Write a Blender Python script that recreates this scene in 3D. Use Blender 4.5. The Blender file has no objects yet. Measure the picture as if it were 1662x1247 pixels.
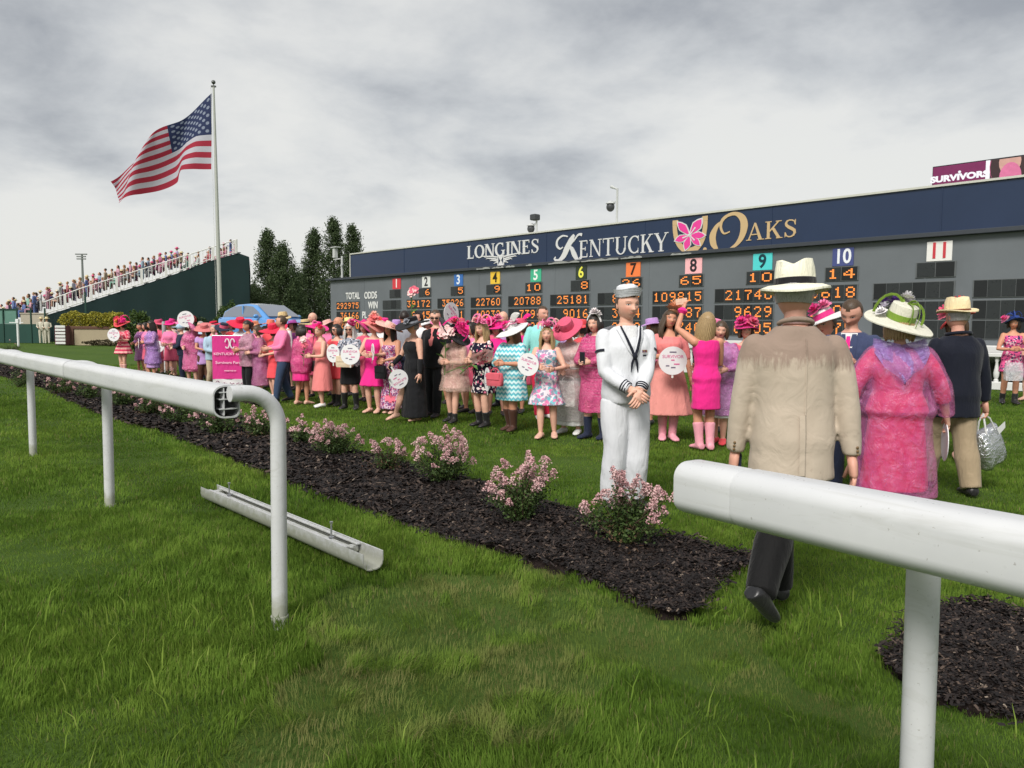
import bpy, math, random
import numpy as np
from mathutils import Vector, Matrix, Euler
from mathutils import noise as mnoise
R = math.radians
sc = bpy.context.scene
COL = sc.collection
# ------------------------------------------------------------------ camera
PW, PH, FPX, CAMH = 1662.0, 1247.0, 1248.0, 1.48
PITCH, ROLL = R(-4.27), R(0.4)
cam_d = bpy.data.cameras.new('camera'); cam = bpy.data.objects.new('camera', cam_d); COL.objects.link(cam)
cam_d.sensor_width = 36.0; cam_d.lens = FPX / PW * 36.0; cam_d.clip_start = 0.05; cam_d.clip_end = 3000
CAMR = Matrix.Rotation(R(90) + PITCH, 3, 'X') @ Matrix.Rotation(ROLL, 3, 'Z')
cam.matrix_world = Matrix.Translation((0, 0, CAMH)) @ CAMR.to_4x4()
sc.camera = cam
# ------------------------------------------------------------------ sky
SUN_EL, SUN_AZ = R(46), R(205)
world = bpy.data.worlds.new('World'); sc.world = world; world.use_nodes = True
def build_world():
    nt = world.node_tree; nt.nodes.clear(); L = nt.links.new
    def N(t, **k):
        n = nt.nodes.new(t)
        for a, b in k.items(): setattr(n, a, b)
        return n
    def math_(op, a, b=None, clamp=False):
        n = N('ShaderNodeMath', operation=op, use_clamp=clamp)
        for i, v in enumerate((a, b)):
            if v is None: continue
            if isinstance(v, (int, float)): n.inputs[i].default_value = v
            else: L(v, n.inputs[i])
        return n.outputs[0]
    out = N('ShaderNodeOutputWorld'); mix = N('ShaderNodeMixShader')
    sky = N('ShaderNodeTexSky'); sky.sky_type = 'NISHITA'; sky.sun_disc = False
    sky.sun_elevation = SUN_EL; sky.sun_rotation = SUN_AZ; sky.dust_density = 3
    b1 = N('ShaderNodeBackground'); b1.inputs[1].default_value = 0.1; L(sky.outputs[0], b1.inputs[0])
    tc = N('ShaderNodeTexCoord'); sp = N('ShaderNodeSeparateXYZ'); L(tc.outputs['Generated'], sp.inputs[0])
    z = math_('MAXIMUM', sp.outputs[2], 0.0)
    den = math_('ADD', z, 0.30)
    cx = math_('DIVIDE', sp.outputs[0], den); cy = math_('DIVIDE', sp.outputs[1], den)
    cmb = N('ShaderNodeCombineXYZ'); L(cx, cmb.inputs[0]); L(cy, cmb.inputs[1])
    mp = N('ShaderNodeMapping'); mp.inputs['Location'].default_value = (CLX, CLY, 0.0); mp.inputs['Rotation'].default_value = (0, 0, R(-24)); mp.inputs['Scale'].default_value = (0.95, 1.05, 1)
    L(cmb.outputs[0], mp.inputs[0])
    def noise(scale, detail, rough, dist, vec=None):
        n = N('ShaderNodeTexNoise'); n.inputs['Scale'].default_value = scale; n.inputs['Detail'].default_value = detail
        n.inputs['Roughness'].default_value = rough; n.inputs['Distortion'].default_value = dist
        L(vec if vec else mp.outputs[0], n.inputs['Vector']); return n.outputs[0]
    big = noise(0.85, 1, 0.45, 0.3); mid = noise(2.3, 6, 0.55, 0.25); fine = noise(6.0, 5, 0.6, 0.0)
    v = math_('ADD', math_('MULTIPLY', big, 1.25), math_('ADD', math_('MULTIPLY', mid, 0.80), math_('MULTIPLY', fine, 0.24)))
    # thick deck above, thinning to a bright band towards the horizon all round
    el = N('ShaderNodeMapRange'); el.inputs[1].default_value = 0.02; el.inputs[2].default_value = 0.36; el.inputs[3].default_value = 0.42; el.inputs[4].default_value = -0.12
    L(z, el.inputs[0])
    v = math_('ADD', v, el.outputs[0])
    rp = N('ShaderNodeValToRGB'); cr = rp.color_ramp
    cr.elements[0].position = 0.0; cr.elements[0].color = (0.116, 0.124, 0.135, 1)
    cr.elements[1].position = 1.0; cr.elements[1].color = (0.322, 0.321, 0.308, 1)
    for p, c in ((0.25, (0.150, 0.157, 0.167, 1)), (0.5, (0.232, 0.238, 0.242, 1)), (0.7, (0.292, 0.294, 0.289, 1)), (0.85, (0.320, 0.319, 0.308, 1))):
        e = cr.elements.new(p); e.color = c
    nv = N('ShaderNodeMapRange'); nv.inputs[1].default_value = 0.77; nv.inputs[2].default_value = 1.43; L(v, nv.inputs[0])
    L(nv.outputs[0], rp.inputs[0])
    b2 = N('ShaderNodeBackground'); b2.inputs[1].default_value = 1.0; L(rp.outputs[0], b2.inputs[0])
    mix.inputs[0].default_value = 0.95; L(b1.outputs[0], mix.inputs[1]); L(b2.outputs[0], mix.inputs[2])
    L(mix.outputs[0], out.inputs[0])
CLX, CLY = -7.4, 0.6
build_world()
world.cycles.sampling_method = 'MANUAL'; world.cycles.sample_map_resolution = 256
sun_d = bpy.data.lights.new('sun', 'SUN'); sun_d.energy = 1.5; sun_d.angle = R(24); sun_d.color = (1.0, 0.97, 0.92)
sun = bpy.data.objects.new('sun', sun_d); COL.objects.link(sun)
_sd = Vector((math.sin(SUN_AZ) * math.cos(SUN_EL), math.cos(SUN_AZ) * math.cos(SUN_EL), math.sin(SUN_EL)))
sun.rotation_euler = _sd.to_track_quat('Z', 'Y').to_euler(); sun.location = (0, 0, 40)
sc.view_settings.view_transform = 'Standard'; sc.view_settings.look = 'None'; sc.view_settings.gamma = 1.0
sc.view_settings.exposure = 1.32
sc.render.engine = 'CYCLES'; sc.cycles.max_bounces = 4; sc.cycles.diffuse_bounces = 2; sc.cycles.transparent_max_bounces = 8
# ------------------------------------------------------------------ pixel <-> place
CAMP = Vector((0, 0, CAMH))
def ray(px, py):
    return (CAMR @ Vector(((px - PW / 2) / FPX, -(py - PH / 2) / FPX, -1.0)))
def G(px, py, z=0.0):
    d = ray(px, py); return CAMP + d * ((z - CAMH) / d.z)
def AT(px, py, Y):
    d = ray(px, py); return CAMP + d * (Y / d.y)
def PX(p):
    q = CAMR.transposed() @ (Vector(p) - CAMP); return (PW / 2 + FPX * q.x / -q.z, PH / 2 - FPX * q.y / -q.z)
def S(r, g, b):
    return tuple(((c / 255) / 12.92 if c / 255 <= 0.04045 else ((c / 255 + 0.055) / 1.055) ** 2.4) for c in (r, g, b))
# ------------------------------------------------------------------ materials
MATS = {}
class NT:
    def __init__(self, name):
        self.m = bpy.data.materials.new(name); self.m.use_nodes = True; self.nt = self.m.node_tree; self.nt.nodes.clear()
        self.out = self.n('ShaderNodeOutputMaterial'); self.p = self.n('ShaderNodeBsdfPrincipled')
        self.l(self.p.outputs[0], self.out.inputs[0])
        self._tc = None
    def n(self, t, **k):
        x = self.nt.nodes.new(t)
        for a, b in k.items(): setattr(x, a, b)
        return x
    def l(self, a, b): self.nt.links.new(a, b)
    def setin(self, sock, v):
        if isinstance(v, bpy.types.NodeSocket): self.l(v, sock)
        elif isinstance(v, tuple) and len(v) == 3 and sock.type == 'RGBA': sock.default_value = (*v, 1)
        else: sock.default_value = v
    def math(self, op, a, b=None, c=None, clamp=False):
        x = self.n('ShaderNodeMath', operation=op, use_clamp=clamp)
        for i, v in enumerate((a, b, c)):
            if v is not None: self.setin(x.inputs[i], v)
        return x.outputs[0]
    def tc(self, kind='Object'):
        if self._tc is None: self._tc = self.n('ShaderNodeTexCoord')
        return self._tc.outputs[kind]
    def pos(self): return self.n('ShaderNodeNewGeometry').outputs['Position']
    def noise(self, scale, detail=4, rough=0.55, dist=0.0, vec=None, out=0):
        x = self.n('ShaderNodeTexNoise'); x.inputs['Scale'].default_value = scale; x.inputs['Detail'].default_value = detail
        x.inputs['Roughness'].default_value = rough; x.inputs['Distortion'].default_value = dist
        self.l(vec if vec is not None else self.tc(), x.inputs['Vector']); return x.outputs[out]
    def scale(self, vec, s):
        x = self.n('ShaderNodeMapping'); x.inputs['Scale'].default_value = s; self.l(vec, x.inputs[0]); return x.outputs[0]
    def ramp(self, fac, stops, interp='LINEAR'):
        x = self.n('ShaderNodeValToRGB'); cr = x.color_ramp; cr.interpolation = interp
        while len(cr.elements) < len(stops): cr.elements.new(0.5)
        for e, (p, c) in zip(cr.elements, stops): e.position = p; e.color = (*c, 1) if len(c) == 3 else c
        self.l(fac, x.inputs[0]); return x.outputs[0]
    def mix(self, fac, a, b, blend='MIX'):
        x = self.n('ShaderNodeMix', data_type='RGBA', blend_type=blend)
        self.setin(x.inputs[0], fac); self.setin(x.inputs[6], a); self.setin(x.inputs[7], b); return x.outputs[2]
    def bump(self, h, strength=0.3, dist=0.01, prev=None):
        x = self.n('ShaderNodeBump'); x.inputs['Strength'].default_value = strength; x.inputs['Distance'].default_value = dist
        self.l(h, x.inputs['Height'])
        if prev is not None: self.l(prev, x.inputs['Normal'])
        self.l(x.outputs[0], self.p.inputs['Normal']); return x.outputs[0]
    def set(self, **k):
        names = dict(color='Base Color', rough='Roughness', metal='Metallic', alpha='Alpha', spec='Specular IOR Level', coat='Coat Weight', sub='Subsurface Weight', trans='Transmission Weight', sheen='Sheen Weight', emit='Emission Color', estr='Emission Strength')
        for a, v in k.items(): self.setin(self.p.inputs[names[a]], v)
def mat(name, col, rough=0.6, var=0.12, scale=6.0, bump=0.0, bscale=40.0, spec=0.3, metal=0.0, alpha=1.0, coat=0.0, fine=0.05, sheen=0.0, world=False):
    if name in MATS: return MATS[name]
    t = NT(name); v = t.pos() if world else t.tc()
    n1 = t.noise(scale, 5, 0.6, 0.2, v); n2 = t.noise(scale * 11, 3, 0.6, 0.0, v)
    f = t.math('ADD', t.math('MULTIPLY', t.math('SUBTRACT', n1, 0.5), 2 * var), t.math('MULTIPLY', t.math('SUBTRACT', n2, 0.5), 2 * fine))
    f = t.math('ADD', f, 1.0)
    vm = t.n('ShaderNodeVectorMath', operation='SCALE'); vm.inputs[0].default_value = col; t.l(f, vm.inputs['Scale'])
    t.set(color=vm.outputs[0], rough=t.math('ADD', t.math('MULTIPLY', n1, 0.2), rough - 0.1), metal=metal, spec=spec, coat=coat, alpha=alpha, sheen=sheen)
    if bump: t.bump(t.noise(bscale, 4, 0.6, 0.0, v), bump, 0.01)
    MATS[name] = t.m; return t.m
def emit_mat(name, col, strength):
    if name in MATS: return MATS[name]
    t = NT(name); n = t.noise(9, 2)
    t.set(color=(0, 0, 0), rough=0.5, emit=col, estr=t.math('MULTIPLY', strength, t.math('ADD', 0.8, t.math('MULTIPLY', n, 0.4))))
    MATS[name] = t.m; return t.m
# ------------------------------------------------------------------ mesh builder
class MB:
    def __init__(self): self.v = []; self.f = []; self.mi = []; self.cur = 0
    def add(self, vs, fs, M=None):
        o = len(self.v)
        self.v += [tuple(M @ Vector(p)) for p in vs] if M is not None else [tuple(p) for p in vs]
        self.f += [tuple(i + o for i in q) for q in fs]; self.mi += [self.cur] * len(fs); return self
    def box(self, c, s, rz=0.0, M=None, bev=0.0):
        x, y, z = s[0] / 2, s[1] / 2, s[2] / 2
        T = Matrix.Translation(c) @ Matrix.Rotation(rz, 4, 'Z')
        if M is not None: T = M @ T
        if bev <= 0:
            vs = [(-x, -y, -z), (x, -y, -z), (x, y, -z), (-x, y, -z), (-x, -y, z), (x, -y, z), (x, y, z), (-x, y, z)]
            return self.add(vs, [(3, 2, 1, 0), (4, 5, 6, 7), (0, 1, 5, 4), (1, 2, 6, 5), (2, 3, 7, 6), (3, 0, 4, 7)], T)
        b = min(bev, x * .49, y * .49, z * .49); vs = []
        for sz in (-1, 1):
            for k in ((1, 0), (0, 1)):
                ex, ez = (x - b, z) if k[0] else (x, z - b)
                ey = y - b if k[0] else y
                vs += [(-ex, -ey, sz * ez), (ex, -ey, sz * ez), (ex, ey, sz * ez), (-ex, ey, sz * ez)]
        # rings: 0 bottom cap,1 bottom side,2 top cap,3 top side  -> order cap, side, side, cap
        fs = [(3, 2, 1, 0), (8, 9, 10, 11)]
        for a, c2 in ((0, 4), (4, 12), (12, 8)):
            for i in range(4): fs.append((a + i, a + (i + 1) % 4, c2 + (i + 1) % 4, c2 + i))
        return self.add(vs, fs, T)
    def rings(self, rings, cap=True, closed=True, M=None):
        n = len(rings[0]); vs = [p for r in rings for p in r]; fs = []
        for i in range(len(rings) - 1):
            for j in range(n if closed else n - 1):
                k = (j + 1) % n
                fs.append((i * n + j, i * n + k, (i + 1) * n + k, (i + 1) * n + j))
        if cap and closed:
            fs.append(tuple(range(n - 1, -1, -1))); m = (len(rings) - 1) * n; fs.append(tuple(m + j for j in range(n)))
        return self.add(vs, fs, M)
    def tube(self, pts, rad, n=10, M=None, cap=True, flat=1.0, up=None):
        pts = [Vector(p) for p in pts]; m = len(pts)
        if not hasattr(rad, '__len__'): rad = [rad] * m
        rs = []; pu = None
        for i, p in enumerate(pts):
            t = (pts[min(i + 1, m - 1)] - pts[max(i - 1, 0)])
            if t.length < 1e-9: t = Vector((0, 0, 1))
            t.normalize()
            if pu is None:
                a = Vector(up) if up is not None else (Vector((0, 0, 1)) if abs(t.z) < 0.9 else Vector((0, 1, 0)))
            else: a = pu
            u = (a - t * a.dot(t))
            if u.length < 1e-6: u = t.orthogonal()
            u.normalize(); pu = u; w = t.cross(u)
            rs.append([p + (u * math.cos(2 * math.pi * j / n) * flat + w * math.sin(2 * math.pi * j / n)) * rad[i] for j in range(n)])
        return self.rings(rs, cap, True, M)
    def ell(self, c, r, nu=12, nv=8, M=None):
        T = Matrix.Translation(c)
        if M is not None: T = M @ T
        vs = [(0, 0, -r[2])]; fs = []
        for i in range(1, nv):
            a = math.pi * i / nv - math.pi / 2
            for j in range(nu):
                b = 2 * math.pi * j / nu; vs.append((r[0] * math.cos(a) * math.cos(b), r[1] * math.cos(a) * math.sin(b), r[2] * math.sin(a)))
        vs.append((0, 0, r[2])); top = len(vs) - 1
        for j in range(nu):
            k = (j + 1) % nu; fs.append((0, 1 + k, 1 + j)); fs.append((top, 1 + (nv - 2) * nu + j, 1 + (nv - 2) * nu + k))
            for i in range(nv - 2): fs.append((1 + i * nu + j, 1 + i * nu + k, 1 + (i + 1) * nu + k, 1 + (i + 1) * nu + j))
        return self.add(vs, fs, T)
    def prism(self, poly, y0, y1, M=None):
        """outline in (x,z), thickness along y (front = y0)"""
        n = len(poly); vs = [(p[0], y0, p[1]) for p in poly] + [(p[0], y1, p[1]) for p in poly]
        fs = [tuple(range(n)), tuple(range(2 * n - 1, n - 1, -1))] + [(i, n + i, n + (i + 1) % n, (i + 1) % n) for i in range(n)]
        return self.add(vs, fs, M)
    def build(self, name, m, parent=None, smooth=True, angle=40):
        me = bpy.data.meshes.new(name); me.from_pydata(self.v, [], self.f)
        ms = m if isinstance(m, (list, tuple)) else [m]
        for x in ms: me.materials.append(x)
        if len(ms) > 1: me.polygons.foreach_set('material_index', self.mi)
        me.validate(); 
        if smooth:
            me.polygons.foreach_set('use_smooth', [True] * len(me.polygons))
            if angle: 
                try: me.set_sharp_from_angle(angle=R(angle))
                except Exception: pass
        o = bpy.data.objects.new(name, me); COL.objects.link(o)
        if parent is not None: o.parent = parent
        return o
def mesh_np(name, V, Fs, m, parent=None, smooth=False, attrs=None):
    """V (n,3), Fs (k,3 or 4) uniform faces"""
    me = bpy.data.meshes.new(name); V = np.asarray(V, np.float32); Fs = np.asarray(Fs, np.int32); k = Fs.shape[1]
    me.vertices.add(len(V)); me.vertices.foreach_set('co', V.ravel())
    me.loops.add(Fs.size); me.loops.foreach_set('vertex_index', Fs.ravel())
    me.polygons.add(len(Fs)); me.polygons.foreach_set('loop_start', np.arange(0, Fs.size, k, dtype=np.int32))
    if smooth: me.polygons.foreach_set('use_smooth', np.ones(len(Fs), bool))
    for x in (m if isinstance(m, (list, tuple)) else [m]): me.materials.append(x)
    for a, d in (attrs or {}).items():
        if d.ndim == 1: at = me.attributes.new(a, 'FLOAT', 'POINT'); at.data.foreach_set('value', d.astype(np.float32))
        else: at = me.attributes.new(a, 'FLOAT_VECTOR', 'POINT'); at.data.foreach_set('vector', d.astype(np.float32).ravel())
    me.update(calc_edges=True)
    o = bpy.data.objects.new(name, me); COL.objects.link(o)
    if parent is not None: o.parent = parent
    return o
def tag(o, label=None, cat=None, group=None, kind=None):
    if label: o['label'] = label
    if cat: o['category'] = cat
    if group: o['group'] = group
    if kind: o['kind'] = kind
    return o
def empty(name, loc=(0, 0, 0), rz=0.0, label=None, cat=None, group=None):
    o = bpy.data.objects.new(name, None); COL.objects.link(o); o.location = loc; o.rotation_euler = (0, 0, rz); o.empty_display_size = 0.2
    return tag(o, label, cat, group)
def text_mesh(name, s, size, m, parent=None, bold=0.0, ext=0.004, M=None, xs=1.0, align='CENTER'):
    cu = bpy.data.curves.new(name, 'FONT'); cu.body = s; cu.size = size; cu.extrude = ext; cu.offset = bold; cu.align_x = align; cu.align_y = 'CENTER'; cu.resolution_u = 4
    t = bpy.data.objects.new('tmp', cu); COL.objects.link(t)
    me = bpy.data.meshes.new_from_object(t.evaluated_get(bpy.context.evaluated_depsgraph_get())); me.name = name
    bpy.data.objects.remove(t)
    T = Matrix.Rotation(R(90), 4, 'X') @ Matrix.Diagonal((xs, 1, 1, 1))
    if M is not None: T = M @ T
    me.transform(T); me.materials.clear(); me.materials.append(m)
    o = bpy.data.objects.new(name, me); COL.objects.link(o)
    if parent is not None: o.parent = parent
    return o
def in_poly(x, y, poly):
    c = np.zeros(len(x), bool); n = len(poly); j = n - 1
    for i in range(n):
        xi, yi = poly[i]; xj, yj = poly[j]
        if yi != yj:
            c ^= ((yi > y) != (yj > y)) & (x < (xj - xi) * (y - yi) / (yj - yi) + xi)
        j = i
    return c
def vnoise(x, y, s, seed=0):
    """cheap smooth value noise, numpy"""
    rs = np.random.RandomState(seed); T = rs.rand(256, 256); x = x * s + 100.3; y = y * s + 77.7
    xi = np.floor(x).astype(int); yi = np.floor(y).astype(int); fx = x - xi; fy = y - yi
    fx = fx * fx * (3 - 2 * fx); fy = fy * fy * (3 - 2 * fy)
    a = T[xi % 256, yi % 256]; b = T[(xi + 1) % 256, yi % 256]; c = T[xi % 256, (yi + 1) % 256]; d = T[(xi + 1) % 256, (yi + 1) % 256]
    return a * (1 - fx) * (1 - fy) + b * fx * (1 - fy) + c * (1 - fx) * fy + d * fx * fy
# directions shared by rail, beds, crowd and board
ALONG = Vector((0.693, -0.721, 0)).normalized()      # towards the right and near
BACK = Vector((0.721, 0.693, 0)).normalized()        # from the track to the board
# ================================================================== SETTING: ground, beds
def px_poly(l): return [tuple(G(*q)[:2]) for q in l]
BED_A = px_poly([(-60, 592), (0, 609), (69, 629), (173, 675), (260, 699), (346, 733), (447, 774), (520, 801), (600, 830), (700, 868), (790, 893), (855, 912), (925, 926), (1000, 957), (1060, 985), (1108, 1003), (1135, 978), (1165, 947), (1200, 921), (1228, 906), (1190, 896), (1130, 882), (1060, 868), (985, 848), (914, 828), (840, 806), (769, 786), (661, 757), (594, 742), (480, 708), (380, 680), (280, 652), (150, 617), (40, 590), (-60, 572)])
BED_B = px_poly([(1434, 1082), (1446, 1062), (1475, 1036), (1512, 1003), (1545, 984), (1600, 988), (1700, 1015), (1850, 1062), (1960, 1160), (1900, 1215), (1760, 1192), (1662, 1171), (1590, 1160), (1520, 1146), (1468, 1120)])
BED_C = px_poly([(215, 603), (262, 608), (300, 615), (350, 627), (420, 648), (446, 660), (430, 661), (392, 652), (330, 634), (270, 622), (222, 614)])
BEDS = [BED_A, BED_B, BED_C]
WORN = px_poly([(560, 935), (640, 930), (720, 945), (860, 918), (930, 930), (1000, 960), (1108, 1008), (1200, 1020), (1330, 1080), (1440, 1130), (1520, 1190), (1380, 1260), (1250, 1150), (1120, 1120), (900, 1110), (800, 1180), (560, 1240), (330, 1247), (420, 1140), (560, 1060), (480, 1000), (540, 960)])
def ground_mat():
    t = NT('lawn_ground'); p = t.pos()
    a = t.noise(0.35, 4, 0.6, 0.3, p); b = t.noise(3.0, 5, 0.6, 0.2, p); c = t.noise(60, 4, 0.7, 0.0, p)
    sp = t.n('ShaderNodeSeparateXYZ'); t.l(p, sp.inputs[0])
    u = t.math('ADD', t.math('MULTIPLY', sp.outputs[0], 0.693 * 0.9), t.math('MULTIPLY', sp.outputs[1], 0.721 * 0.9))
    stripe = t.math('SINE', t.math('MULTIPLY', u, 2.6))
    col = t.ramp(t.math('ADD', t.math('MULTIPLY', a, 0.5), t.math('MULTIPLY', b, 0.5)), [(0.3, (0.042, 0.085, 0.014)), (0.5, (0.062, 0.115, 0.019)), (0.7, (0.090, 0.140, 0.027))])
    col = t.mix(t.math('ADD', 0.16, t.math('MULTIPLY', stripe, 0.10)), col, (0.095, 0.165, 0.03))
    col = t.mix(t.math('MULTIPLY', c, 0.45), col, (0.045, 0.062, 0.018))
    t.set(color=col, rough=0.95, spec=0.1)
    t.bump(t.noise(90, 5, 0.7, 0.0, p), 0.8, 0.02); return t.m
def mulch_mat():
    t = NT('mulch'); p = t.pos()
    n = t.noise(45, 6, 0.7, 0.6, t.scale(p, (1, 0.45, 1))); m = t.noise(3, 3, 0.5, 0, p)
    col = t.ramp(n, [(0.3, (0.0065, 0.005, 0.005)), (0.5, (0.017, 0.0125, 0.0115)), (0.68, (0.045, 0.031, 0.026))])
    col = t.mix(t.math('MULTIPLY', m, 0.35), col, (0.04, 0.024, 0.018))
    t.set(color=col, rough=0.9, spec=0.15); t.bump(n, 1.0, 0.03); return t.m
def build_ground():
    gm = ground_mat(); nx = 90
    # one sheet: fine near the camera, reaching the horizon
    xs = np.concatenate([-np.geomspace(900, 8, 22), np.linspace(-7.5, 7.5, 61), np.geomspace(8, 900, 22)])
    ys = np.concatenate([[-300, -60, -20, -8, -3], np.linspace(0, 30, 121), np.geomspace(31, 1500, 26)])
    X, Y = np.meshgrid(xs, ys); x = X.ravel(); y = Y.ravel()
    near = np.clip((32 - np.hypot(x, y)) / 12, 0, 1)
    z = ((vnoise(x, y, 0.9, 3) - 0.5) * 0.05 + (vnoise(x, y, 3.2, 4) - 0.5) * 0.025) * near - 0.02
    nxx = len(xs); i = np.arange((len(ys) - 1) * (nxx - 1)); r = i // (nxx - 1); c = i % (nxx - 1); a = r * nxx + c
    o = mesh_np('ground', np.stack([x, y, z], 1), np.stack([a, a + 1, a + 1 + nxx, a + nxx], 1), gm, smooth=True)
    tag(o, kind='structure')
    mm = mulch_mat(); cm = chip_mat()
    rs = np.random.RandomState(5)
    for bi, bed in enumerate(BEDS):
        b = np.array(bed); x0, y0 = b.min(0); x1, y1 = b.max(0); st = 0.09 if bi < 2 else 0.16
        gx, gy = np.meshgrid(np.arange(x0 - st, x1 + st, st), np.arange(y0 - st, y1 + st, st)); sh = gx.shape
        gx = gx.ravel(); gy = gy.ravel(); ins = in_poly(gx, gy, bed)
        h = 0.035 + (vnoise(gx, gy, 2.3, 8) - 0.5) * 0.05 + (vnoise(gx, gy, 9, 9) - 0.5) * 0.03
        z = np.where(ins, np.maximum(h, 0.012), -0.05)
        nn = sh[1]; i = np.arange((sh[0] - 1) * (nn - 1)); r = i // (nn - 1); c = i % (nn - 1); a = r * nn + c
        Fq = np.stack([a, a + 1, a + 1 + nn, a + nn], 1); keep = ins[Fq].any(1)
        o = mesh_np('mulch_bed', np.stack([gx, gy, z], 1), Fq[keep], mm, smooth=True)
        tag(o, kind='structure')
        # bark chips
        n = [110000, 26000, 4000][bi]
        if bi == 1: cx = rs.uniform(x0, x1, n); cy = rs.uniform(y0, y1, n)
        else:   # along the bed, thinning out with distance
            cy = y0 * (y1 / y0) ** (rs.rand(n) ** 1.5); yy = np.linspace(y0, y1, 60); gb = [gx[ins & (np.abs(gy - v) < st * 3)] for v in yy]
            ok = [k_ for k_, q in enumerate(gb) if len(q)]; lo = np.interp(cy, yy[ok], [gb[k_].min() for k_ in ok]); hi = np.interp(cy, yy[ok], [gb[k_].max() for k_ in ok]); cx = lo - .3 + rs.rand(n) * (hi - lo + .6)
        k = in_poly(cx, cy, bed) | in_poly(cx + rs.normal(size=n) * .05, cy + rs.normal(size=n) * .05, bed); cx = cx[k]; cy = cy[k]; n = len(cx)
        cz = np.maximum(0.035 + (vnoise(cx, cy, 2.3, 8) - 0.5) * 0.05 + (vnoise(cx, cy, 9, 9) - 0.5) * 0.03, 0.012) + rs.uniform(0.0, 0.012, n)
        sc_ = np.clip(np.hypot(cx, cy) / 4.5, 0.8, 2.6)
        an = rs.uniform(0, 6.28, n); ln = rs.gamma(2.2, 0.011, n).clip(0.008, 0.07) * sc_; wd = rs.uniform(0.0025, 0.007, n) * sc_
        t1 = rs.uniform(-0.5, 0.5, n); t2 = rs.uniform(-0.6, 0.6, n)
        dx, dy = np.cos(an), np.sin(an); V = np.empty((n, 4, 3))
        for q, (a_, b_) in enumerate(((-1, -1), (1, -1), (1, 1), (-1, 1))):
            V[:, q, 0] = cx + dx * a_ * ln / 2 - dy * b_ * wd; V[:, q, 1] = cy + dy * a_ * ln / 2 + dx * b_ * wd
            V[:, q, 2] = cz + a_ * t1 * ln / 2 + b_ * t2 * wd
        o = mesh_np('bark_chips', V.reshape(-1, 3), np.arange(n * 4).reshape(n, 4), cm, attrs={'tint': np.repeat(rs.rand(n) ** 3.0, 4)})
        tag(o, ['loose dark bark mulch around the flowering shrubs', 'loose dark bark mulch in the bed under the right rail', 'loose dark bark mulch in the narrow bed before the pink banners'][bi], 'mulch', kind='stuff')
def chip_mat():
    t = NT('bark_chip'); at = t.n('ShaderNodeAttribute'); at.attribute_name = 'tint'
    col = t.ramp(at.outputs['Fac'], [(0.0, (0.008, 0.006, 0.006)), (0.4, (0.026, 0.0185, 0.016)), (0.8, (0.062, 0.043, 0.034)), (0.97, (0.10, 0.07, 0.052)), (1.0, (0.26, 0.21, 0.165))])
    t.set(color=col, rough=0.75, spec=0.3); return t.m
build_ground()

# ================================================================== RAILS
def rail_mat():
    t = NT('white_rail_plastic'); v = t.tc()
    n = t.noise(3, 4, 0.6, 0.2, v); d = t.noise(70, 3, 0.6, 0, v); s = t.noise(5, 5, 0.7, 1.0, t.scale(v, (0.4, 4, 4)))
    dr = t.n('ShaderNodeTexVoronoi'); dr.inputs['Scale'].default_value = 42; t.l(v, dr.inputs['Vector'])
    drop = t.math('LESS_THAN', dr.outputs['Distance'], 0.13)
    col = t.ramp(n, [(0.35, (0.555, 0.56, 0.57)), (0.65, (0.60, 0.605, 0.61))])
    spk = t.math('GREATER_THAN', d, 0.705)
    col = t.mix(t.math('MULTIPLY', spk, 0.5), col, (0.22, 0.20, 0.17))
    col = t.mix(t.math('MULTIPLY', t.math('MULTIPLY', t.math('SUBTRACT', s, 0.5, clamp=True), 3.0, clamp=True), 0.55), col, (0.36, 0.36, 0.32))
    pz = t.n('ShaderNodeSeparateXYZ'); t.l(t.pos(), pz.inputs[0]); st = t.math('MULTIPLY', t.math('DIVIDE', t.math('SUBTRACT', t.math('ADD', 0.06, t.math('MULTIPLY', t.noise(18, 4, .6, .3, v), .16)), pz.outputs[2]), 0.07, clamp=True), 0.55)
    col = t.mix(st, col, (0.20, 0.21, 0.10))
    t.set(color=col, rough=t.math('SUBTRACT', 0.38, t.math('MULTIPLY', drop, 0.3)), spec=0.45)
    t.bump(t.math('ADD', t.math('MULTIPLY', drop, 0.5), t.math('MULTIPLY', t.noise(25, 3, 0.5, 0, v), 0.25)), 0.22, 0.004)
    return t.m
RAILM = rail_mat(); STEEL = mat('galvanised_bolt', (0.45, 0.46, 0.47), 0.4, metal=0.8)
def d_profile(w, h, n=9):
    """rounded front (towards -y), flat open back; returns outline in (y,z), front first"""
    r = 0.045; pts = []
    for (cy, cz, a0, a1) in ((-w / 2 + r * 1.2, -h / 2 + r, -90, -180), (-w / 2 + r * 1.2, h / 2 - r, 180, 90), (w / 2 - 0.03, h / 2 - 0.03, 90, 0), (w / 2 - 0.03, -h / 2 + 0.03, 0, -90)):
        rr = (r * 1.2, r) if cy < 0 else (0.03, 0.03)
        for k in range(n): 
            a = R(a0 + (a1 - a0) * k / (n - 1)); pts.append((cy + rr[0] * math.cos(a), cz + rr[1] * math.sin(a)))
    return pts
RW, RH = 0.125, 0.152
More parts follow.
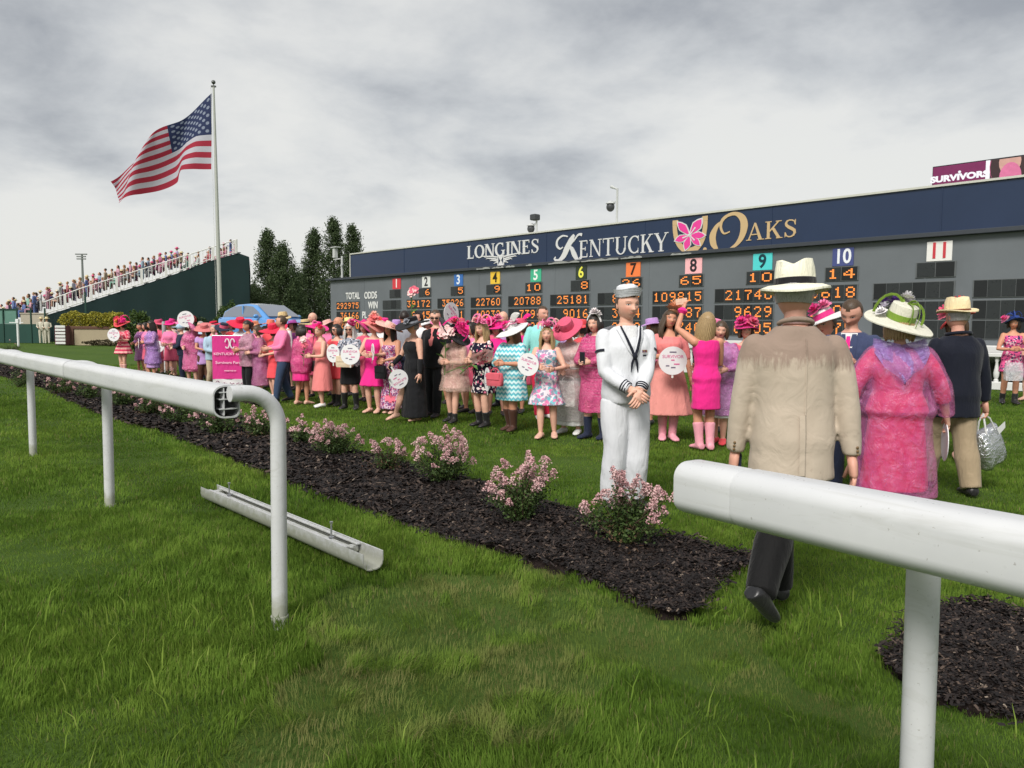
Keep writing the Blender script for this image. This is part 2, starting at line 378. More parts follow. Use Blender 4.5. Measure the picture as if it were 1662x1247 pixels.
def rail_beam(name, x0, x1, parent, sc_=1.0, hollow=None):
    """hollow bar along local x, section in y/z. hollow: which end shows its webs"""
    mb = MB(); out = [(y * sc_, z * sc_) for y, z in d_profile(RW, RH)]; inn = [(y * 0.93, z * 0.93) for y, z in out]
    ns = max(2, int((x1 - x0) / 0.25)); xs = [x0 + 0.0] + [x0 + 0.012] + [x0 + (x1 - x0) * i / ns for i in range(1, ns)] + [x1 - 0.012, x1]
    rs = []
    for i, x in enumerate(xs):
        k = 0.975 if i in (0, len(xs) - 1) else 1.0
        rs.append([(x, y * k, z * k) for y, z in out])
    if hollow == 'x1':
        rs += [[(x1 - 0.001, y, z) for y, z in inn], [(x1 - 0.35, y, z) for y, z in inn]]
    mb.rings(rs, cap=True); return mb.build(name, RAILM, parent, angle=50)
def build_rails():
    posts = [G(54, 740), G(181, 822), G(454, 1005)]
    D = (posts[2] - posts[0]).normalized(); D.z = 0; D.normalize(); Nn = Vector((-D.y, D.x, 0))       # Nn: away from the track
    if Nn.y < 0: Nn = -Nn
    sp = (posts[2] - posts[0]).length / 2; rz = math.atan2(D.y, D.x)
    OFF, ZC = 0.24, 1.115
    def post(mb, p, lean=(0, 0)):
        # gooseneck: vertical leg, bend, short horizontal arm to the rail back
        pts = [Vector((0, 0, -0.35)), Vector((0, 0, 0.0)), Vector((0, 0, 0.45)), Vector((0, 0, 0.9))]
        r = 0.17
        for k in range(9):
            a = R(90 * k / 8); pts.append(Vector((0, -r + r * math.cos(a), 0.985 + r * math.sin(a))))
        pts += [Vector((0, -OFF + 0.0, 1.155))]
        pts = [q + Vector((lean[0] * q.z, lean[1] * q.z, 0)) for q in pts]
        mb.tube(pts, 0.0385, 18, Matrix.Translation(p))
    # far section: from beyond the left frame edge up to the gap
    base = posts[2]; root = empty('running_rail', base, rz, 'white running rail section on gooseneck posts, left of the gap', 'rail')
    n = 9
    for i in range(n):
        mb = MB(); post(mb, (-sp * i, 0, 0), (0.018 if i < 3 else 0.0, 0.0)); o = mb.build('post', RAILM, root)
        c = MB(); c.tube([(-sp * i, 0, -0.1), (-sp * i, 0, 0.02)], 0.044, 18); c.build('ground_sleeve', RAILM, o)
        if i == 0:
            br = MB(); br.box((0.0, -OFF + 0.085, 1.15), (0.09, 0.05, 0.05), bev=0.006); br.build('bracket', RAILM, o)
    bm = Matrix.Translation((0, -OFF, ZC))
    # joints: each rail length its own bar, the last with a sleeve and open end
    for i in range(n - 1):
        x1 = -sp * i + (-0.02 if i == 0 else -0.003); x0 = -sp * (i + 1) + 0.003
        b = rail_beam('rail_bar', x0, x1, root, hollow='x1' if i == 0 else None); b.location = (0, -OFF, ZC)
        if i == 0:
            mb = MB()   # webs inside the open end
            for z in (-0.035, 0.012, 0.045): mb.box((x1 - 0.02, 0.01, z), (0.05, 0.085, 0.005))
            mb.box((x1 - 0.02, -0.012, 0), (0.046, 0.005, 0.132)); w = mb.build('web', RAILM, b, smooth=False)
            s = MB(); out = [(y * 1.035, z * 1.035) for y, z in d_profile(RW, RH)]; inn = [(y * 0.93, z * 0.93) for y, z in d_profile(RW, RH)]
            s.rings([[(x, y, z) for y, z in out] for x in (x1 - 0.20, x1 - 0.197, x1 - 0.003, x1 + 0.004)] + [[(x1 + 0.004, y, z) for y, z in inn], [(x1 - 0.1, y, z) for y, z in inn]], cap=False)
            s.build('sleeve', RAILM, b, angle=50)
        elif i in (1, 2):
            s = MB(); out = [(y * 1.02, z * 1.02) for y, z in d_profile(RW, RH)]
            s.rings([[(x, y, z) for y, z in out] for x in (x1 - 0.03, x1 + 0.03)], cap=False); s.build('joint_band', RAILM, b, angle=50)
    # near section on the right of the gap
    D2 = Vector((0.573, -0.82, 0)).normalized(); N2 = Vector((0.82, 0.573, 0)).normalized(); e0 = Vector((0.512, 2.20, 0)); nb2 = e0 + D2 * 0.57 + N2 * OFF; nb = base + D * sp
    root = empty('running_rail', nb2, math.atan2(D2.y, D2.x), 'white running rail end close to the camera at the right edge', 'rail')
    for i in range(3):
        mb = MB(); post(mb, (sp * i, 0, 0), (0.0, -0.02 if i == 0 else 0)); o = mb.build('post', RAILM, root); o.scale = (1, 1, 0.90)
        c = MB(); c.tube([(sp * i, 0, -0.1), (sp * i, 0, 0.02)], 0.044, 18); c.build('ground_sleeve', RAILM, o)
    XE = -0.57; tip = R(0.6)
    for nm, xa, xb, k in (('rail_bar', XE + 0.2, sp - 0.003, 1.0), ('end_sleeve', XE, XE + 0.199, 0.985), ('rail_bar', sp + 0.003, 2 * sp, 1.0)):
        b = rail_beam(nm, xa, xb, root, k); b.location = (0, -OFF, 1.03); b.rotation_euler = (0, -tip, 0)
    # the dropped length lying in the grass
    a = G(340, 812); c = G(606, 930); L = (c - a).length; d = (c - a).normalized()
    root = empty('dropped_rail', a + Vector((0, 0, 0.05)), math.atan2(d.y, d.x), 'loose white rail length with upright bolts lying in the grass', 'rail')
    out = []
    mb = MB()   # channel lying open side up
    prof = [(-0.07, 0.075), (-0.072, 0.02)] + [(-0.072 + 0.05 * (1 - math.cos(R(q))), 0.02 - 0.055 * math.sin(R(q))) for q in (30, 60, 90)] + [(0.072 - 0.05 * (1 - math.cos(R(q))), 0.02 - 0.055 * math.sin(R(q))) for q in (90, 60, 30)] + [(0.072, 0.02), (0.07, 0.075)]
    inner = [(y * 0.92, z * 0.92 + 0.004) for y, z in reversed(prof)]
    ring = prof + inner
    mb.rings([[(x, y, z) for y, z in ring] for x in (0, 0.01, L * 0.33, L * 0.66, L - 0.01, L)]); mb.build('channel', RAILM, root, angle=50)
    for y, w, z in ((-0.045, 0.026, 0.062), (0.0, 0.018, 0.05), (0.045, 0.026, 0.066)):
        mb = MB(); mb.box((L / 2 - 0.06, y, z), (L - 0.36, w, 0.012), bev=0.003); mb.build('web', RAILM, root)
    mb = MB(); mb.box((L - 0.28, 0, 0.035), (0.04, 0.11, 0.045), bev=0.004); mb.build('web', RAILM, root)
    mb = MB(); mb.box((0.16, 0, 0.035), (0.05, 0.11, 0.05), bev=0.004); mb.build('web', RAILM, root)
    for x in (0.42, L - 0.5):
        mb = MB(); mb.tube([(x, 0.0, 0.05), (x, 0.0, 0.16)], 0.006, 8); mb.tube([(x, 0, 0.155), (x, 0, 0.166)], 0.012, 6); mb.tube([(x, 0, 0.056), (x, 0, 0.066)], 0.018, 10); mb.build('bolt', STEEL, root)
    return D, sp, nb, rz
RAIL = build_rails()
# ================================================================== TOTE BOARD
WALLG = mat('board_grey_panel', S(104, 109, 113), 0.55, 0.25, 0.5, 0.06, 9, fine=0.03)
NAVY = mat('board_navy_banner', S(38, 52, 78), 0.36, 0.2, 0.5, 0.05, 3, fine=0.02, spec=0.4)
DARKT = mat('board_dark_trim', S(62, 66, 72), 0.6)
WHITEP = mat('white_paint', (0.66, 0.66, 0.645), 0.5, 0.05)
BLK = mat('led_black', (0.016, 0.018, 0.019), 0.45, 0.2, 20); BLK2 = mat('led_module_face', (0.028, 0.032, 0.033), 0.3, 0.25, 14)
LED = emit_mat('amber_led', (1.0, 0.30, 0.055), 0.58)
BFRONT = Vector((11.88, 19.18, 0))                    # a point on the front of the board (balustrade base) 
BN = -BACK
BPT = BFRONT + BACK * 0.9                             # the board stands a little behind the balustrade
BRZ = math.atan2(ALONG.y, ALONG.x)
def BP(px, py, back=0.0):
    d = ray(px, py); P0 = BPT + BACK * back; t = (P0 - CAMP).dot(BN) / d.dot(BN); q = CAMP + d * t
    return ((q - BPT).dot(ALONG), q.z)
U0 = BP(537, 520)[0]
def bu(px, py): u, z = BP(px, py); return u - U0, z
FONT57 = {'0': '01110 10001 10011 10101 11001 10001 01110', '1': '00100 01100 00100 00100 00100 00100 01110', '2': '01110 10001 00001 00010 00100 01000 11111', '3': '11111 00010 00100 00010 00001 10001 01110', '4': '00010 00110 01010 10010 11111 00010 00010', '5': '11111 10000 11110 00001 00001 10001 01110', '6': '00110 01000 10000 11110 10001 10001 01110', '7': '11111 00001 00010 00100 00100 00100 00100', '8': '01110 10001 10001 01110 10001 10001 01110', '9': '01110 10001 10001 01111 00001 00010 01100'}
FONT57['0'] = '01110 10001 10001 10001 10001 10001 01110'
def stroke(pts, w):
    """flat outline of a polyline with varying width"""
    pts = [Vector((p[0], p[1])) for p in pts]; n = len(pts); w = w if hasattr(w, '__len__') else [w] * n; l = []; r = []
    for i in range(n):
        t = pts[min(i + 1, n - 1)] - pts[max(i - 1, 0)]; t.normalize(); q = Vector((-t.y, t.x)) * w[i] / 2
        l.append(pts[i] + q); r.append(pts[i] - q)
    return [tuple(p) for p in l + r[::-1]]
def arc(cx, cy, rx, ry, a0, a1, thick, thin, n=22):
    """calligraphic arc: thick on the sides, thin at top and bottom"""
    P = []; w = []
    for i in range(n + 1):
        a = R(a0 + (a1 - a0) * i / n); P.append((cx + rx * math.cos(a), cy + ry * math.sin(a))); w.append(thin + (thick - thin) * math.cos(a) ** 2)
    return stroke(P, w)
def rect(x0, y0, x1, y1): return [(x0, y0), (x1, y0), (x1, y1), (x0, y1)]
def glyph(c, th=0.16, tn=0.065):
    sv = 0.05; ov = 0.09
    def stem(x, w=th, sl=ov, sr=ov): return [rect(x, 0, x + w, 1), rect(x - sl, 0, x + w + sr, sv), rect(x - sl, 1 - sv, x + w + sr, 1)]
    if c == 'L': return stem(.1) + [rect(.1, 0, .68, tn), [(.62, 0), (.68, 0), (.68, .26), (.65, .26)]], .76
    if c == 'E': return stem(.1) + [rect(.1, 0, .68, tn), rect(.1, 1 - tn, .66, 1), rect(.1, .48, .52, .48 + tn), [(.62, 0), (.68, 0), (.68, .24), (.65, .24)], [(.61, 1), (.66, 1), (.66, .78), (.63, .78)], rect(.49, .39, .53, .62)], .77
    if c == 'I': return stem(.1), .38
    if c == 'N': return [rect(.1, 0, .1 + tn, 1), rect(.01, 0, .28, sv), rect(.0, 1 - sv, .2, 1), rect(.78, 0, .78 + tn, 1), rect(.68, 1 - sv, .96, 1), [(.06, 1), (.06 + th * 1.25, 1), (.86, 0), (.86 - th * .55, 0)]], .98
    if c == 'O': return [arc(.46, .5, .38, .46, 0, 360, th, tn, 40)], .93
    if c == 'C': return [arc(.46, .5, .38, .46, 48, 312, th, tn, 30), [(.69, .98), (.74, .98), (.74, .68), (.71, .68)], [(.69, .02), (.73, .02), (.73, .3), (.70, .3)]], .83
    if c == 'G': return [arc(.46, .5, .38, .46, 48, 330, th, tn, 30), [(.69, .98), (.74, .98), (.74, .68), (.71, .68)], rect(.68, .1, .68 + th * .9, .42), rect(.58, .40, .94, .40 + sv)], .97
    if c == 'S': return [stroke([(.58, .74), (.55, .88), (.42, .955), (.30, .965), (.18, .92), (.12, .80), (.15, .68), (.26, .58), (.42, .48), (.55, .38), (.58, .24), (.52, .11), (.40, .04), (.28, .035), (.15, .10), (.10, .26)], [.05, .06, .07, .07, .09, .12, .14, .16, .17, .16, .13, .10, .075, .07, .06, .05]), rect(.575, .68, .615, .98), rect(.07, .02, .11, .30)], .70
    if c == 'K': return stem(.1) + [stroke([(.22, .40), (.72, .98)], tn * 1.1), rect(.56, 1 - sv, .86, 1), [(.34, .58), (.34 + th * .9, .62), (.84, 0), (.84 - th * 1.1, 0)], rect(.60, 0, .93, sv)], .92
    if c == 'T': return stem(.36) + [rect(.04, 1 - tn, .84, 1), [(.04, 1), (.08, .74), (.05, .74), (.02, 1)], [(.84, 1), (.80, .74), (.83, .74), (.86, 1)]], .89
    if c == 'U': return [rect(.1, .34, .1 + th, 1), rect(.0, 1 - sv, .36, 1), rect(.72, .34, .72 + tn, 1), rect(.62, 1 - sv, .90, 1), arc(.445, .36, .295, .33, 180, 360, th * .9, tn)], .92
    if c == 'Y': return [rect(.37, 0, .37 + th, .46), rect(.27, 0, .63, sv), [(.02, 1), (.02 + th * 1.1, 1), (.53, .44), (.37, .42)], stroke([(.47, .42), (.80, .98)], tn), rect(-.03, 1 - sv, .28, 1), rect(.66, 1 - sv, .93, 1)], .90
    if c == 'A': return [stroke([(.12, .02), (.46, 1)], tn), [(.40, 1), (.50, 1), (.86, 0), (.86 - th * 1.15, 0)], rect(.24, .30, .70, .30 + tn * .9), rect(-.01, 0, .27, sv), rect(.60, 0, .96, sv)], .96
    return [], .4
def letter(name, polys, m, parent, x, z, s, y=-0.02, sx=1.0, slant=0.0):
    mb = MB()
    for i, p in enumerate(polys):
        q = [(x + (a * sx + slant * b) * s, z + b * s) for a, b in p]
        ar = sum(q[k][0] * q[(k + 1) % len(q)][1] - q[(k + 1) % len(q)][0] * q[k][1] for k in range(len(q)))
        if ar < 0: q = q[::-1]
        mb.prism(q, y - 0.0012 * i, y + 0.03)
    return mb.build(name, m, parent, smooth=False)
def build_board():
    ZL = 1.08
    lu = lambda px, py: bu(px, py)
    zg = 0.5 * (bu(1662, 372)[1] + bu(600, 453)[1]); zt = bu(1500, 306)[1]
    root = empty('tote_board', BPT + ALONG * U0, BRZ, 'long grey totalisator board with navy banner and amber numbers behind the crowd', 'scoreboard')
    LEN = 42.0
    mb = MB(); mb.box((LEN / 2, 0.75, (ZL + zg - .0) / 2), (LEN, 1.5, zg - ZL), bev=0.01); wall = mb.build('wall', WALLG, root, smooth=False)
    mb = MB(); mb.box((LEN / 2 - 0.0, 0.70, zg + 0.06), (LEN + 0.5, 1.75, 0.12), bev=0.01); mb.build('ledge', DARKT, root, smooth=False)
    for k in range(1, 9):   # wall panel joints as thin cover strips
        mb = MB(); mb.box((k * 4.6 - 1.2, -0.006, (ZL + zg) / 2), (0.05, 0.012, zg - ZL - 0.02)); mb.build('cover_strip', WALLG, wall, smooth=False)
    b0 = bu(568, 430)[0]
    mb = MB(); mb.box(((b0 + LEN) / 2, 0.55, (zg + 0.121 + zt) / 2), (LEN - b0, 1.0, zt - zg - 0.121), bev=0.01); ban = mb.build('banner', NAVY, root, smooth=False)
    mb = MB(); mb.box(((b0 + LEN) / 2, 0.55, zt + 0.03), (LEN - b0 + 0.08, 1.1, 0.058)); mb.build('coping', mat('coping_pale', S(196, 196, 186), 0.5), ban, smooth=False)
    mb = MB(); mb.box((b0 - 0.03, 0.55, (zg + 0.121 + zt) / 2), (0.055, 1.08, zt - zg - 0.121)); mb.build('edge_trim', mat('coping_pale', S(196, 196, 186), 0.5), ban, smooth=False)
    for k in range(1, 8):
        mb = MB(); mb.box((b0 + k * 4.88, 0.044, (zg + zt) / 2 + 0.06), (0.03, 0.014, zt - zg - 0.14)); mb.build('seam', NAVY, ban, smooth=False)
    # fascia under the banner with flaked pale paint (shapes of their own)
    rnd = random.Random(4)
    flake = mat('flaked_pale_paint', S(150, 152, 148), 0.7, 0.2, 9)
    for px0, px1 in ((778, 800), (803, 822), (826, 840), (858, 868), (895, 945), (948, 1008), (1012, 1046), (1092, 1126)):
        u0, u1 = bu(px0, 440)[0], bu(px1, 440)[0]; mb = MB(); n = 9; p = []
        for i in range(n + 1): p.append((u0 + (u1 - u0) * i / n, zg + 0.005 + rnd.uniform(0, 0.012)))
        for i in range(n, -1, -1): p.append((u0 + (u1 - u0) * i / n, zg + 0.10 - rnd.uniform(0, 0.06) - (0.03 if i in (0, n) else 0)))
        mb.prism(p, -0.181, -0.17); mb.build('paint_flake', flake, root, smooth=False)
    # base: white plinth strip, dark skirt
    mb = MB(); mb.box((LEN / 2, 0.55, ZL - 0.10), (LEN + 0.2, 1.7, 0.198), bev=0.02); mb.build('plinth', WHITEP, root, smooth=False)
    mb = MB(); mb.box((LEN / 2, 0.9, (ZL - .2) / 2), (LEN, 1.3, ZL - .2)); mb.build('base', mat('base_dark', (0.035, 0.045, 0.04), 0.8), root, smooth=False)
    # ---------------- columns
    cols = {1: (638, 651, 456, 471, S(206, 62, 70), S(238, 230, 226)), 2: (686, 699, 452, 468, S(214, 216, 212), S(40, 40, 44)), 3: (738, 752, 449, 465, S(62, 110, 178), S(226, 232, 238)), 4: (797, 812, 444, 463, S(232, 190, 66), S(40, 34, 20)), 5: (862, 879, 441, 460, S(72, 178, 140), S(236, 240, 236)), 6: (936, 952, 437, 456, S(52, 62, 52), S(236, 232, 90)), 7: (1017, 1040, 430, 452, S(240, 128, 72), S(52, 36, 30)), 8: (1113, 1140, 421, 446, S(244, 182, 186), S(46, 40, 46)), 9: (1223, 1254, 414, 440, S(84, 206, 206), S(24, 60, 70)), 10: (1352, 1386, 405, 431, S(74, 82, 132), S(232, 234, 240)), 11: (1505, 1546, 392, 424, S(228, 226, 222), S(196, 62, 72))}
    # row heights from the two nearest columns
    zr = {}
    zr['card'] = (bu(1525, 424)[1], bu(1525, 392)[1]); zr['odds'] = (bu(1523, 449)[1], bu(1523, 426)[1])
    zr['win'] = (bu(1483, 484)[1], bu(1483, 459)[1]); zr['place'] = (bu(1208, 518)[1], bu(1208, 495)[1]); zr['show'] = (bu(1205, 544)[1], bu(1205, 521)[1])
    print('board z', {k: (round(a, 2), round(b, 2)) for k, (a, b) in zr.items()}, 'zg', zg, 'zt', zt)
    frame = mat('led_frame', S(96, 100, 101), 0.5)
    def panel(u0, u1, row, s, cells):
        z0, z1 = zr[row]; 
        mb = MB(); mb.box(((u0 + u1) / 2, -0.012, (z0 + z1) / 2), (u1 - u0 + 0.05, 0.03, z1 - z0 + 0.05), bev=0.006); p = mb.build('led_panel', frame, root, smooth=False)
        cw = (u1 - u0) / cells; s = s.rjust(cells)
        for k, c in enumerate(s):
            mb = MB(); mb.box((u0 + cw * (k + .5), -0.034, (z0 + z1) / 2), (cw * 0.95, 0.014, z1 - z0), bev=0.004); mb.build('digit_module', BLK2 if (k * 7 + len(s)) % 3 else BLK, p, smooth=False)
            if c == ' ' or c not in FONT57: continue
            mb = MB(); dw = cw * 0.14; hh = (z1 - z0) * 0.74; dh = hh / 7; cx = u0 + cw * (k + .5); zt_ = (z0 + z1) / 2 + hh / 2
            for r, row_ in enumerate(FONT57[c].split()):
                for q, b in enumerate(row_):
                    if b == '1': mb.box((cx + (q - 2) * dw, -0.045, zt_ - (r + .5) * dh), (dw * 0.86, 0.006, dh * 0.86))
            mb.build('digit', LED, p, smooth=False)
    wins = {1: (622, 651, '      ', 4), 2: (661, 700, '39172', 5), 3: (711, 754, ' 35226', 6), 4: (765, 814, ' 22760', 6), 5: (826, 880, ' 20788', 6), 6: (894, 957, ' 25181', 6), 7: (971, 1042, '  8417', 6), 8: (1060, 1141, '109815', 6), 9: (1161, 1256, ' 21740', 6), 10: (1275, 1391, ' 13618', 6), 11: (1418, 1548, '', 6), 12: (1580, 1722, '', 6), 13: (1770, 1940, '', 6)}
    odds = {1: '', 2: ' 6', 3: ' 5', 4: ' 9', 5: '10', 6: ' 8', 7: '26', 8: '65', 9: '10', 10: '14', 11: ''}
    place = {2: '9845', 3: '9471', 4: '10232', 5: '7395', 6: ' 9016', 7: '  3064', 8: '  2987', 9: '  9629', 10: '   3304', 1: '', 11: '', 12: '', 13: ''}
    show = {2: '', 3: '9120', 4: '8410', 5: '7220', 6: '  7465', 7: '  2210', 8: '  1740', 9: '  6105', 10: '  2875', 1: '', 11: '', 12: '', 13: ''}
    for k, (x0, x1, y0, y1, bg, fg) in cols.items():
        u0 = bu(x0, (y0 + y1) / 2)[0]; u1 = bu(x1, (y0 + y1) / 2)[0]; z0, z1 = zr['card']; w = 0.80 if k < 11 else 1.0
        uc = (u0 + u1) / 2
        w = min(max(u1 - u0, 0.55), 0.85)
        mb = MB(); mb.box((uc, -0.02, (z0 + z1) / 2), (w, 0.03, z1 - z0), bev=0.005); c = mb.build('number_card', mat('card_%d' % k, bg, 0.5, 0.05), root, smooth=False)
        text_mesh('numeral', str(k), (z1 - z0) * 1.12, mat('numeral_%d' % k, fg, 0.5, 0.03), c, 0.012, 0.006, Matrix.Translation((uc, -0.04, (z0 + z1) / 2)), 0.95 if k < 10 else 0.85)
        a = wins[k]; v1 = bu(a[1], 486)[0]
        ow = 0.95
        panel(v1 - ow, v1, 'odds', odds[k], 2)
    for k, a in wins.items():
        v0, v1 = bu(a[0], 486)[0], bu(a[1], 486)[0]
        panel(v0, v1, 'win', a[2].strip(), a[3]); panel(v0, v1, 'place', place[k].strip(), a[3]); panel(v0, v1, 'show', show[k].strip(), a[3])
    v0, v1 = bu(547, 496)[0], bu(584, 496)[0]
    panel(v0, v1, 'win', '292975', 6); panel(v0, v1, 'place', '36166', 6); panel(v0, v1, 'show', '24410', 6)
    for s, px, py, h in (('TOTAL', 573, 481, 0.36), ('ODDS', 602, 480, 0.36), ('WIN', 606, 496, 0.36), ('PL', 592, 512, 0.36), ('SH', 592, 528, 0.36)):
        u, z = bu(px, py); text_mesh('lettering', s, h * 1.38, WHITEP, root, 0.014, 0.008, Matrix.Translation((u, -0.02, z)), .86)
    # ---------------- banner lettering
    Y = 0.03
    cream = mat('banner_white', (0.64, 0.64, 0.635), 0.5, 0.04); tan = mat('banner_tan', S(198, 170, 128), 0.5, 0.06); pink = mat('lily_pink', S(226, 66, 150), 0.5, 0.12, 3)
    def word(s, px0, px1, pyb, pyt, m, th=0.17, tn=0.07, gap=0.06):
        u0, _ = bu(px0, (pyb + pyt) / 2); u1, _ = bu(px1, (pyb + pyt) / 2); pm = (px0 + px1) / 2
        zb = bu(pm, pyb)[1]; zt2 = bu(pm, pyt)[1]; hh = zt2 - zb
        tot = sum(glyph(c)[1] for c in s) + gap * (len(s) - 1); sx = (u1 - u0) / (tot * hh); x = u0
        for c in s:
            g, w = glyph(c, th, tn); letter('letter', g, m, ban, x, zb, hh, Y, sx); x += (w + gap) * hh * sx
    word('LONGINES', 757, 874, 415.5, 393.5, cream, 0.2, 0.09, 0.03)
    word('ENTUCKY', 939, 1083, 413, 384, cream, 0.15, 0.065, 0.05)
    word('AKS', 1211, 1293, 387.5, 359, tan, 0.15, 0.07, 0.05)
    # winged hourglass under the word LONGINES
    u, z = bu(812, 423); k = 0.42 * 1.25; P = []
    for s in (-1, 1):
        for q, (l, hz) in enumerate(((1.55, 0.42), (1.15, 0.22), (0.8, 0.04))):
            P.append(stroke([(s * .22, hz - .12), (s * l * .5, hz - .02), (s * l, hz + .06), (s * (l + .12), hz + .0)], [.1, .12, .08, .03]))
        P.append(stroke([(s * .22, -.12), (s * .45, -.14), (s * .6, -.22)], [.08, .07, .03]))
    P += [[(-.2, .34), (.2, .34), (.03, 0), (.2, -.36), (-.2, -.36), (-.03, 0)], rect(-.26, .34, .26, .42), rect(-.26, -.44, .26, -.36), stroke([(-.24, .34), (-.24, -.36)], .05), stroke([(.24, .34), (.24, -.36)], .05)]
    letter('hourglass_emblem', P, cream, ban, u, z, k, Y, 1.45)
    # big script K
    def px_stroke(l): return [bu(*q) for q in l]
    def brush(name, l, w, m, zo=0.0):
        P = px_stroke(l); d = []
        for i in range(len(P) - 1):
            for k in range(5): d.append(k / 5 + i)
        d.append(len(P) - 1); Q = []
        for t in d:    # catmull-rom
            i = min(int(t), len(P) - 2); f = t - i; p0, p1, p2, p3 = P[max(i - 1, 0)], P[i], P[i + 1], P[min(i + 2, len(P) - 1)]
            Q.append(tuple(0.5 * (2 * p1[j] + (p2[j] - p0[j]) * f + (2 * p0[j] - 5 * p1[j] + 4 * p2[j] - p3[j]) * f * f + (3 * p1[j] - p0[j] - 3 * p2[j] + p3[j]) * f ** 3) for j in (0, 1)))
        ws = np.interp(d, range(len(P)), w); poly = stroke(Q, list(ws)); n = len(Q)
        mb = MB(); l1 = poly[:n]; r1 = poly[n:][::-1]
        vs = [(a, Y - zo, b) for a, b in l1] + [(a, Y - zo, b) for a, b in r1] + [(a, Y + .03, b) for a, b in l1] + [(a, Y + .03, b) for a, b in r1]; fs = []
        for i in range(n - 1): fs += [(i, i + 1, n + i + 1, n + i), (2 * n + i, i, i + 1, 2 * n + i + 1)[::-1], (n + i, n + i + 1, 3 * n + i + 1, 3 * n + i)[::-1]]
        mb.add(vs, fs); return mb.build(name, m, ban, smooth=False)
    brush('letter_stroke', [(921, 384), (912, 383), (904, 390), (903, 399), (908, 404), (913, 401)], [.04, .07, .10, .10, .07, .04], cream, 0.002)
    brush('letter_stroke', [(931, 381), (926, 390), (919, 404), (914, 415), (906, 423), (899, 421), (901, 417)], [.10, .24, .28, .24, .12, .08, .05], cream, 0.0)
    brush('letter_stroke', [(944, 381), (938, 381), (931, 390), (922, 401)], [.12, .08, .07, .05], cream, 0.004)
    brush('letter_stroke', [(922, 400), (927, 404), (931, 413), (937, 422), (944, 418)], [.06, .16, .22, .12, .03], cream, 0.006)
    # O with a swash
    brush('letter_stroke', [(1173, 358), (1163, 367), (1156, 382), (1157, 396), (1163, 405)], [.03, .14, .24, .22, .08], tan, 0.0)
    brush('letter_stroke', [(1184, 376), (1174, 379), (1169, 369), (1172, 357), (1182, 349), (1194, 347), (1204, 354), (1207, 367), (1203, 384), (1194, 397), (1183, 404)], [.04, .06, .09, .11, .10, .12, .22, .26, .20, .12, .03], tan, 0.003)
    # horseshoe and lily
    brush('horseshoe', [(1094, 360), (1095, 378), (1099, 393), (1107, 403), (1118, 407), (1130, 402), (1139, 389), (1143, 372), (1144, 356)], [.17, .17, .18, .2, .21, .2, .18, .17, .17], tan, 0.0)
    for (a, b) in (((1091, 362), (1100, 361)), ((1139, 355), (1148, 354))): brush('horseshoe_calkin', [a, b], [.16, .16], tan, 0.004)
    cx, cy = 1119, 382
    tips = [(1140, 353), (1146, 382), (1137, 400), (1111, 408), (1093, 392), (1098, 359)]
    for i, (tx, ty) in enumerate(tips):
        dx, dy = tx - cx, ty - cy; nx_, ny_ = -dy, dx; pts = []
        for f, w in ((0, .05), (.3, .17), (.55, .24), (.8, .15), (1, 0)): pts.append((cx + dx * f + nx_ * w, cy + dy * f + ny_ * w))
        for f, w in ((.8, .15), (.55, .24), (.3, .17), (0, .05)): pts.append((cx + dx * f - nx_ * w, cy + dy * f - ny_ * w))
        for nm, m, g, off in (('petal_outline', cream, 1.0, 0.010), ('petal', pink, 0.80, 0.016)):
            mx, my = cx + dx * .52, cy + dy * .52
            poly = [bu(mx + (q[0] - mx) * g, my + (q[1] - my) * g) for q in pts]
            ar = sum(poly[k][0] * poly[(k + 1) % len(poly)][1] - poly[(k + 1) % len(poly)][0] * poly[k][1] for k in range(len(poly)))
            if ar < 0: poly = poly[::-1]
            mb = MB(); mb.prism(poly, Y - off - 0.0008 * i, Y + 0.02); mb.build(nm, m, ban, smooth=False)
        if i % 2 == 0: brush('stamen', [(cx, cy), (cx + dx * .45, cy + dy * .45)], [.03, .05], cream, 0.024)
    u, z = bu(1143, 405); mb = MB(); mb.tube([(u, Y, z), (u, Y + .02, z)], 0.07, 16); mb.build('registered_dot', tan, ban)
    # white balustrade and hedge at the foot of the board
    rb = empty('balustrade', BPT + ALONG * U0 + BN * 0.9, BRZ, 'white turned balustrade along the foot of the totalisator board', 'balustrade')
    mb = MB(); mb.box((LEN / 2, 0, 0.86), (LEN, 0.22, 0.10), bev=0.015); mb.build('top_rail', WHITEP, rb, smooth=False)
    mb = MB(); mb.box((LEN / 2, 0, 0.10), (LEN, 0.24, 0.20), bev=0.015); mb.build('bottom_rail', WHITEP, rb, smooth=False)
    bal = MB(); rr = [(0.2, .055), (.25, .055), (.27, .035), (.33, .06), (.42, .068), (.55, .045), (.68, .03), (.73, .05), (.77, .04), (.81, .055)]
    bal.rings([[(r * math.cos(2 * math.pi * j / 10), r * math.sin(2 * math.pi * j / 10), z) for j in range(10)] for z, r in rr])
    b = bal.build('baluster', WHITEP, rb); first = True
    for i in range(84):
        x = 4.0 + i * 0.44
        if i % 9 == 8:
            mb = MB(); mb.box((x, 0, .5), (0.26, 0.26, 0.70), bev=0.01); mb.build('pier', WHITEP, rb, smooth=False); continue
        if first: b.location.x = x; first = False
        else: q = b.copy(); COL.objects.link(q); q.location.x = x
    return root
build_board()
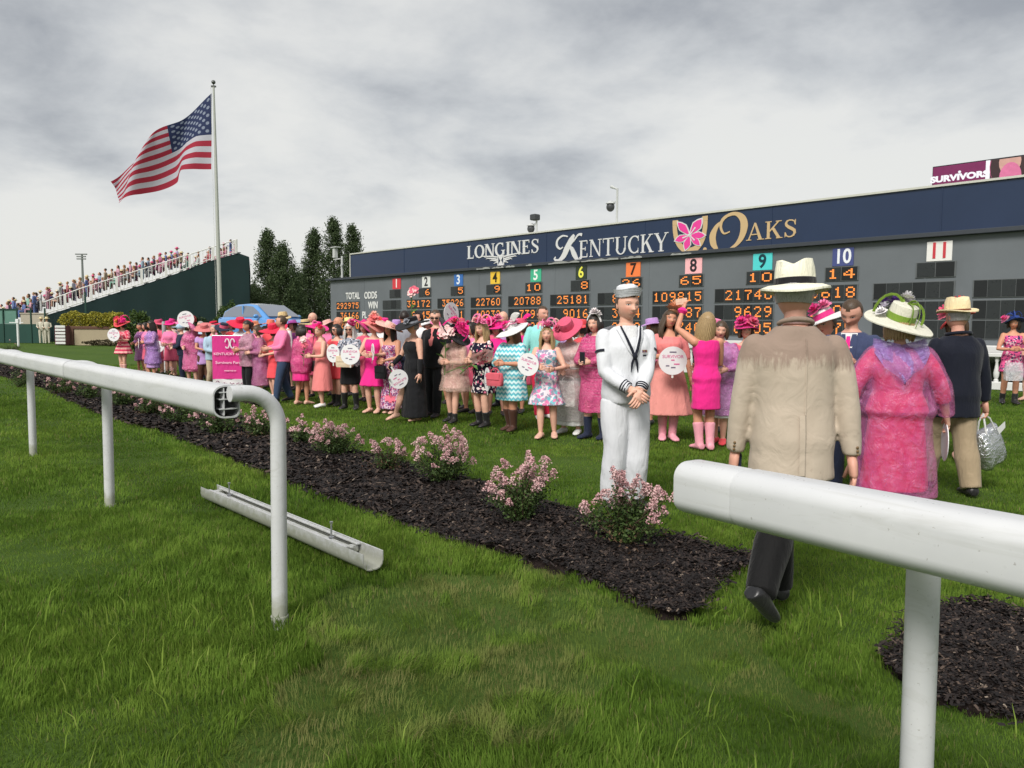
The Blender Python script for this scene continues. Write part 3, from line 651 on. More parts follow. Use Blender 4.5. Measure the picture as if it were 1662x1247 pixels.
# ================================================================== foliage helpers
def leaf_mat(name, c0, c1, rough=0.55, trans=True):
    t = NT(name); at = t.n('ShaderNodeAttribute'); at.attribute_name = 'tint'
    col = t.ramp(at.outputs['Fac'], [(0.0, c0), (1.0, c1)])
    t.set(color=col, rough=rough, spec=0.25)
    if trans:
        tr = t.n('ShaderNodeBsdfTranslucent'); t.l(col, tr.inputs[0]); ms = t.n('ShaderNodeMixShader'); ms.inputs[0].default_value = 0.3
        t.l(t.p.outputs[0], ms.inputs[1]); t.l(tr.outputs[0], ms.inputs[2]); t.l(ms.outputs[0], t.out.inputs[0])
    return t.m
def leaves_np(P, size, rs, aspect=0.55, up=0.3):
    """one bent 4-gon per point -> V, F, tint"""
    n = len(P); size = np.broadcast_to(size, (n,))
    d = rs.normal(size=(n, 3)); d[:, 2] = d[:, 2] * 0.7 + up; d /= np.linalg.norm(d, axis=1)[:, None]
    s = np.cross(d, rs.normal(size=(n, 3))); s /= np.linalg.norm(s, axis=1)[:, None] + 1e-9
    nn = np.cross(d, s); L = size[:, None]
    V = np.stack([P - d * L * .5, P + s * L * aspect * .5 + nn * L * .08, P + d * L * .5, P - s * L * aspect * .5 + nn * L * .08], 1)
    return V.reshape(-1, 3), np.arange(4 * n).reshape(n, 4), np.repeat(rs.rand(n), 4)
BARK = mat('bark', (0.07, 0.055, 0.045), 0.9, 0.3, 8, 0.6, 30)
CONIF = leaf_mat('conifer_foliage', (0.03, 0.055, 0.022), (0.11, 0.15, 0.065))
def conifer(px, pytop, Y, width, label, seed):
    rs = np.random.RandomState(seed); top = AT(px, pytop, Y); base = Vector((top.x, Y, 0)); Hh = top.z
    root = empty('conifer_tree', base, 0, label, 'tree', 'conifers behind the board')
    mb = MB(); mb.tube([(0, 0, -.3), (0.03, 0, Hh * .4), (0, 0, Hh * .97)], [0.22, 0.14, 0.02], 8)
    for k in range(26):
        z = Hh * (0.08 + 0.86 * k / 26); a = rs.rand() * 6.28; r = width * 0.42 * (1 - z / Hh) ** 0.75
        mb.tube([(0, 0, z), (math.cos(a) * r, math.sin(a) * r, z + r * .5)], [0.04, 0.008], 5)
    mb.build('trunk', BARK, root)
    # clumps along upswept branches
    pts = []; nb = 230
    for k in range(nb):
        f = (k + rs.rand()) / nb; z = Hh * (0.03 + 0.965 * f ** 1.1); a = rs.rand() * 6.28
        rmax = width * 0.5 * min(1.0, (1 - z / Hh) ** 0.62 * 1.02 + 0.02) * rs.uniform(0.72, 1.13)
        for q in (0.35, 0.6, 0.82, 1.0):
            if rs.rand() < 0.28: continue
            r = rmax * q; c = np.array([math.cos(a) * r, math.sin(a) * r, z + r * 0.55 - width * .12])
            m = 26; pts.append(c + rs.normal(size=(m, 3)) * np.array([0.14, 0.14, 0.22]) * (0.6 + width * .16))
    P = np.concatenate(pts); P[:, 2] = np.clip(P[:, 2], 0.05, Hh)
    V, Fq, ti = leaves_np(P, rs.uniform(0.12, 0.30, len(P)), rs, 0.5, 0.8)
    mesh_np('crown', V, Fq, CONIF, root, attrs={'tint': np.clip(ti * .8 + .2 * np.repeat(rs.rand(len(P)), 4), 0, 1)})
conifer(434, 370, 84, 5.2, 'leftmost dark conifer of the row beside the grandstand end', 1)
conifer(459, 391, 80, 5.6, 'short broad dark conifer, second from the grandstand end', 2)
conifer(509, 369, 86, 4.8, 'slim dark conifer in the middle of the tree row', 3)
conifer(541, 350, 84, 5.2, 'tallest dark conifer, just behind the leftmost camera mast', 4)
conifer(572, 362, 88, 5.0, 'dark conifer partly hidden by the left end of the navy banner', 5)
conifer(483, 440, 92, 5.8, 'lower dark conifer filling the gap in the tree row', 6)
conifer(412, 462, 88, 4.0, 'low dark conifer right beside the grandstand end', 7)
def shrub_ball(name, p, rx, ry, rz, m, label, cat, seed, n=1500, leaf=0.09, group=None, stems=5):
    rs = np.random.RandomState(seed); root = empty(name, p, 0, label, cat, group)
    mb = MB()
    for k in range(stems):
        a = rs.rand() * 6.28; mb.tube([(0, 0, 0), (math.cos(a) * rx * .3, math.sin(a) * ry * .3, rz * .7), (math.cos(a) * rx * .6, math.sin(a) * ry * .6, rz * 1.5)], [0.02, 0.014, 0.004], 5)
    mb.build('stem', BARK, root)
    d = rs.normal(size=(n, 3)); d /= np.linalg.norm(d, axis=1)[:, None]; r = rs.uniform(0.55, 1.0, n) ** 0.6 * (1 + 0.16 * np.sin(d[:, 0] * 7 + seed) * np.cos(d[:, 2] * 6))
    P = d * r[:, None] * np.array([rx, ry, rz]); P[:, 2] += rz * 0.95; P[:, 2] = np.maximum(P[:, 2], 0.03)
    V, Fq, ti = leaves_np(P, leaf * rs.uniform(.7, 1.3, n), rs, .6, .4)
    mesh_np('foliage', V, Fq, m, root, attrs={'tint': ti}); return root
YEL = leaf_mat('yellow_green_leaf', (0.20, 0.20, 0.02), (0.46, 0.40, 0.06)); GRN = leaf_mat('mid_green_leaf', (0.03, 0.06, 0.015), (0.10, 0.15, 0.035)); DGRN = leaf_mat('dark_green_leaf', (0.012, 0.026, 0.010), (0.045, 0.075, 0.025))
# hedge behind the balustrade
def build_hedge():
    rs = np.random.RandomState(31); root = empty('hedge', BPT + ALONG * U0 + BN * 0.42, BRZ, 'clipped dark green hedge behind the white balustrade', 'hedge')
    n = 14000; P = np.stack([rs.uniform(3, 42, n), rs.uniform(-.28, .3, n), rs.uniform(0.05, 0.84, n)], 1)
    V, Fq, ti = leaves_np(P, rs.uniform(.05, .11, n), rs, .6, .2); mesh_np('foliage', V, Fq, DGRN, root, attrs={'tint': ti})
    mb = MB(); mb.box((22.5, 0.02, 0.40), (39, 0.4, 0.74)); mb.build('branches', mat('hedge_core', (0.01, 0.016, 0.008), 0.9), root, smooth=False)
build_hedge()
# ================================================================== flag and pole
def build_flag():
    Yp = 58.0; t = AT(346.6, 140, Yp); b = AT(357.5, 520, Yp); d = (t - b); base = b - d * (b.z / d.z)
    root = empty('flagpole', base, 0, 'tall pale metal flagpole with ball top beside the grandstand', 'flagpole'); top = t - base
    PALE = mat('pale_metal_pole', S(176, 178, 170), 0.45, metal=0.2)
    mb = MB(); mb.tube([Vector((0, 0, -.3)), top * .3, top * .7, top], [0.17, 0.15, 0.11, 0.07], 14); mb.build('shaft', PALE, root)
    mb = MB(); mb.ell(top + Vector((0, 0, .28)), (.15, .15, .15), 14, 10); mb.tube([top, top + Vector((0, 0, .3))], .03, 6); mb.build('finial', mat('finial_dark', S(96, 98, 96), 0.4, metal=0.5), root)
    mb = MB(); mb.box(top + Vector((0.0, 0, -.02)), (.34, .16, .12), bev=.02); mb.build('truck', mat('finial_dark', S(96, 98, 96), 0.4), root)
    mb = MB(); mb.tube([top + Vector((-.2, 0, -.05)), top * .5 + Vector((-.25, -.05, 0)), Vector((-.24, -.1, 1.2))], 0.012, 5); mb.build('halyard', mat('rope', (0.6, 0.6, 0.58)), root)
    # the cloth, 13 stripes and a canton, with real folds
    t2 = NT('flag_cloth'); at = t2.n('ShaderNodeAttribute'); at.attribute_name = 'fuv'; sp = t2.n('ShaderNodeSeparateXYZ'); t2.l(at.outputs['Vector'], sp.inputs[0])
    u, v = sp.outputs[0], sp.outputs[1]       # u along the fly 0..1, v down 0..1
    st = t2.math('MODULO', t2.math('FLOOR', t2.math('MULTIPLY', v, 13)), 2)
    col = t2.mix(st, S(178, 58, 76), S(206, 204, 214))
    can = t2.math('MULTIPLY', t2.math('LESS_THAN', u, 0.4), t2.math('LESS_THAN', v, 7 / 13))
    a = t2.math('MULTIPLY', u, 12 / 0.4); b2 = t2.math('MULTIPLY', v, 10 / (7 / 13))
    ra, rb = t2.math('ROUND', a), t2.math('ROUND', b2)
    dd = t2.math('SQRT', t2.math('ADD', t2.math('POWER', t2.math('ABSOLUTE', t2.math('SUBTRACT', a, ra)), 2), t2.math('POWER', t2.math('ABSOLUTE', t2.math('SUBTRACT', b2, rb)), 2)))
    odd = t2.math('LESS_THAN', t2.math('MODULO', t2.math('ADD', ra, rb), 2), 0.5)
    ins = t2.math('MULTIPLY', t2.math('MULTIPLY', t2.math('GREATER_THAN', ra, .5), t2.math('LESS_THAN', ra, 11.5)), t2.math('MULTIPLY', t2.math('GREATER_THAN', rb, .5), t2.math('LESS_THAN', rb, 9.5)))
    star = t2.math('MULTIPLY', t2.math('MULTIPLY', t2.math('LESS_THAN', dd, .42), odd), ins)
    blue = t2.mix(star, S(58, 66, 100), S(150, 158, 178))
    col = t2.mix(can, col, blue); t2.set(color=col, rough=.75, spec=.15)
    tr = t2.n('ShaderNodeBsdfTranslucent'); t2.l(col, tr.inputs[0]); ms = t2.n('ShaderNodeMixShader'); ms.inputs[0].default_value = .42
    t2.l(t2.p.outputs[0], ms.inputs[1]); t2.l(tr.outputs[0], ms.inputs[2]); t2.l(ms.outputs[0], t2.out.inputs[0])
    nu, nv = 72, 36
    def curve(l):
        l = [AT(x, y, Yp) for x, y in l]; s = [0]
        for i in range(1, len(l)): s.append(s[-1] + (l[i] - l[i - 1]).length)
        s = np.array(s) / s[-1]; A = np.array([tuple(p) for p in l])
        def f(t): return np.array([np.interp(t, s, A[:, k]) for k in range(3)])
        return f
    up = curve([(343.5, 151.5), (318, 172), (290, 196), (272, 209), (240, 235), (212, 262), (192, 280), (178, 293)])
    mid = curve([(343.5, 214), (320, 218), (300, 226), (278, 240), (248, 258), (222, 276), (198, 298), (184, 313)])
    lo = curve([(343, 275), (318, 276), (297, 278), (291, 284), (284, 294), (262, 304), (232, 318), (190, 329)])
    V = []; A = []
    for i in range(nu + 1):
        t_ = i / nu; a_, m_, c_ = up(t_), mid(t_), lo(t_)
        for j in range(nv + 1):
            s_ = j / nv; l0 = (1 - s_) * (1 - 2 * s_); l1 = 4 * s_ * (1 - s_); l2 = s_ * (2 * s_ - 1)
            p = a_ * l0 + m_ * l1 + c_ * l2
            ph = t_ * 9.5 - s_ * 3.2; p[1] += math.sin(ph) * 0.75 * min(1, t_ * 3) + math.sin(ph * 2.1 + 1) * .22 * t_
            p[2] += math.sin(t_ * 17 + s_ * 2) * .06 * t_; V.append(p); A.append((t_, min(s_, .9999), 0))
    i = np.arange(nu * nv); r = i // nv; c = i % nv; k = r * (nv + 1) + c
    o = mesh_np('flag', np.array(V), np.stack([k, k + 1, k + nv + 2, k + nv + 1], 1), t2.m, smooth=True, attrs={'fuv': np.array(A)})
    tag(o, 'large striped flag with starred blue canton flying left from the pole', 'flag')
build_flag()
# ================================================================== grandstand
GSO = AT(405, 470, 70.0); GSO.z = 0
GSX = Vector((-0.893, -0.45, 0)).normalized(); GSD = Vector((-0.45, 0.893, 0)).normalized()
def SP(px, py):
    d = ray(px, py); n = GSD; t = (GSO - CAMP).dot(n) / d.dot(n); q = CAMP + d * t; return (q - GSO).dot(GSX), q.z
def spectator_mesh(kind):
    """small figure: clothes take the object's own colour; slots: cloth, skin, hair"""
    mb = MB(); s = kind % 3; f = 0.0 if kind >= 3 else -0.42
    mb.cur = 0
    if kind < 3:   # seated: lap and shins
        for sx in (-1, 1):
            mb.tube([(sx * .09, 0, .5), (sx * .1, -.4, .53)], [.09, .07], 7); mb.tube([(sx * .1, -.4, .53), (sx * .1, -.42, .06)], [.065, .045], 7)
        z0 = .46
    else:
        for sx in (-1, 1): mb.tube([(sx * .09, 0, .88), (sx * .1, .01, .45), (sx * .1, .02, .05)], [.09, .065, .05], 7)
        z0 = .85
    def ringz(z, rx, ry): return [(rx * math.cos(2 * math.pi * j / 10), ry * math.sin(2 * math.pi * j / 10), z) for j in range(10)]
    mb.rings([ringz(z0, .15, .11), ringz(z0 + .14, .17, .12), ringz(z0 + .3, .15, .11), ringz(z0 + .46, .19, .12), ringz(z0 + .55, .17, .09), ringz(z0 + .60, .06, .06)])
    for sx in (-1, 1):
        e = [(sx * .2, 0, z0 + .53), (sx * .25, -.03, z0 + .27), (sx * .14, -.24, z0 + (.2 if s else .34))] if s != 2 else [(sx * .2, 0, z0 + .53), (sx * .26, .02, z0 + .25), (sx * .24, -.06, z0)]
        mb.tube(e, [.06, .05, .04], 7)
    mb.cur = 1; mb.tube([(0, 0, z0 + .55), (0, -.01, z0 + .68)], [.055, .055], 8); mb.ell((0, -.02, z0 + .76), (.078, .095, .115), 10, 8)
    for sx in (-1, 1): mb.ell((sx * .14 if s != 2 else sx * .24, -.25 if s != 2 else -.06, z0 + ((.2 if s else .34) if s != 2 else -.03)), (.04, .05, .05), 6, 5)
    mb.cur = 2
    mb.ell((0, .015, z0 + .79), (.088, .1, .105), 10, 8)
    if s == 1:
        mb.cur = 3; mb.rings([ringz(z0 + .80, .2, .21), ringz(z0 + .825, .2, .21), ringz(z0 + .83, .1, .11), ringz(z0 + .93, .085, .095)])
    if s == 0: mb.cur = 2; mb.tube([(0, .05, z0 + .82), (0, .09, z0 + .6)], [.08, .05], 8)
    return mb
def obj_color_mat():
    t = NT('spectator_clothes'); oi = t.n('ShaderNodeObjectInfo'); n = t.noise(9, 3)
    t.set(color=t.mix(t.math('MULTIPLY', n, .35), oi.outputs['Color'], (0.05, 0.05, 0.06)), rough=.8, spec=.1); return t.m
def build_grandstand():
    root = empty('grandstand', GSO, math.atan2(GSX.y, GSX.x), 'temporary grandstand with dark green side sheeting and white stair railing', 'grandstand')
    CLOTH = mat('dark_green_sheeting', (0.012, 0.030, 0.030), 0.85, 0.25, 0.6, 0.4, 2.5, world=True); PALEM = mat('white_railing', (0.72, 0.71, 0.68), 0.5)
    q = [SP(*a) for a in ((404, 417), (387, 411), (340, 424), (290, 443), (240, 460), (200, 472), (162, 484), (101, 504), (60, 516))]
    s = np.array([a[0] for a in q]); z = np.array([a[1] for a in q]); xs = np.linspace(s[0], s[-1], 60); zz = np.interp(xs, s, z)
    # local frame: x down the rake, -y into the depth of the stand
    mb = MB(); rs_ = []
    for k in range(9):
        f = k / 8; rs_.append([(x, 0.06 * math.sin(x * 2.3 + f * 2) * (1 - abs(2 * f - 1)), zv * (1 - f)) for x, zv in zip(xs, zz)])
    mb.rings(rs_, cap=False, closed=False); mb.build('side_sheeting', CLOTH, root)
    mb = MB(); zt = zz[0]
    mb.rings([[(-0.02 - 0.1 * math.sin(f * 6), -d, zt * (1 - f) - .02) for d in np.linspace(0.0, 36, 12)] for f in np.linspace(0, 1, 6)], cap=False, closed=False); mb.build('back_sheeting', CLOTH, root)
    # seating rows
    nrow = 58; seat = mat('bench_aluminium', (0.45, 0.46, 0.47), 0.45, metal=0.4); L = s[-1]
    def zf(x): return float(np.interp(x, s, z))
    sl = np.polyfit(s[1:], z[1:], 1)
    rows = []
    for i in range(nrow):
        x = 0.9 + i * (L + 11) / nrow; zz_ = max(sl[0] * x + sl[1] - 0.35, 0.35); rows.append((x, zz_))
        mb = MB(); mb.box((x, -18.2, zz_ - .04), (0.56, 36, .07)); mb.box((x - .1, -18.2, zz_ + .42), (.3, 36, .05)); mb.build('bench_row', seat, root, smooth=False) if i % 2 == 0 else None
    # railing along the rake
    rt = [SP(*a) for a in ((384.5, 389), (126, 470), (71, 491))]
    def rz_(x): return float(np.interp(x, [a[0] for a in rt], [a[1] for a in rt]))
    def rb_(x): return min(zf(x) + .05, rz_(x) - .9)
    x0, x1 = rt[0][0], rt[-1][0]; xs2 = np.linspace(x0, x1, 12)
    mb = MB(); mb.tube([(x, 0.05, rz_(x)) for x in xs2], .045, 8); mb.build('handrail', PALEM, root)
    mb = MB(); mb.tube([(x, 0.05, rb_(x) + .1) for x in xs2], .035, 8); mb.build('bottom_rail', PALEM, root)
    mb = MB(); mb.tube([(x0, 0.05, rz_(x0) - 1.1), (x0, 0.05, rz_(x0)), (x0, -12, rz_(x0))], .04, 8); mb.build('back_handrail', PALEM, root)
    n = int((x1 - x0) / 0.27)
    bal = MB(); bal.tube([(0, 0, 0), (0, 0, 1.0)], .024, 6); b0 = None
    for i in range(n):
        x = x0 + (i + .5) * (x1 - x0) / n; a, b = rb_(x), rz_(x)
        if i % 7 == 0:
            mb = MB(); mb.box((x, 0.07, (a + b) / 2), (.2, .06, b - a), bev=.01); mb.build('railing_post', PALEM, root, smooth=False); continue
        if b0 is None: o = b0 = bal.build('baluster', PALEM, root)
        else: o = b0.copy(); COL.objects.link(o)
        o.location = (x, .05, a); o.scale = (1, 1, b - a)
    for i in range(10):
        mb = MB(); x = x0 + .02; mb.tube([(x, -.5 - i * .9, rz_(x0) - 1.0), (x, -.5 - i * .9, rz_(x0))], .024, 6); mb.build('baluster', PALEM, root)
    # spectators
    cm = obj_color_mat(); sk = mat('far_skin', S(196, 150, 126), 0.6); hairs = [mat('far_hair_dark', (0.03, 0.022, 0.018), .7), mat('far_hair_fair', (0.22, 0.14, 0.06), .7)]; hatm = [mat('far_straw_hat', S(214, 200, 160), .8), mat('far_pink_hat', S(216, 96, 140), .8)]
    meshes = {}
    for kind in range(6):
        for h in range(2):
            mb = spectator_mesh(kind); o = mb.build('spectator', [cm, sk, hairs[h], hatm[h]], None); meshes[(kind, h)] = o.data; bpy.data.objects.remove(o)
    pal = [('pale pink', S(222, 158, 180)), ('rose pink', S(206, 92, 130)), ('white', S(222, 222, 220)), ('pale blue', S(150, 180, 204)), ('bright blue', S(52, 96, 176)), ('red', S(186, 52, 66)), ('lilac', S(176, 160, 206)), ('navy', S(44, 50, 78)), ('mint green', S(150, 212, 190)), ('grey', S(150, 152, 156)), ('peach', S(226, 170, 140)), ('tan', S(180, 156, 120)), ('magenta', S(190, 60, 130))]
    rnd = random.Random(12); n = 0
    for i, (x, zr) in enumerate(rows):
        top = i < 10
        for k in range(5 if not top else 3):
            d = 0.45 + k * 0.6 + rnd.uniform(-.15, .15) + (rnd.uniform(0, 4) if top else 0)
            if rnd.random() < (.5 if i < 7 else .08): continue
            cn, c = pal[int(rnd.random() ** 1.15 * len(pal))]; kind = rnd.choice((0, 1, 2, 0, 1, 3, 4, 5)); 
            meshes_key = (kind, rnd.randrange(2)); o = bpy.data.objects.new('spectator', meshes[meshes_key]); COL.objects.link(o)
            o.location = GSO + GSX * (x - .08 + (0 if kind < 3 else .25)) + GSD * d + Vector((0, 0, zr - .005)); o.location.z += (.75 if i > 9 else .1) * (1 if zr > .4 else .55)
            o.rotation_euler = (0, 0, math.atan2(GSX.y, GSX.x) + R(90) + rnd.uniform(-.5, .5)); sv = rnd.uniform(.95, 1.08); o.scale = (sv, sv, sv); hk = meshes_key[1]; c = tuple(.72 * q + .13 for q in c); o.color = (*c, 1)
            tag(o, '%s %s spectator in %s clothes on the %s grandstand rows' % ('seated' if kind < 3 else 'standing', (('straw hatted', 'pink hatted')[hk] if kind % 3 == 1 else ('dark haired', 'fair haired')[hk]), cn, 'upper' if i < 15 else 'middle' if i < 32 else 'lower'), 'person', 'spectators on the grandstand'); n += 1
    return meshes, root
SPEC, _gs = build_grandstand()
# two people in cream coats by the fence opening
for px, py, lab in ((68, 552, 'left of two people in cream coats by the fence opening'), (77, 553, 'right of two people in cream coats by the fence opening')):
    o = bpy.data.objects.new('person', SPEC[(4, 0)]); COL.objects.link(o); p = G(px, py); p = p * (56.0 / p.y); p.z = 0; o.location = p; o.color = (*S(214, 208, 190), 1); o.scale = (1.1, 1.1, 1.1); o.rotation_euler.z = 0.4
    tag(o, lab, 'person', 'people by the fence opening')
# ================================================================== fences, planter, far greenery
def far(px, Y, z=0.0):
    d = ray(px, 530); t = Y / d.y; return Vector((d.x * t, Y, z))
def build_far_left():
    GM = mat('green_mesh_screen', (0.02, 0.06, 0.048), 0.8, 0.2, 1.5, 0.3, 20); GM2 = mat('pale_green_mesh', S(92, 128, 116), 0.8, 0.2, 1.5, .3, 20); GP = mat('green_post', (0.02, 0.055, 0.042), .5)
    a = far(-60, 58); b = far(74, 57); L = (b - a).length; rz = math.atan2(b.y - a.y, b.x - a.x)
    root = empty('screened_fence', a, rz, 'green mesh screened fence at the left edge', 'fence'); n = 6
    for i in range(n):
        x0, x1 = L * i / n, L * (i + 1) / n; mb = MB(); mb.box(((x0 + x1) / 2, 0, .72), (x1 - x0 - .1, .03, 1.4)); mb.build('screen_panel', GM, root, smooth=False)
        if i < 4: mb = MB(); mb.box(((x0 + x1) / 2, 0.03, 1.95), (x1 - x0 - .1, .03, 1.04)); mb.build('screen_panel', GM2, root, smooth=False)
    for i in range(n + 1): mb = MB(); mb.box((L * i / n, -.03, 1.3), (.09, .09, 2.6)); mb.build('post', GP, root, smooth=False)
    mb = MB(); mb.tube([(0, -.03, 2.5), (L * 4 / n, -.03, 2.5)], .04, 6); mb.build('top_rail', GP, root)
    # low concrete wall behind
    a2 = far(36, 61); b2 = far(76, 61); root = empty('low_wall', a2, 0, 'low beige wall behind the green fence', 'wall'); mb = MB(); mb.box(((b2.x - a2.x) / 2, 0, 1.1), (b2.x - a2.x, .3, 2.2), bev=.02); mb.build('wall_body', mat('beige_wall', S(176, 168, 150), .8, .1), root, smooth=False)
    mb = MB(); mb.box(((b2.x - a2.x) / 2, 0, 2.25), (b2.x - a2.x + .1, .4, .09), bev=.01); mb.build('wall_cap', mat('beige_wall', S(176, 168, 150), .8, .1), root, smooth=False)
    # dark picket fence in front of the sheeting
    a = far(80, 56.5); b = far(350, 60); L = (b - a).length; root = empty('picket_fence', a, math.atan2(b.y - a.y, b.x - a.x), 'thin dark green picket fence in front of the grandstand sheeting', 'fence')
    PM = mat('dark_picket', (0.016, 0.03, 0.028), .5)
    for z in (.3, 1.75): mb = MB(); mb.box((L / 2, 0, z), (L, .03, .05)); mb.build('rail', PM, root, smooth=False)
    pk = MB(); pk.box((0, 0, 1.0), (.03, .03, 2.0)); p0 = pk.build('picket', PM, root, smooth=False); N = 64
    for i in range(1, N + 1): q = p0.copy(); COL.objects.link(q); q.location.x = L * i / N
    mb = MB(); mb.box((L * .21, .1, 1.9), (.12, .12, 3.8)); mb.build('tall_post', GP, root, smooth=False)
    # planter with yellow shrubs
    a = far(107, 52.5); b = far(215, 53.5); L = (b - a).length; root = empty('planter', a, math.atan2(b.y - a.y, b.x - a.x), 'long tan planter with brown corner and cap', 'planter')
    TAN = mat('tan_render', S(172, 158, 132), .8, .1, 1.5); BRN = mat('brown_timber', S(98, 70, 58), .7, .2)
    mb = MB(); mb.box((L / 2 + .25, .5, .55), (L - .5, 1.0, 1.1)); mb.build('front_panel', TAN, root, smooth=False)
    mb = MB(); mb.box((.2, .5, .65), (.5, 1.05, 1.3), bev=.02); mb.build('corner_post', BRN, root, smooth=False)
    mb = MB(); mb.box((L / 2 + .25, .5, 1.2), (L - .3, 1.1, .2), bev=.02); mb.build('cap', BRN, root, smooth=False)
    dxy = (b - a).normalized()
    for i, px in enumerate((123, 160, 188)):
        p = far(px, 53.3, 1.1); shrub_ball('yellow_shrub', p, 1.15 if i < 2 else .9, .5, .62, YEL, ['yellow green rounded shrub at the left end of the tan planter', 'yellow green rounded shrub in the middle of the tan planter', 'yellow green shrub beside the coral hat, right end of the planter'][i], 'shrub', 40 + i, 1800, .15)
    p = far(177, 51.5); shrub_ball('low_plants', p, 1.9, .3, .22, leaf_mat('reddish_ground_leaf', (0.05, 0.04, 0.02), (0.11, 0.09, 0.05)), 'row of low reddish plants at the foot of the planter', 'plant', 51, 1400, .12)
    # white louvred box beside the planter
    p = far(97, 52); root = empty('louvred_box', p, 0, 'white louvred box at the end of the tan planter', 'box'); mb = MB(); mb.box((0, .3, .68), (.72, .6, 1.3), bev=.02); mb.build('case', mat('box_maroon', S(110, 70, 74), .7), root, smooth=False)
    for i in range(6): mb = MB(); mb.box((0.04, -.03, .16 + i * .22), (.66, .07, .16), bev=.02); mb.build('louvre', WHITEP, root, smooth=False)
    # leafy shrubs behind the crowd
    shrub_ball('leafy_shrub', far(224, 42), .75, .6, 1.15, GRN, 'tall mid green leafy shrub right of the coral hat', 'shrub', 61, 2600, .16)
    shrub_ball('leafy_shrub', far(312, 40), 1.3, .7, .95, DGRN, 'dark green leafy shrub behind the raised white fan', 'shrub', 62, 2600, .16)
    shrub_ball('leafy_shrub', far(372, 44), .9, .6, 1.4, GRN, 'green leafy shrub between the flagpole and the blue car', 'shrub', 63, 2600, .16)
    # slim stakes near the bed
    SM = mat('stake_white', (0.72, 0.73, 0.73), .4); GR = mat('stake_grey', (0.32, 0.32, 0.33), .5)
    p = G(268, 612); k = (p.y) / FPX; root = empty('marker_stake', p, 0, 'thin white stake with thick grey top before the pink crowd', 'stake'); h = AT(268, 522, p.y).z
    mb = MB(); mb.tube([(0, 0, -.1), (0, 0, h * .76)], .018, 8); mb.build('shaft', SM, root); mb = MB(); mb.tube([(0, 0, h * .72), (0, 0, h * .73), (0, 0, h * .985), (0, 0, h)], [.03, .05, .05, .035], 12); mb.build('head', GR, root)
    p = G(30, 562); root = empty('marker_stake', p, 0, 'white stake with a crossbar in front of the green fence', 'stake'); h = AT(28, 518, p.y).z
    mb = MB(); mb.tube([(0, 0, -.1), (0, 0, h)], .07, 8); mb.build('shaft', SM, root); mb = MB(); mb.box((-.08, 0, h * .87), (.9, .03, .05)); mb.build('crossbar', SM, root, smooth=False)
    mb = MB(); mb.box((0, 0, h * .92), (.18, .18, h * .16), bev=.02); mb.build('head', SM, root, smooth=False)
build_far_left()
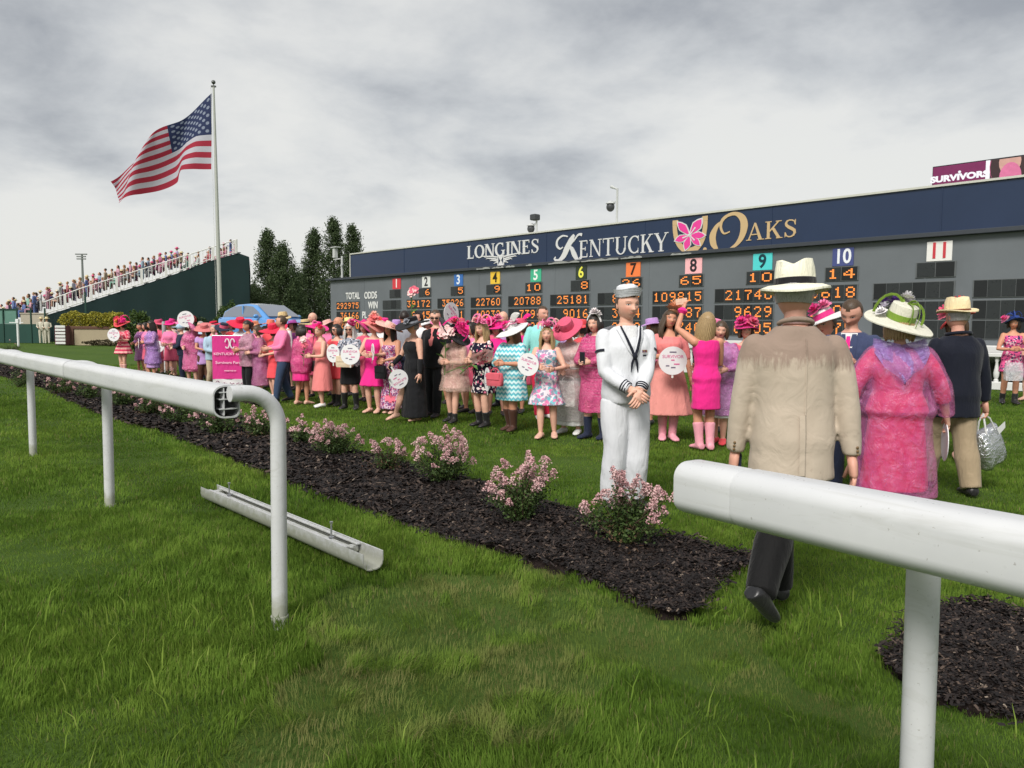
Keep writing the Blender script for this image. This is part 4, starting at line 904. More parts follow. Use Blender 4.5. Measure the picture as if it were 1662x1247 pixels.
# ================================================================== masts, stadium light, screen
def build_masts():
    GMT = mat('mast_grey', S(188, 190, 188), .5); DK = mat('camera_dark', S(70, 72, 74), .4)
    def mast(px, py0, py1, back, lab, kind):
        u, z1 = BP(px, py1, back); _, z0 = BP(px, py0, back); loc = BPT + ALONG * u + BACK * back; zb = z0
        root = empty('camera_mast', (loc.x, loc.y, zb), BRZ, lab, 'camera mast'); h = z1 - zb
        mb = MB(); mb.tube([(0, 0, 0), (0, 0, h)], .06 if kind == 0 else .04, 8); mb.build('pole', GMT, root)
        if kind == 0:
            mb = MB(); mb.box((-.35, -.1, h * .88), (.7, .06, .06)); mb.build('arm', GMT, root, smooth=False)
            mb = MB(); mb.box((-.55, -.1, h * 1.15), (.22, .2, .55), bev=.03); mb.build('camera_housing', GMT, root); mb = MB(); mb.box((-.5, -.1, h * 1.42), (.6, .3, .05), 0.0, Matrix.Rotation(.0, 4, 'Y')); mb.build('hood', GMT, root, smooth=False)
            mb = MB(); mb.tube([(.06, -.05, h * .6), (.3, -.25, h * .55)], .06, 8); mb.build('lamp', GMT, root)
        else:
            mb = MB(); mb.tube([(0, 0, h * .62), (-.28, -.05, h * .62)], .025, 6); mb.build('arm', GMT, root)
            mb = MB(); mb.ell((-.28, -.05, h * .62 - .18), (.16, .16, .18), 10, 8); mb.build('dome_camera', DK, root)
            mb = MB(); mb.tube([(-.28, -.05, h * .62 + .05), (-.28, -.05, h * .62 - .06)], [.06, .19], 10); mb.build('dome_cap', GMT, root)
            if kind == 1: mb = MB(); mb.box((-.05, -.05, h), (.3, .3, .25), bev=.03); mb.build('camera_housing', DK, root)
            else: mb = MB(); mb.tube([(0, 0, h * .98), (-.3, 0, h * 1.08)], [.03, .06], 8); mb.build('camera_housing', GMT, root)
    mast(555, 452, 416, .4, 'white camera mast standing on the left end of the board', 0)
    mast(871, 381, 353, .5, 'short camera mast with dome on the banner above the first word', 1)
    mast(1002, 362, 306, .6, 'tall slim camera mast with dome above the banner script', 2)
    # stadium floodlight far away
    p = far(137, 150); t = AT(137, 413, 150); root = empty('floodlight_mast', p, 0, 'distant floodlight mast behind the grandstand crowd', 'floodlight'); h = t.z
    DG = mat('mast_dark', S(120, 124, 122), .6)
    mb = MB(); mb.tube([(0, 0, 0), (0, 0, h)], [.3, .18], 8); mb.build('pole', DG, root)
    for i, w in enumerate((2.2, 1.7, 1.7)): mb = MB(); mb.box((-.1, -.1, h - i * .45), (w, .3, .22), 0.0); mb.build('lamp_bank', DG, root, smooth=False)
    # video screen behind the board
    bk = 9.0
    def q(px, py): return BP(px, py, bk)
    u0, zt = q(1514, 271); u1 = q(1800, 240)[0]; zb = q(1514, 330)[1]
    loc = BPT + ALONG * u0 + BACK * bk; root = empty('video_screen', (loc.x, loc.y, 0), BRZ, 'large lit video screen above the right end of the board', 'screen'); Wd = u1 - u0
    mb = MB(); mb.box((Wd / 2, .4, (zt + zb) / 2), (Wd, .8, zt - zb + .0)); mb.build('cabinet', mat('screen_case', (0.02, 0.02, 0.025), .5), root, smooth=False)
    mb = MB(); mb.tube([(Wd * .3, .5, 0), (Wd * .3, .5, zb)], .3, 10); mb.tube([(Wd * .8, .5, 0), (Wd * .8, .5, zb)], .3, 10); mb.build('support_post', DG, root)
    def pane(name, a, b, z0, z1, m, y=-.02): mb = MB(); mb.box(((a + b) / 2, y, (z0 + z1) / 2), (b - a, .03, z1 - z0)); return mb.build(name, m, root, smooth=False)
    ua = q(1600, 280)[0] - u0; ub = q(1607, 280)[0] - u0
    pane('title_panel', 0.03, ua, zb, zt - .04, emit_mat('screen_maroon', S(132, 36, 92), .36)); pane('divider', ua, ub, zb, zt - .04, emit_mat('screen_white', (.8, .8, .82), .5)); pic = pane('picture_panel', ub, Wd - .03, zb, zt - .04, emit_mat('screen_dark', S(70, 60, 62), .4))
    um, zm = q(1557, 288); text_mesh('caption', 'SURVIVORS', .30, emit_mat('screen_white', (.8, .8, .82), .5), root, .016, .004, Matrix.Translation((um - u0, -.05, zm)), 1.25)
    u, z = q(1558, 279.5); mb = MB(); mb.tube([(u - u0, -.05, z), (u - u0, -.03, z)], .05, 8); mb.build('dot', emit_mat('screen_white', (.8, .8, .82), .5), root)
    # the live picture: a person with long dark hair in pink
    uc, zc = q(1640, 262); uc -= u0
    for nm, px, py, rx, rz, m, yy in (('hair_shape', 1640, 268, .62, .85, emit_mat('screen_hair', S(60, 40, 40), .4), -.04), ('face_shape', 1640, 262, .34, .5, emit_mat('screen_skin', S(214, 166, 150), .4), -.045), ('dress_shape', 1640, 287, .34, .5, emit_mat('screen_pink', S(224, 120, 160), .4), -.05), ('neighbour_shape', 1660, 268, .4, .6, emit_mat('screen_pink2', S(220, 70, 140), .4), -.038), ('neighbour_shape', 1617, 270, .2, .5, emit_mat('screen_pink3', S(206, 90, 140), .4), -.036)):
        u, z = q(px, py); mb = MB(); mb.prism([(u - u0 + rx * math.cos(2 * math.pi * k / 20), min(z + rz * math.sin(2 * math.pi * k / 20), zt - .06)) for k in range(20)], yy, yy + .012); mb.build(nm, m, pic, smooth=False)
build_masts()
# ================================================================== blue car on its stand
def build_car():
    Yc = 31.0; c = far(430, Yc); h0 = AT(430, 494, Yc).z - 1.52; rz = math.atan2(-.60, .80)
    dm = mat('display_dark', (0.03, 0.035, 0.035), .7); root = empty('display_plinth', c, rz, 'dark display plinth carrying the blue car behind the crowd', 'plinth')
    mb = MB(); mb.box((0, 0, h0 / 2), (4.6, 2.2, h0), bev=.05); mb.build('plinth_body', dm, root, smooth=False); mb = MB(); mb.box((0, 0, h0 - .02), (4.7, 2.3, .05), bev=.01); mb.build('plinth_top', dm, root, smooth=False)
    root = empty('blue_car', (c.x, c.y, h0 + .005), rz, 'bright blue car displayed behind the crowd', 'car')
    BLU = mat('blue_car_paint', S(92, 148, 208), .25, .04, 2, coat=.8, spec=.5); GLS = mat('car_glass', S(118, 124, 136), .08, .1, 2, spec=.8); ROOF = mat('car_roof_silver', S(186, 192, 198), .25, .04, coat=.5)
    TYR = mat('tyre', (0.02, 0.02, 0.02), .8); RIM = mat('rim', (.5, .5, .52), .3, metal=.8)
    def ring(x, hw, zb, zt, r=.12):
        p = []
        for (sy, sz, a0) in ((1, 1, 0), (-1, 1, 90), (-1, -1, 180), (1, -1, 270)):
            for k in range(4):
                a = R(a0 + 30 * k); p.append((x, sy * (hw - r) + r * math.cos(a), (zt - r if sz > 0 else zb + r) + r * math.sin(a)))
        return p
    mb = MB(); mb.rings([ring(x, w, zb, zt) for x, w, zb, zt in ((-2.1, .62, .45, .85), (-2.0, .8, .32, .98), (-1.4, .9, .25, 1.02), (-.5, .92, .22, 1.0), (.5, .92, .22, .98), (1.2, .9, .24, .95), (1.75, .84, .28, .86), (2.05, .66, .36, .70))]); mb.build('body', BLU, root)
    st = [(-1.95, .62, .95, 1.0), (-1.55, .74, .95, 1.30), (-.9, .70, .95, 1.49), (-.2, .69, .95, 1.52), (.35, .70, .95, 1.46), (.85, .74, .95, 1.22), (1.25, .78, .93, .98)]
    mb = MB(); rr = []
    for x, w, zb, zt in st:
        rr.append([(x, .84, zb), (x, w + .02 + .08 * (1.5 - zt), zt - .08), (x, w - .1, zt), (x, 0, zt + .02), (x, -w + .1, zt), (x, -w - .02 - .08 * (1.5 - zt), zt - .08), (x, -.84, zb)])
    mb.rings(rr, cap=True); mb.build('cabin', BLU, root, angle=60)
    mb = MB(); q = [[(x, y * .98, zt + .016 - abs(y) * .02 + (.008 if y == 0 else 0)) for y in (-w + .1, -w * .5, 0, w * .5, w - .1)] for x, w, zb, zt in st[2:5]]; mb.rings(q, cap=False, closed=False); mb.build('roof_panel', ROOF, root)
    for s in (1, -1):   # side windows
        mb = MB(); top = [(-1.5, 1.20), (-.95, 1.41), (-.2, 1.445), (.30, 1.40), (.72, 1.20), (.98, 1.02)]; vs = []
        for x, z in top: f = (z - .95) / .55; vs.append((x, s * (.855 - .14 * f), z))
        vs += [(.98, s * .856, 1.0), (-1.55, s * .856, 1.0)]
        mb.add(vs, [tuple(range(len(vs)))[::-s]]); w = mb.build('side_window', GLS, root, smooth=False)
        mb = MB(); mb.box((-.28, s * .80, 1.2), (.07, .05, .46)); mb.build('pillar', BLU, root, smooth=False)
        mb = MB(); mb.ell((.85, s * 1.0, 1.02), (.08, .12, .08), 8, 6); mb.build('mirror', BLU, root)
        mb = MB(); mb.box((1.86, s * .58, .74), (.2, .3, .12), bev=.03); mb.build('headlight', mat('lamp_glass', (.8, .8, .82), .1), root)
        for x in (-1.35, 1.3):
            T = Matrix.Translation((x, s * .82, .33)) @ Matrix.Rotation(R(90), 4, 'X'); mb = MB(); mb.tube([(0, 0, -.11), (0, 0, .11)], .33, 22, T); wh = mb.build('wheel', TYR, root)
            mb = MB(); mb.tube([(0, 0, -.12), (0, 0, .12)], .21, 16, T); mb.build('rim', RIM, wh)
    mb = MB(); mb.add([(.40, -.62, 1.46), (.40, .62, 1.46), (1.27, .74, 1.0), (1.27, -.74, 1.0)], [(3, 2, 1, 0)], Matrix.Translation((.015, 0, .02))); mb.build('windscreen', GLS, root, smooth=False)
    mb = MB(); mb.add([(-1.56, -.6, 1.32), (-1.56, .6, 1.32), (-1.97, .55, 1.02), (-1.97, -.55, 1.02)], [(0, 1, 2, 3)], Matrix.Translation((-.02, 0, .02))); mb.build('rear_window', GLS, root, smooth=False)
build_car()
# ================================================================== PEOPLE
TMP = bpy.data.scenes.new('tmp_build')
def remesh(mb, vox, it=4, fac=0.5):
    me = bpy.data.meshes.new('t'); me.from_pydata(mb.v, [], mb.f); ob = bpy.data.objects.new('t', me); TMP.collection.objects.link(ob)
    m = ob.modifiers.new('r', 'REMESH'); m.mode = 'VOXEL'; m.voxel_size = vox
    if it: s = ob.modifiers.new('s', 'SMOOTH'); s.iterations = it; s.factor = fac
    vl = TMP.view_layers[0]; vl.update(); r = bpy.data.meshes.new_from_object(ob.evaluated_get(vl.depsgraph))
    n = len(r.vertices); V = np.empty(n * 3, np.float32); r.vertices.foreach_get('co', V); N = np.empty(n * 3, np.float32); r.vertices.foreach_get('normal', N)
    k = len(r.loops); L = np.empty(k, np.int32); r.loops.foreach_get('vertex_index', L); ls = np.empty(len(r.polygons), np.int32); r.polygons.foreach_get('loop_total', ls)
    assert (ls == 4).all()
    bpy.data.objects.remove(ob); bpy.data.meshes.remove(me); bpy.data.meshes.remove(r)
    return V.reshape(-1, 3), L.reshape(-1, 4), N.reshape(-1, 3)
def folds(V, N, amp, seed, freq=60, zmul=0.45):
    rs = np.random.RandomState(seed); d = np.zeros(len(V))
    for i in range(5):
        k = rs.normal(size=3); k /= np.linalg.norm(k); k = k * freq * rs.uniform(.4, 1.3) * np.array([1, 1, zmul]); q = rs.normal(size=3) * freq * .25
        d += np.sin(V @ k + rs.rand() * 6 + 1.6 * np.sin(V @ q + rs.rand() * 6)) / 5
    return V + N * (amp * d)[:, None]
def face_mat(name, skin, lip, brow, iris, stubble=0.0):
    if name in MATS: return MATS[name]
    t = NT(name); at = t.n('ShaderNodeAttribute'); at.attribute_name = 'hp'; sp = t.n('ShaderNodeSeparateXYZ'); t.l(at.outputs['Vector'], sp.inputs[0])
    x, y, z = sp.outputs; ax = t.math('ABSOLUTE', x)
    def ell(cx, cz, rx, rz, xs=None, zz=None):
        a = t.math('DIVIDE', t.math('SUBTRACT', ax if xs is None else xs, cx), rx); b = t.math('DIVIDE', t.math('SUBTRACT', z if zz is None else zz, cz), rz)
        return t.math('MULTIPLY', t.math('LESS_THAN', t.math('ADD', t.math('MULTIPLY', a, a), t.math('MULTIPLY', b, b)), 1.0), t.math('LESS_THAN', y, -0.12))
    v = t.tc(); n = t.noise(14, 4, .6, .2, v); n2 = t.noise(160, 3, .6, 0, v)
    col = t.mix(t.math('MULTIPLY', n, .5), skin, (skin[0] * .82, skin[1] * .66, skin[2] * .60))
    def soft(cx, cz, r):
        a = t.math('SUBTRACT', ax, cx); b = t.math('SUBTRACT', z, cz); d = t.math('SQRT', t.math('ADD', t.math('MULTIPLY', a, a), t.math('MULTIPLY', b, b)))
        return t.math('MULTIPLY', t.math('SUBTRACT', 1.0, t.math('DIVIDE', d, r), clamp=True), t.math('LESS_THAN', y, -.1))
    col = t.mix(t.math('MULTIPLY', soft(.2, -.12, .17), .45), col, (skin[0] * .95, skin[1] * .52, skin[2] * .50))
    if stubble: col = t.mix(t.math('MULTIPLY', soft(.06, -.34, .26), stubble), col, (skin[0] * .5, skin[1] * .45, skin[2] * .42))
    col = t.mix(t.math('MULTIPLY', ell(.155, .075, .10, .028), .35), col, (skin[0] * .45, skin[1] * .33, skin[2] * .30))
    col = t.mix(ell(.155, .03, .070, .025), col, (.06, .038, .03)); col = t.mix(ell(.155, .028, .060, .019), col, (.62, .60, .58)); col = t.mix(ell(.155, .03, .024, .021), col, iris)
    bz = t.math('ADD', z, t.math('MULTIPLY', t.math('ABSOLUTE', t.math('SUBTRACT', ax, .16)), .22))
    col = t.mix(t.math('MULTIPLY', ell(.165, .135, .10, .015, None, bz), .65), col, brow)
    lz = t.math('SUBTRACT', z, t.math('MULTIPLY', t.math('MULTIPLY', x, x), 2.2))
    col = t.mix(ell(0, -.245, .112, .030, None, lz), col, lip); col = t.mix(t.math('MULTIPLY', ell(0, -.243, .10, .005, None, lz), .6), col, (lip[0] * .4, lip[1] * .3, lip[2] * .3))
    col = t.mix(ell(.035, -.135, .014, .008), col, (skin[0] * .5, skin[1] * .35, skin[2] * .3))
    t.set(color=col, rough=.52, spec=.35); t.bump(n2, .12, .002)
    MATS[name] = t.m; return t.m
SKIN = {}
for nm, sk in (('fair', S(226, 178, 156)), ('tan', S(208, 150, 122)), ('ruddy', S(216, 164, 144)), ('brown', S(150, 100, 76)), ('pale', S(234, 194, 176))):
    SKIN[nm + '_f'] = face_mat('skin_%s_f' % nm, sk, S(204, 96, 104), S(96, 68, 52), (.06, .045, .035)); SKIN[nm + '_m'] = face_mat('skin_%s_m' % nm, sk, S(206, 138, 120), S(92, 66, 50), (.06, .05, .045), .25)
HAIR = {}
def hair_mat(n, c0, c1):
    t = NT('hair_' + n); w = t.noise(30, 4, .6, .5, t.scale(t.tc(), (6, 6, .8))); col = t.ramp(w, [(.3, c0), (.7, c1)]); t.set(color=col, rough=.45, spec=.4); t.bump(w, .5, .004); HAIR[n] = t.m
for n, a, b in (('dark', (.012, .009, .008), (.035, .024, .019)), ('brown', (.04, .024, .014), (.10, .062, .036)), ('blond', (.22, .14, .06), (.46, .32, .16)), ('grey', (.22, .21, .20), (.46, .45, .43)), ('white', (.50, .48, .45), (.74, .72, .69)), ('auburn', (.10, .04, .02), (.20, .09, .045))): hair_mat(n, a, b)
def fabric(name, col, rough=.8, var=.06, b=.25, sheen=.1, spec=.15):
    if name in MATS: return MATS[name]
    t = NT(name); v = t.tc(); n = t.noise(7, 4, .6, .4, v); w = t.noise(13, 4, .6, .9, t.scale(v, (1.7, 1.7, .42)))
    vm = t.n('ShaderNodeVectorMath', operation='SCALE'); vm.inputs[0].default_value = col; t.l(t.math('ADD', 1 - var, t.math('MULTIPLY', n, 2 * var)), vm.inputs['Scale'])
    t.set(color=vm.outputs[0], rough=rough, spec=spec, sheen=sheen); t.bump(w, b * 1.9, .035, t.bump(t.noise(420, 2, .5, 0, v), .08, .001)); MATS[name] = t.m; return t.m
def plastic(name, col, alpha=.72):
    if name in MATS: return MATS[name]
    t = NT(name); v = t.tc(); w = t.ramp(t.noise(13, 5, .65, 1.4, v), [(.2, (0, 0, 0)), (.85, (1, 1, 1))]); w2 = t.noise(60, 3, .6, .5, v)
    col2 = t.mix(w, (col[0] * .85, col[1] * .82, col[2] * .86), (min(1, col[0] * 1.15 + .1), min(1, col[1] * 1.2 + .16), min(1, col[2] * 1.15 + .12)))  # whitish highlight sheen on the crinkles, painted into the colour
    t.set(color=col2, rough=.16, spec=.6, alpha=t.math('ADD', alpha - .30, t.math('MULTIPLY', w, .34), clamp=True)); t.bump(t.math('ADD', w, t.math('MULTIPLY', w2, .35)), .8, .04); MATS[name] = t.m; return t.m
def printed(name, base, cols, scale=16, thr=.42):
    if name in MATS: return MATS[name]
    t = NT(name); v = t.tc(); col = base
    for i, c in enumerate(cols):
        n = t.n('ShaderNodeTexVoronoi'); n.inputs['Scale'].default_value = scale * (1 + .35 * i); mp = t.n('ShaderNodeMapping'); mp.inputs['Location'].default_value = (i * 3.7, i * 1.3, i * 2.1)
        wv = t.n('ShaderNodeMix', data_type='RGBA'); wv.inputs[0].default_value = .06; t.l(v, wv.inputs[6]); t.l(t.noise(scale * 1.6, 2, .5, 0, v, 1), wv.inputs[7]); t.l(wv.outputs[2], mp.inputs[0]); t.l(mp.outputs[0], n.inputs['Vector'])
        col = t.mix(t.math('LESS_THAN', n.outputs['Distance'], thr), col, c)
    t.set(color=col, rough=.75, spec=.15); t.bump(t.noise(13, 4, .6, .9, t.scale(v, (1.7, 1.7, .42))), .5, .035); MATS[name] = t.m; return t.m
def striped(name, a, b, freq, chev=0.0, duty=.5, third=None):
    if name in MATS: return MATS[name]
    t = NT(name); sp = t.n('ShaderNodeSeparateXYZ'); t.l(t.tc(), sp.inputs[0]); z = sp.outputs[2]
    if chev: z = t.math('ADD', z, t.math('MULTIPLY', t.math('PINGPONG', t.math('ADD', sp.outputs[0], t.math('MULTIPLY', sp.outputs[1], .6)), chev), .75))
    f = t.math('FRACT', t.math('MULTIPLY', z, freq)); m = t.math('LESS_THAN', f, duty); col = t.mix(m, a, b)
    if third: col = t.mix(t.math('MULTIPLY', t.math('GREATER_THAN', f, duty * .8), t.math('LESS_THAN', f, duty)), col, third)
    t.set(color=col, rough=.75, spec=.15); t.bump(t.noise(18, 4, .6, .6), .25, .02); MATS[name] = t.m; return t.m
# torso profile  z, rx, ry, y-centre (units of body height)
TF = [(.455, .062, .055, .004), (.49, .094, .068, .006), (.525, .104, .073, .006), (.57, .092, .064, .002), (.62, .077, .054, 0), (.67, .082, .058, -.002), (.715, .091, .070, -.008), (.745, .093, .070, -.007), (.775, .090, .056, 0), (.803, .080, .046, .004), (.826, .046, .036, .008), (.845, .028, .029, .008)]
TM = [(.455, .060, .055, .004), (.49, .088, .066, .004), (.53, .092, .070, .002), (.57, .089, .068, -.002), (.62, .088, .066, -.004), (.67, .093, .067, -.004), (.72, .102, .069, -.003), (.76, .108, .067, 0), (.785, .104, .058, .003), (.808, .086, .048, .006), (.83, .054, .041, .008), (.85, .034, .036, .008)]
def sculpt_head(sex, nu, nv):
    """unit head (height 1, chin -.5, top .5), face towards -y"""
    V = []; 
    for i in range(nv + 1):
        a = math.pi * i / nv - math.pi / 2
        for j in range(nu):
            b = 2 * math.pi * j / nu; V.append((math.cos(a) * math.sin(b), -math.cos(a) * math.cos(b), math.sin(a)))
    D = np.array(V); x, y, z = D[:, 0].copy(), D[:, 1].copy(), D[:, 2].copy()
    X = x * .355; Y = y * .44 + .02; Z = z * .5
    low = np.clip(-z, 0, 1); X *= 1 - .30 * low ** 1.4; Y = np.where(y > 0, Y * (1 - .42 * low ** 1.2), Y)
    up = np.clip(z, 0, 1); X *= 1 + .05 * np.sin(up * np.pi)
    f = np.clip(-y, 0, 1) ** .7
    def g(cx, cz, sx, sz): return np.exp(-((np.abs(X) - cx) / sx) ** 2 - ((Z - cz) / sz) ** 2)
    Y = Y + f * .035 * np.clip(1 - np.abs(Z) / .4, 0, 1)                      # flatter face
    Y -= f * (.018 * g(.13, .12, .12, .05)); Y += f * .042 * g(.15, .03, .075, .05)   # brow, sockets
    Y -= f * .016 * g(.155, .03, .05, .03)
    nose = np.exp(-(X / .055) ** 2) * np.clip((.08 - Z) / .2, 0, 1) * np.clip((Z + .175) / .035, 0, 1); Y -= f * .105 * nose
    Y -= f * .02 * np.exp(-(X / .09) ** 2 - ((Z + .12) / .03) ** 2)
    Y -= f * .022 * np.exp(-(X / .12) ** 2 - ((Z + .245) / .045) ** 2); Y += f * .008 * np.exp(-(X / .1) ** 2 - ((Z + .243) / .012) ** 2)
    Y += f * .012 * np.exp(-(X / .1) ** 2 - ((Z + .32) / .03) ** 2); Y -= f * .03 * np.exp(-(X / .12) ** 2 - ((Z + .42) / .07) ** 2)
    Y -= f * .012 * g(.2, -.1, .1, .1)
    if sex == 'm': X *= 1 + .06 * np.clip(-Z * 2.2, 0, 1)
    P = np.stack([X, Y, Z], 1); hp = np.stack([X, np.where(D[:, 1] < -.15, -1.0, 1.0) * np.abs(Y), Z], 1)
    i = np.arange(nv * nu); r = i // nu; c = i % nu; k = (c + 1) % nu
    return P, np.stack([r * nu + c, r * nu + k, (r + 1) * nu + k, (r + 1) * nu + c], 1), hp
def ik(a, b, l1, l2, hint):
    a = Vector(a); b = Vector(b); d = b - a; L = d.length
    if L > (l1 + l2) * .998: b = a + d.normalized() * (l1 + l2) * .998; d = b - a; L = d.length
    if L < abs(l1 - l2) * 1.05 + .01: b = a + d.normalized() * (abs(l1 - l2) * 1.05 + .01); d = b - a; L = d.length
    x = (l1 * l1 - l2 * l2 + L * L) / (2 * L); hgt = math.sqrt(max(l1 * l1 - x * x, 0)); n = d.normalized(); hp = Vector(hint); hp = hp - n * hp.dot(n); hp.normalize()
    return a + n * x + hp * hgt, b
ARMS = dict(down=(.165, -.03, .475), front=(.03, -.155, .605), waist=(.05, -.15, .64), chest=(.04, -.15, .70), hold=(.09, -.17, .63), up=(.07, -.15, .98), low=(.10, -.12, .52), fanlow=(.13, -.12, .55), face=(.05, -.16, .86), back=(.15, .06, .48))
class Person: pass
def make_person(label, loc, h, yaw=-35, sex='f', g=1.0, arms=('front', 'front'), legs='stand', head=(0, 0), lean=0, skin='fair', hair=('dark', 'short'), hat=None, outfit=(), vox=.02, seed=0, res=0, tilt=0, glasses=False, curl=.7, fd=None):
    p = Person(); p.h = h; rnd = random.Random(seed); p.root = empty('person', loc, R(yaw), label, 'person')
    T = TF if sex == 'f' else TM; zt = [q[0] for q in T]
    gl = 1 + (g - 1) * .6
    def bend(v):
        v = Vector(v)
        if lean and v.z > .5 * h:
            q = v - Vector((0, 0, .5 * h)); q = Matrix.Rotation(R(lean), 3, 'X') @ q; v = q + Vector((0, 0, .5 * h))
        return v
    def prof(z): return tuple(np.interp(z, zt, [q[k] for q in T]) for k in (1, 2, 3))
    def tring(z, off=0.0, n=24, fx=1.0, fy=1.0, pl=0.0, npl=9, ph=0.0, absr=None):
        rx, ry, cy = prof(z); bf = float(np.interp(z, (.48, .56, .66, .76), (0, 1, 1, 0))); belly = 1 + (g - 1) * (.85 + .3 * bf)
        rx = rx * belly * h + off; ry = ry * belly * h * (1.0 + .45 * (g - 1) * bf) + off
        if absr: rx, ry = absr
        out = []
        for j in range(n):
            a = 2 * math.pi * j / n; c, s = math.cos(a), math.sin(a); e = .88
            cc = math.copysign(abs(c) ** e, c); ss = math.copysign(abs(s) ** e, s); m = 1 + pl * math.sin(npl * a + ph)
            out.append(bend((rx * fx * cc * m, cy * h + ry * fy * ss * m, z * h)))
        return out
    # ---- joints
    sw = (.098 if sex == 'f' else .112) * (1 + (g - 1) * .5); hw = .047
    sh = {}; el = {}; wr = {}; hipj = {}; kn = {}; an = {}
    for s, arm in ((1, arms[0]), (-1, arms[1])):
        t = ARMS[arm] if isinstance(arm, str) else arm
        a = bend((s * sw * h * .97, .006 * h, .788 * h)); b = bend((s * t[0] * h, t[1] * h * (1 + (g - 1) * .5), t[2] * h)) if t[2] < .75 else Vector((s * t[0] * h, t[1] * h, t[2] * h))
        hint = Vector((s * .8, .35, -.75)) if t[2] < .85 else Vector((s * .9, -.2, -.7))
        el[s], wr[s] = ik(a, b, .172 * h, .150 * h, hint); sh[s] = a
    LEG = dict(stand={1: (.055, 0, .045), -1: (-.055, .005, .045)}, wide={1: (.075, 0, .045), -1: (-.075, .01, .045)}, close={1: (.035, -.01, .045), -1: (-.035, .02, .045)}, step={1: (.05, -.10, .045), -1: (-.05, .09, .06)}, walk={1: (.045, -.17, .05), -1: (-.04, .19, .10)})
    lg = LEG[legs] if isinstance(legs, str) else legs
    for s in (1, -1):
        hipj[s] = Vector((s * hw * h, .004 * h, .50 * h)); kn[s], an[s] = ik(hipj[s], Vector(lg[s]) * h, .235 * h, .225 * h, Vector((s * .12, -1, 0)))
    p.__dict__.update(sh=sh, el=el, wr=wr, an=an, kn=kn)
    def lerp(a, b, t): return a + (b - a) * t
    AR = (.033, .030, .0215, .0225, .0150); LR = (.055, .054, .0335, .0345, .0195)
    def arm_chain(s, f0=0.0, f1=2.0, off=0.0, off1=None, k=1.0):
        off1 = off if off1 is None else off1; pts = []; rad = []; n = 9
        for i in range(n):
            f = f0 + (f1 - f0) * i / (n - 1); q = lerp(sh[s], el[s], f) if f <= 1 else lerp(el[s], wr[s], f - 1)
            r = np.interp(f, (0, .5, 1, 1.3, 2), AR) * h * gl; pts.append(q); rad.append(r * k + off + (off1 - off) * i / (n - 1))
        return pts, rad
    def leg_chain(s, f0=0.0, f1=2.0, off=0.0, off1=None, k=1.0):
        off1 = off if off1 is None else off1; pts = []; rad = []; n = 10
        for i in range(n):
            f = f0 + (f1 - f0) * i / (n - 1); q = lerp(hipj[s], kn[s], f) if f <= 1 else lerp(kn[s], an[s], f - 1)
            r = np.interp(f, (0, .3, 1, 1.35, 2), LR) * h * gl; pts.append(q); rad.append(r * k + off + (off1 - off) * i / (n - 1))
        return pts, rad
    # feet
    fdir = {}
    for s in (1, -1):
        pit = math.atan2(max(an[s].z - .05 * h, 0), .1 * h); fd_ = Vector((s * .18, -1, 0)).normalized(); fd_ = (fd_ * math.cos(pit) + Vector((0, 0, -math.sin(pit)))).normalized(); fdir[s] = Vector(fd[s]).normalized() if fd and s in fd else fd_
    def foot(mb, s, off=0.0, ln=1.0, heel=0.0):
        a = an[s]; d = fdir[s]; upv = Vector((0, 0, 1)); upv = (upv - d * upv.dot(d)).normalized(); sole = a - upv * (.042 * h); side = d.cross(upv); rs_ = []
        for f, w, t in ((-.040, .018, .034), (-.03, .024, .052), (0, .026, .054), (.03, .026, .044), (.06, .030, .032), (.085, .029, .026), (.105, .020, .018), (.112, .010, .012)):
            c = sole + d * (f * h * ln); w = w * h + off; t = t * h + off; r = []
            for j in range(12):
                an_ = 2 * math.pi * j / 12; zz = math.sin(an_); r.append(c + side * math.cos(an_) * w + upv * (t * .5 + (t * .5) * zz - (off * .6)))
            rs_.append(r)
        mb.rings(rs_)
    # ---- body, one continuous surface
    mb = MB(); mb.rings([tring(z) for z in (.455, .49, .525, .57, .62, .67, .715, .745, .78, .808, .826, .845)])
    hc = bend((0, -.006 * h, .932 * h)); hh = .140 * h; neck0 = bend((0, .010 * h, .82 * h))
    mb.tube([neck0, lerp(neck0, hc, .5) + Vector((0, .004 * h, 0)), hc + Vector((0, .006 * h, -.01 * h))], [.033 * h, .0245 * h if sex == 'f' else .0305 * h, .026 * h if sex == 'f' else .030 * h], 14)
    for s in (1, -1):
        a, r = arm_chain(s); mb.tube(a, r, 12); mb.ell(sh[s], (.034 * h * gl,) * 3, 10, 8); a, r = leg_chain(s); mb.tube(a, r, 12); foot(mb, s, -.004, .88)
    V, F_, N = remesh(mb, vox * .8, 3); hpv = np.tile((0, 5., 0), (len(V), 1)); parts = [(V, F_, hpv)]
    nu, nv = ((28, 20), (44, 34), (72, 56))[res]; P_, Fh, hp = sculpt_head(sex, nu, nv)
    HM = Matrix.Translation(hc) @ Matrix.Rotation(R(head[0]), 4, 'Z') @ Matrix.Rotation(R(head[1]) + R(lean) * .4, 4, 'X') @ Matrix.Rotation(R(tilt), 4, 'Y') @ Matrix.Diagonal((hh, hh, hh, 1))
    def xf(M, A): A = np.asarray(A); m = np.array(M); return A @ m[:3, :3].T + m[:3, 3]
    parts.append((xf(HM, P_), Fh, hp))
    e = MB()
    for s in (1, -1): e.ell((s * .345, .06, -.02), (.035, .075, .12), 8, 6)
    EV = np.array(e.v); ears = [q for q in e.f if len(q) == 4]; eq = np.array([q if len(q) == 4 else (*q, q[2]) for q in e.f]); parts.append((xf(HM, EV), eq, np.tile((0, 5., 0), (len(EV), 1))))
    # ---- hands with five fingers
    hm = MB(); p.hand = {}; p.hdir = {}
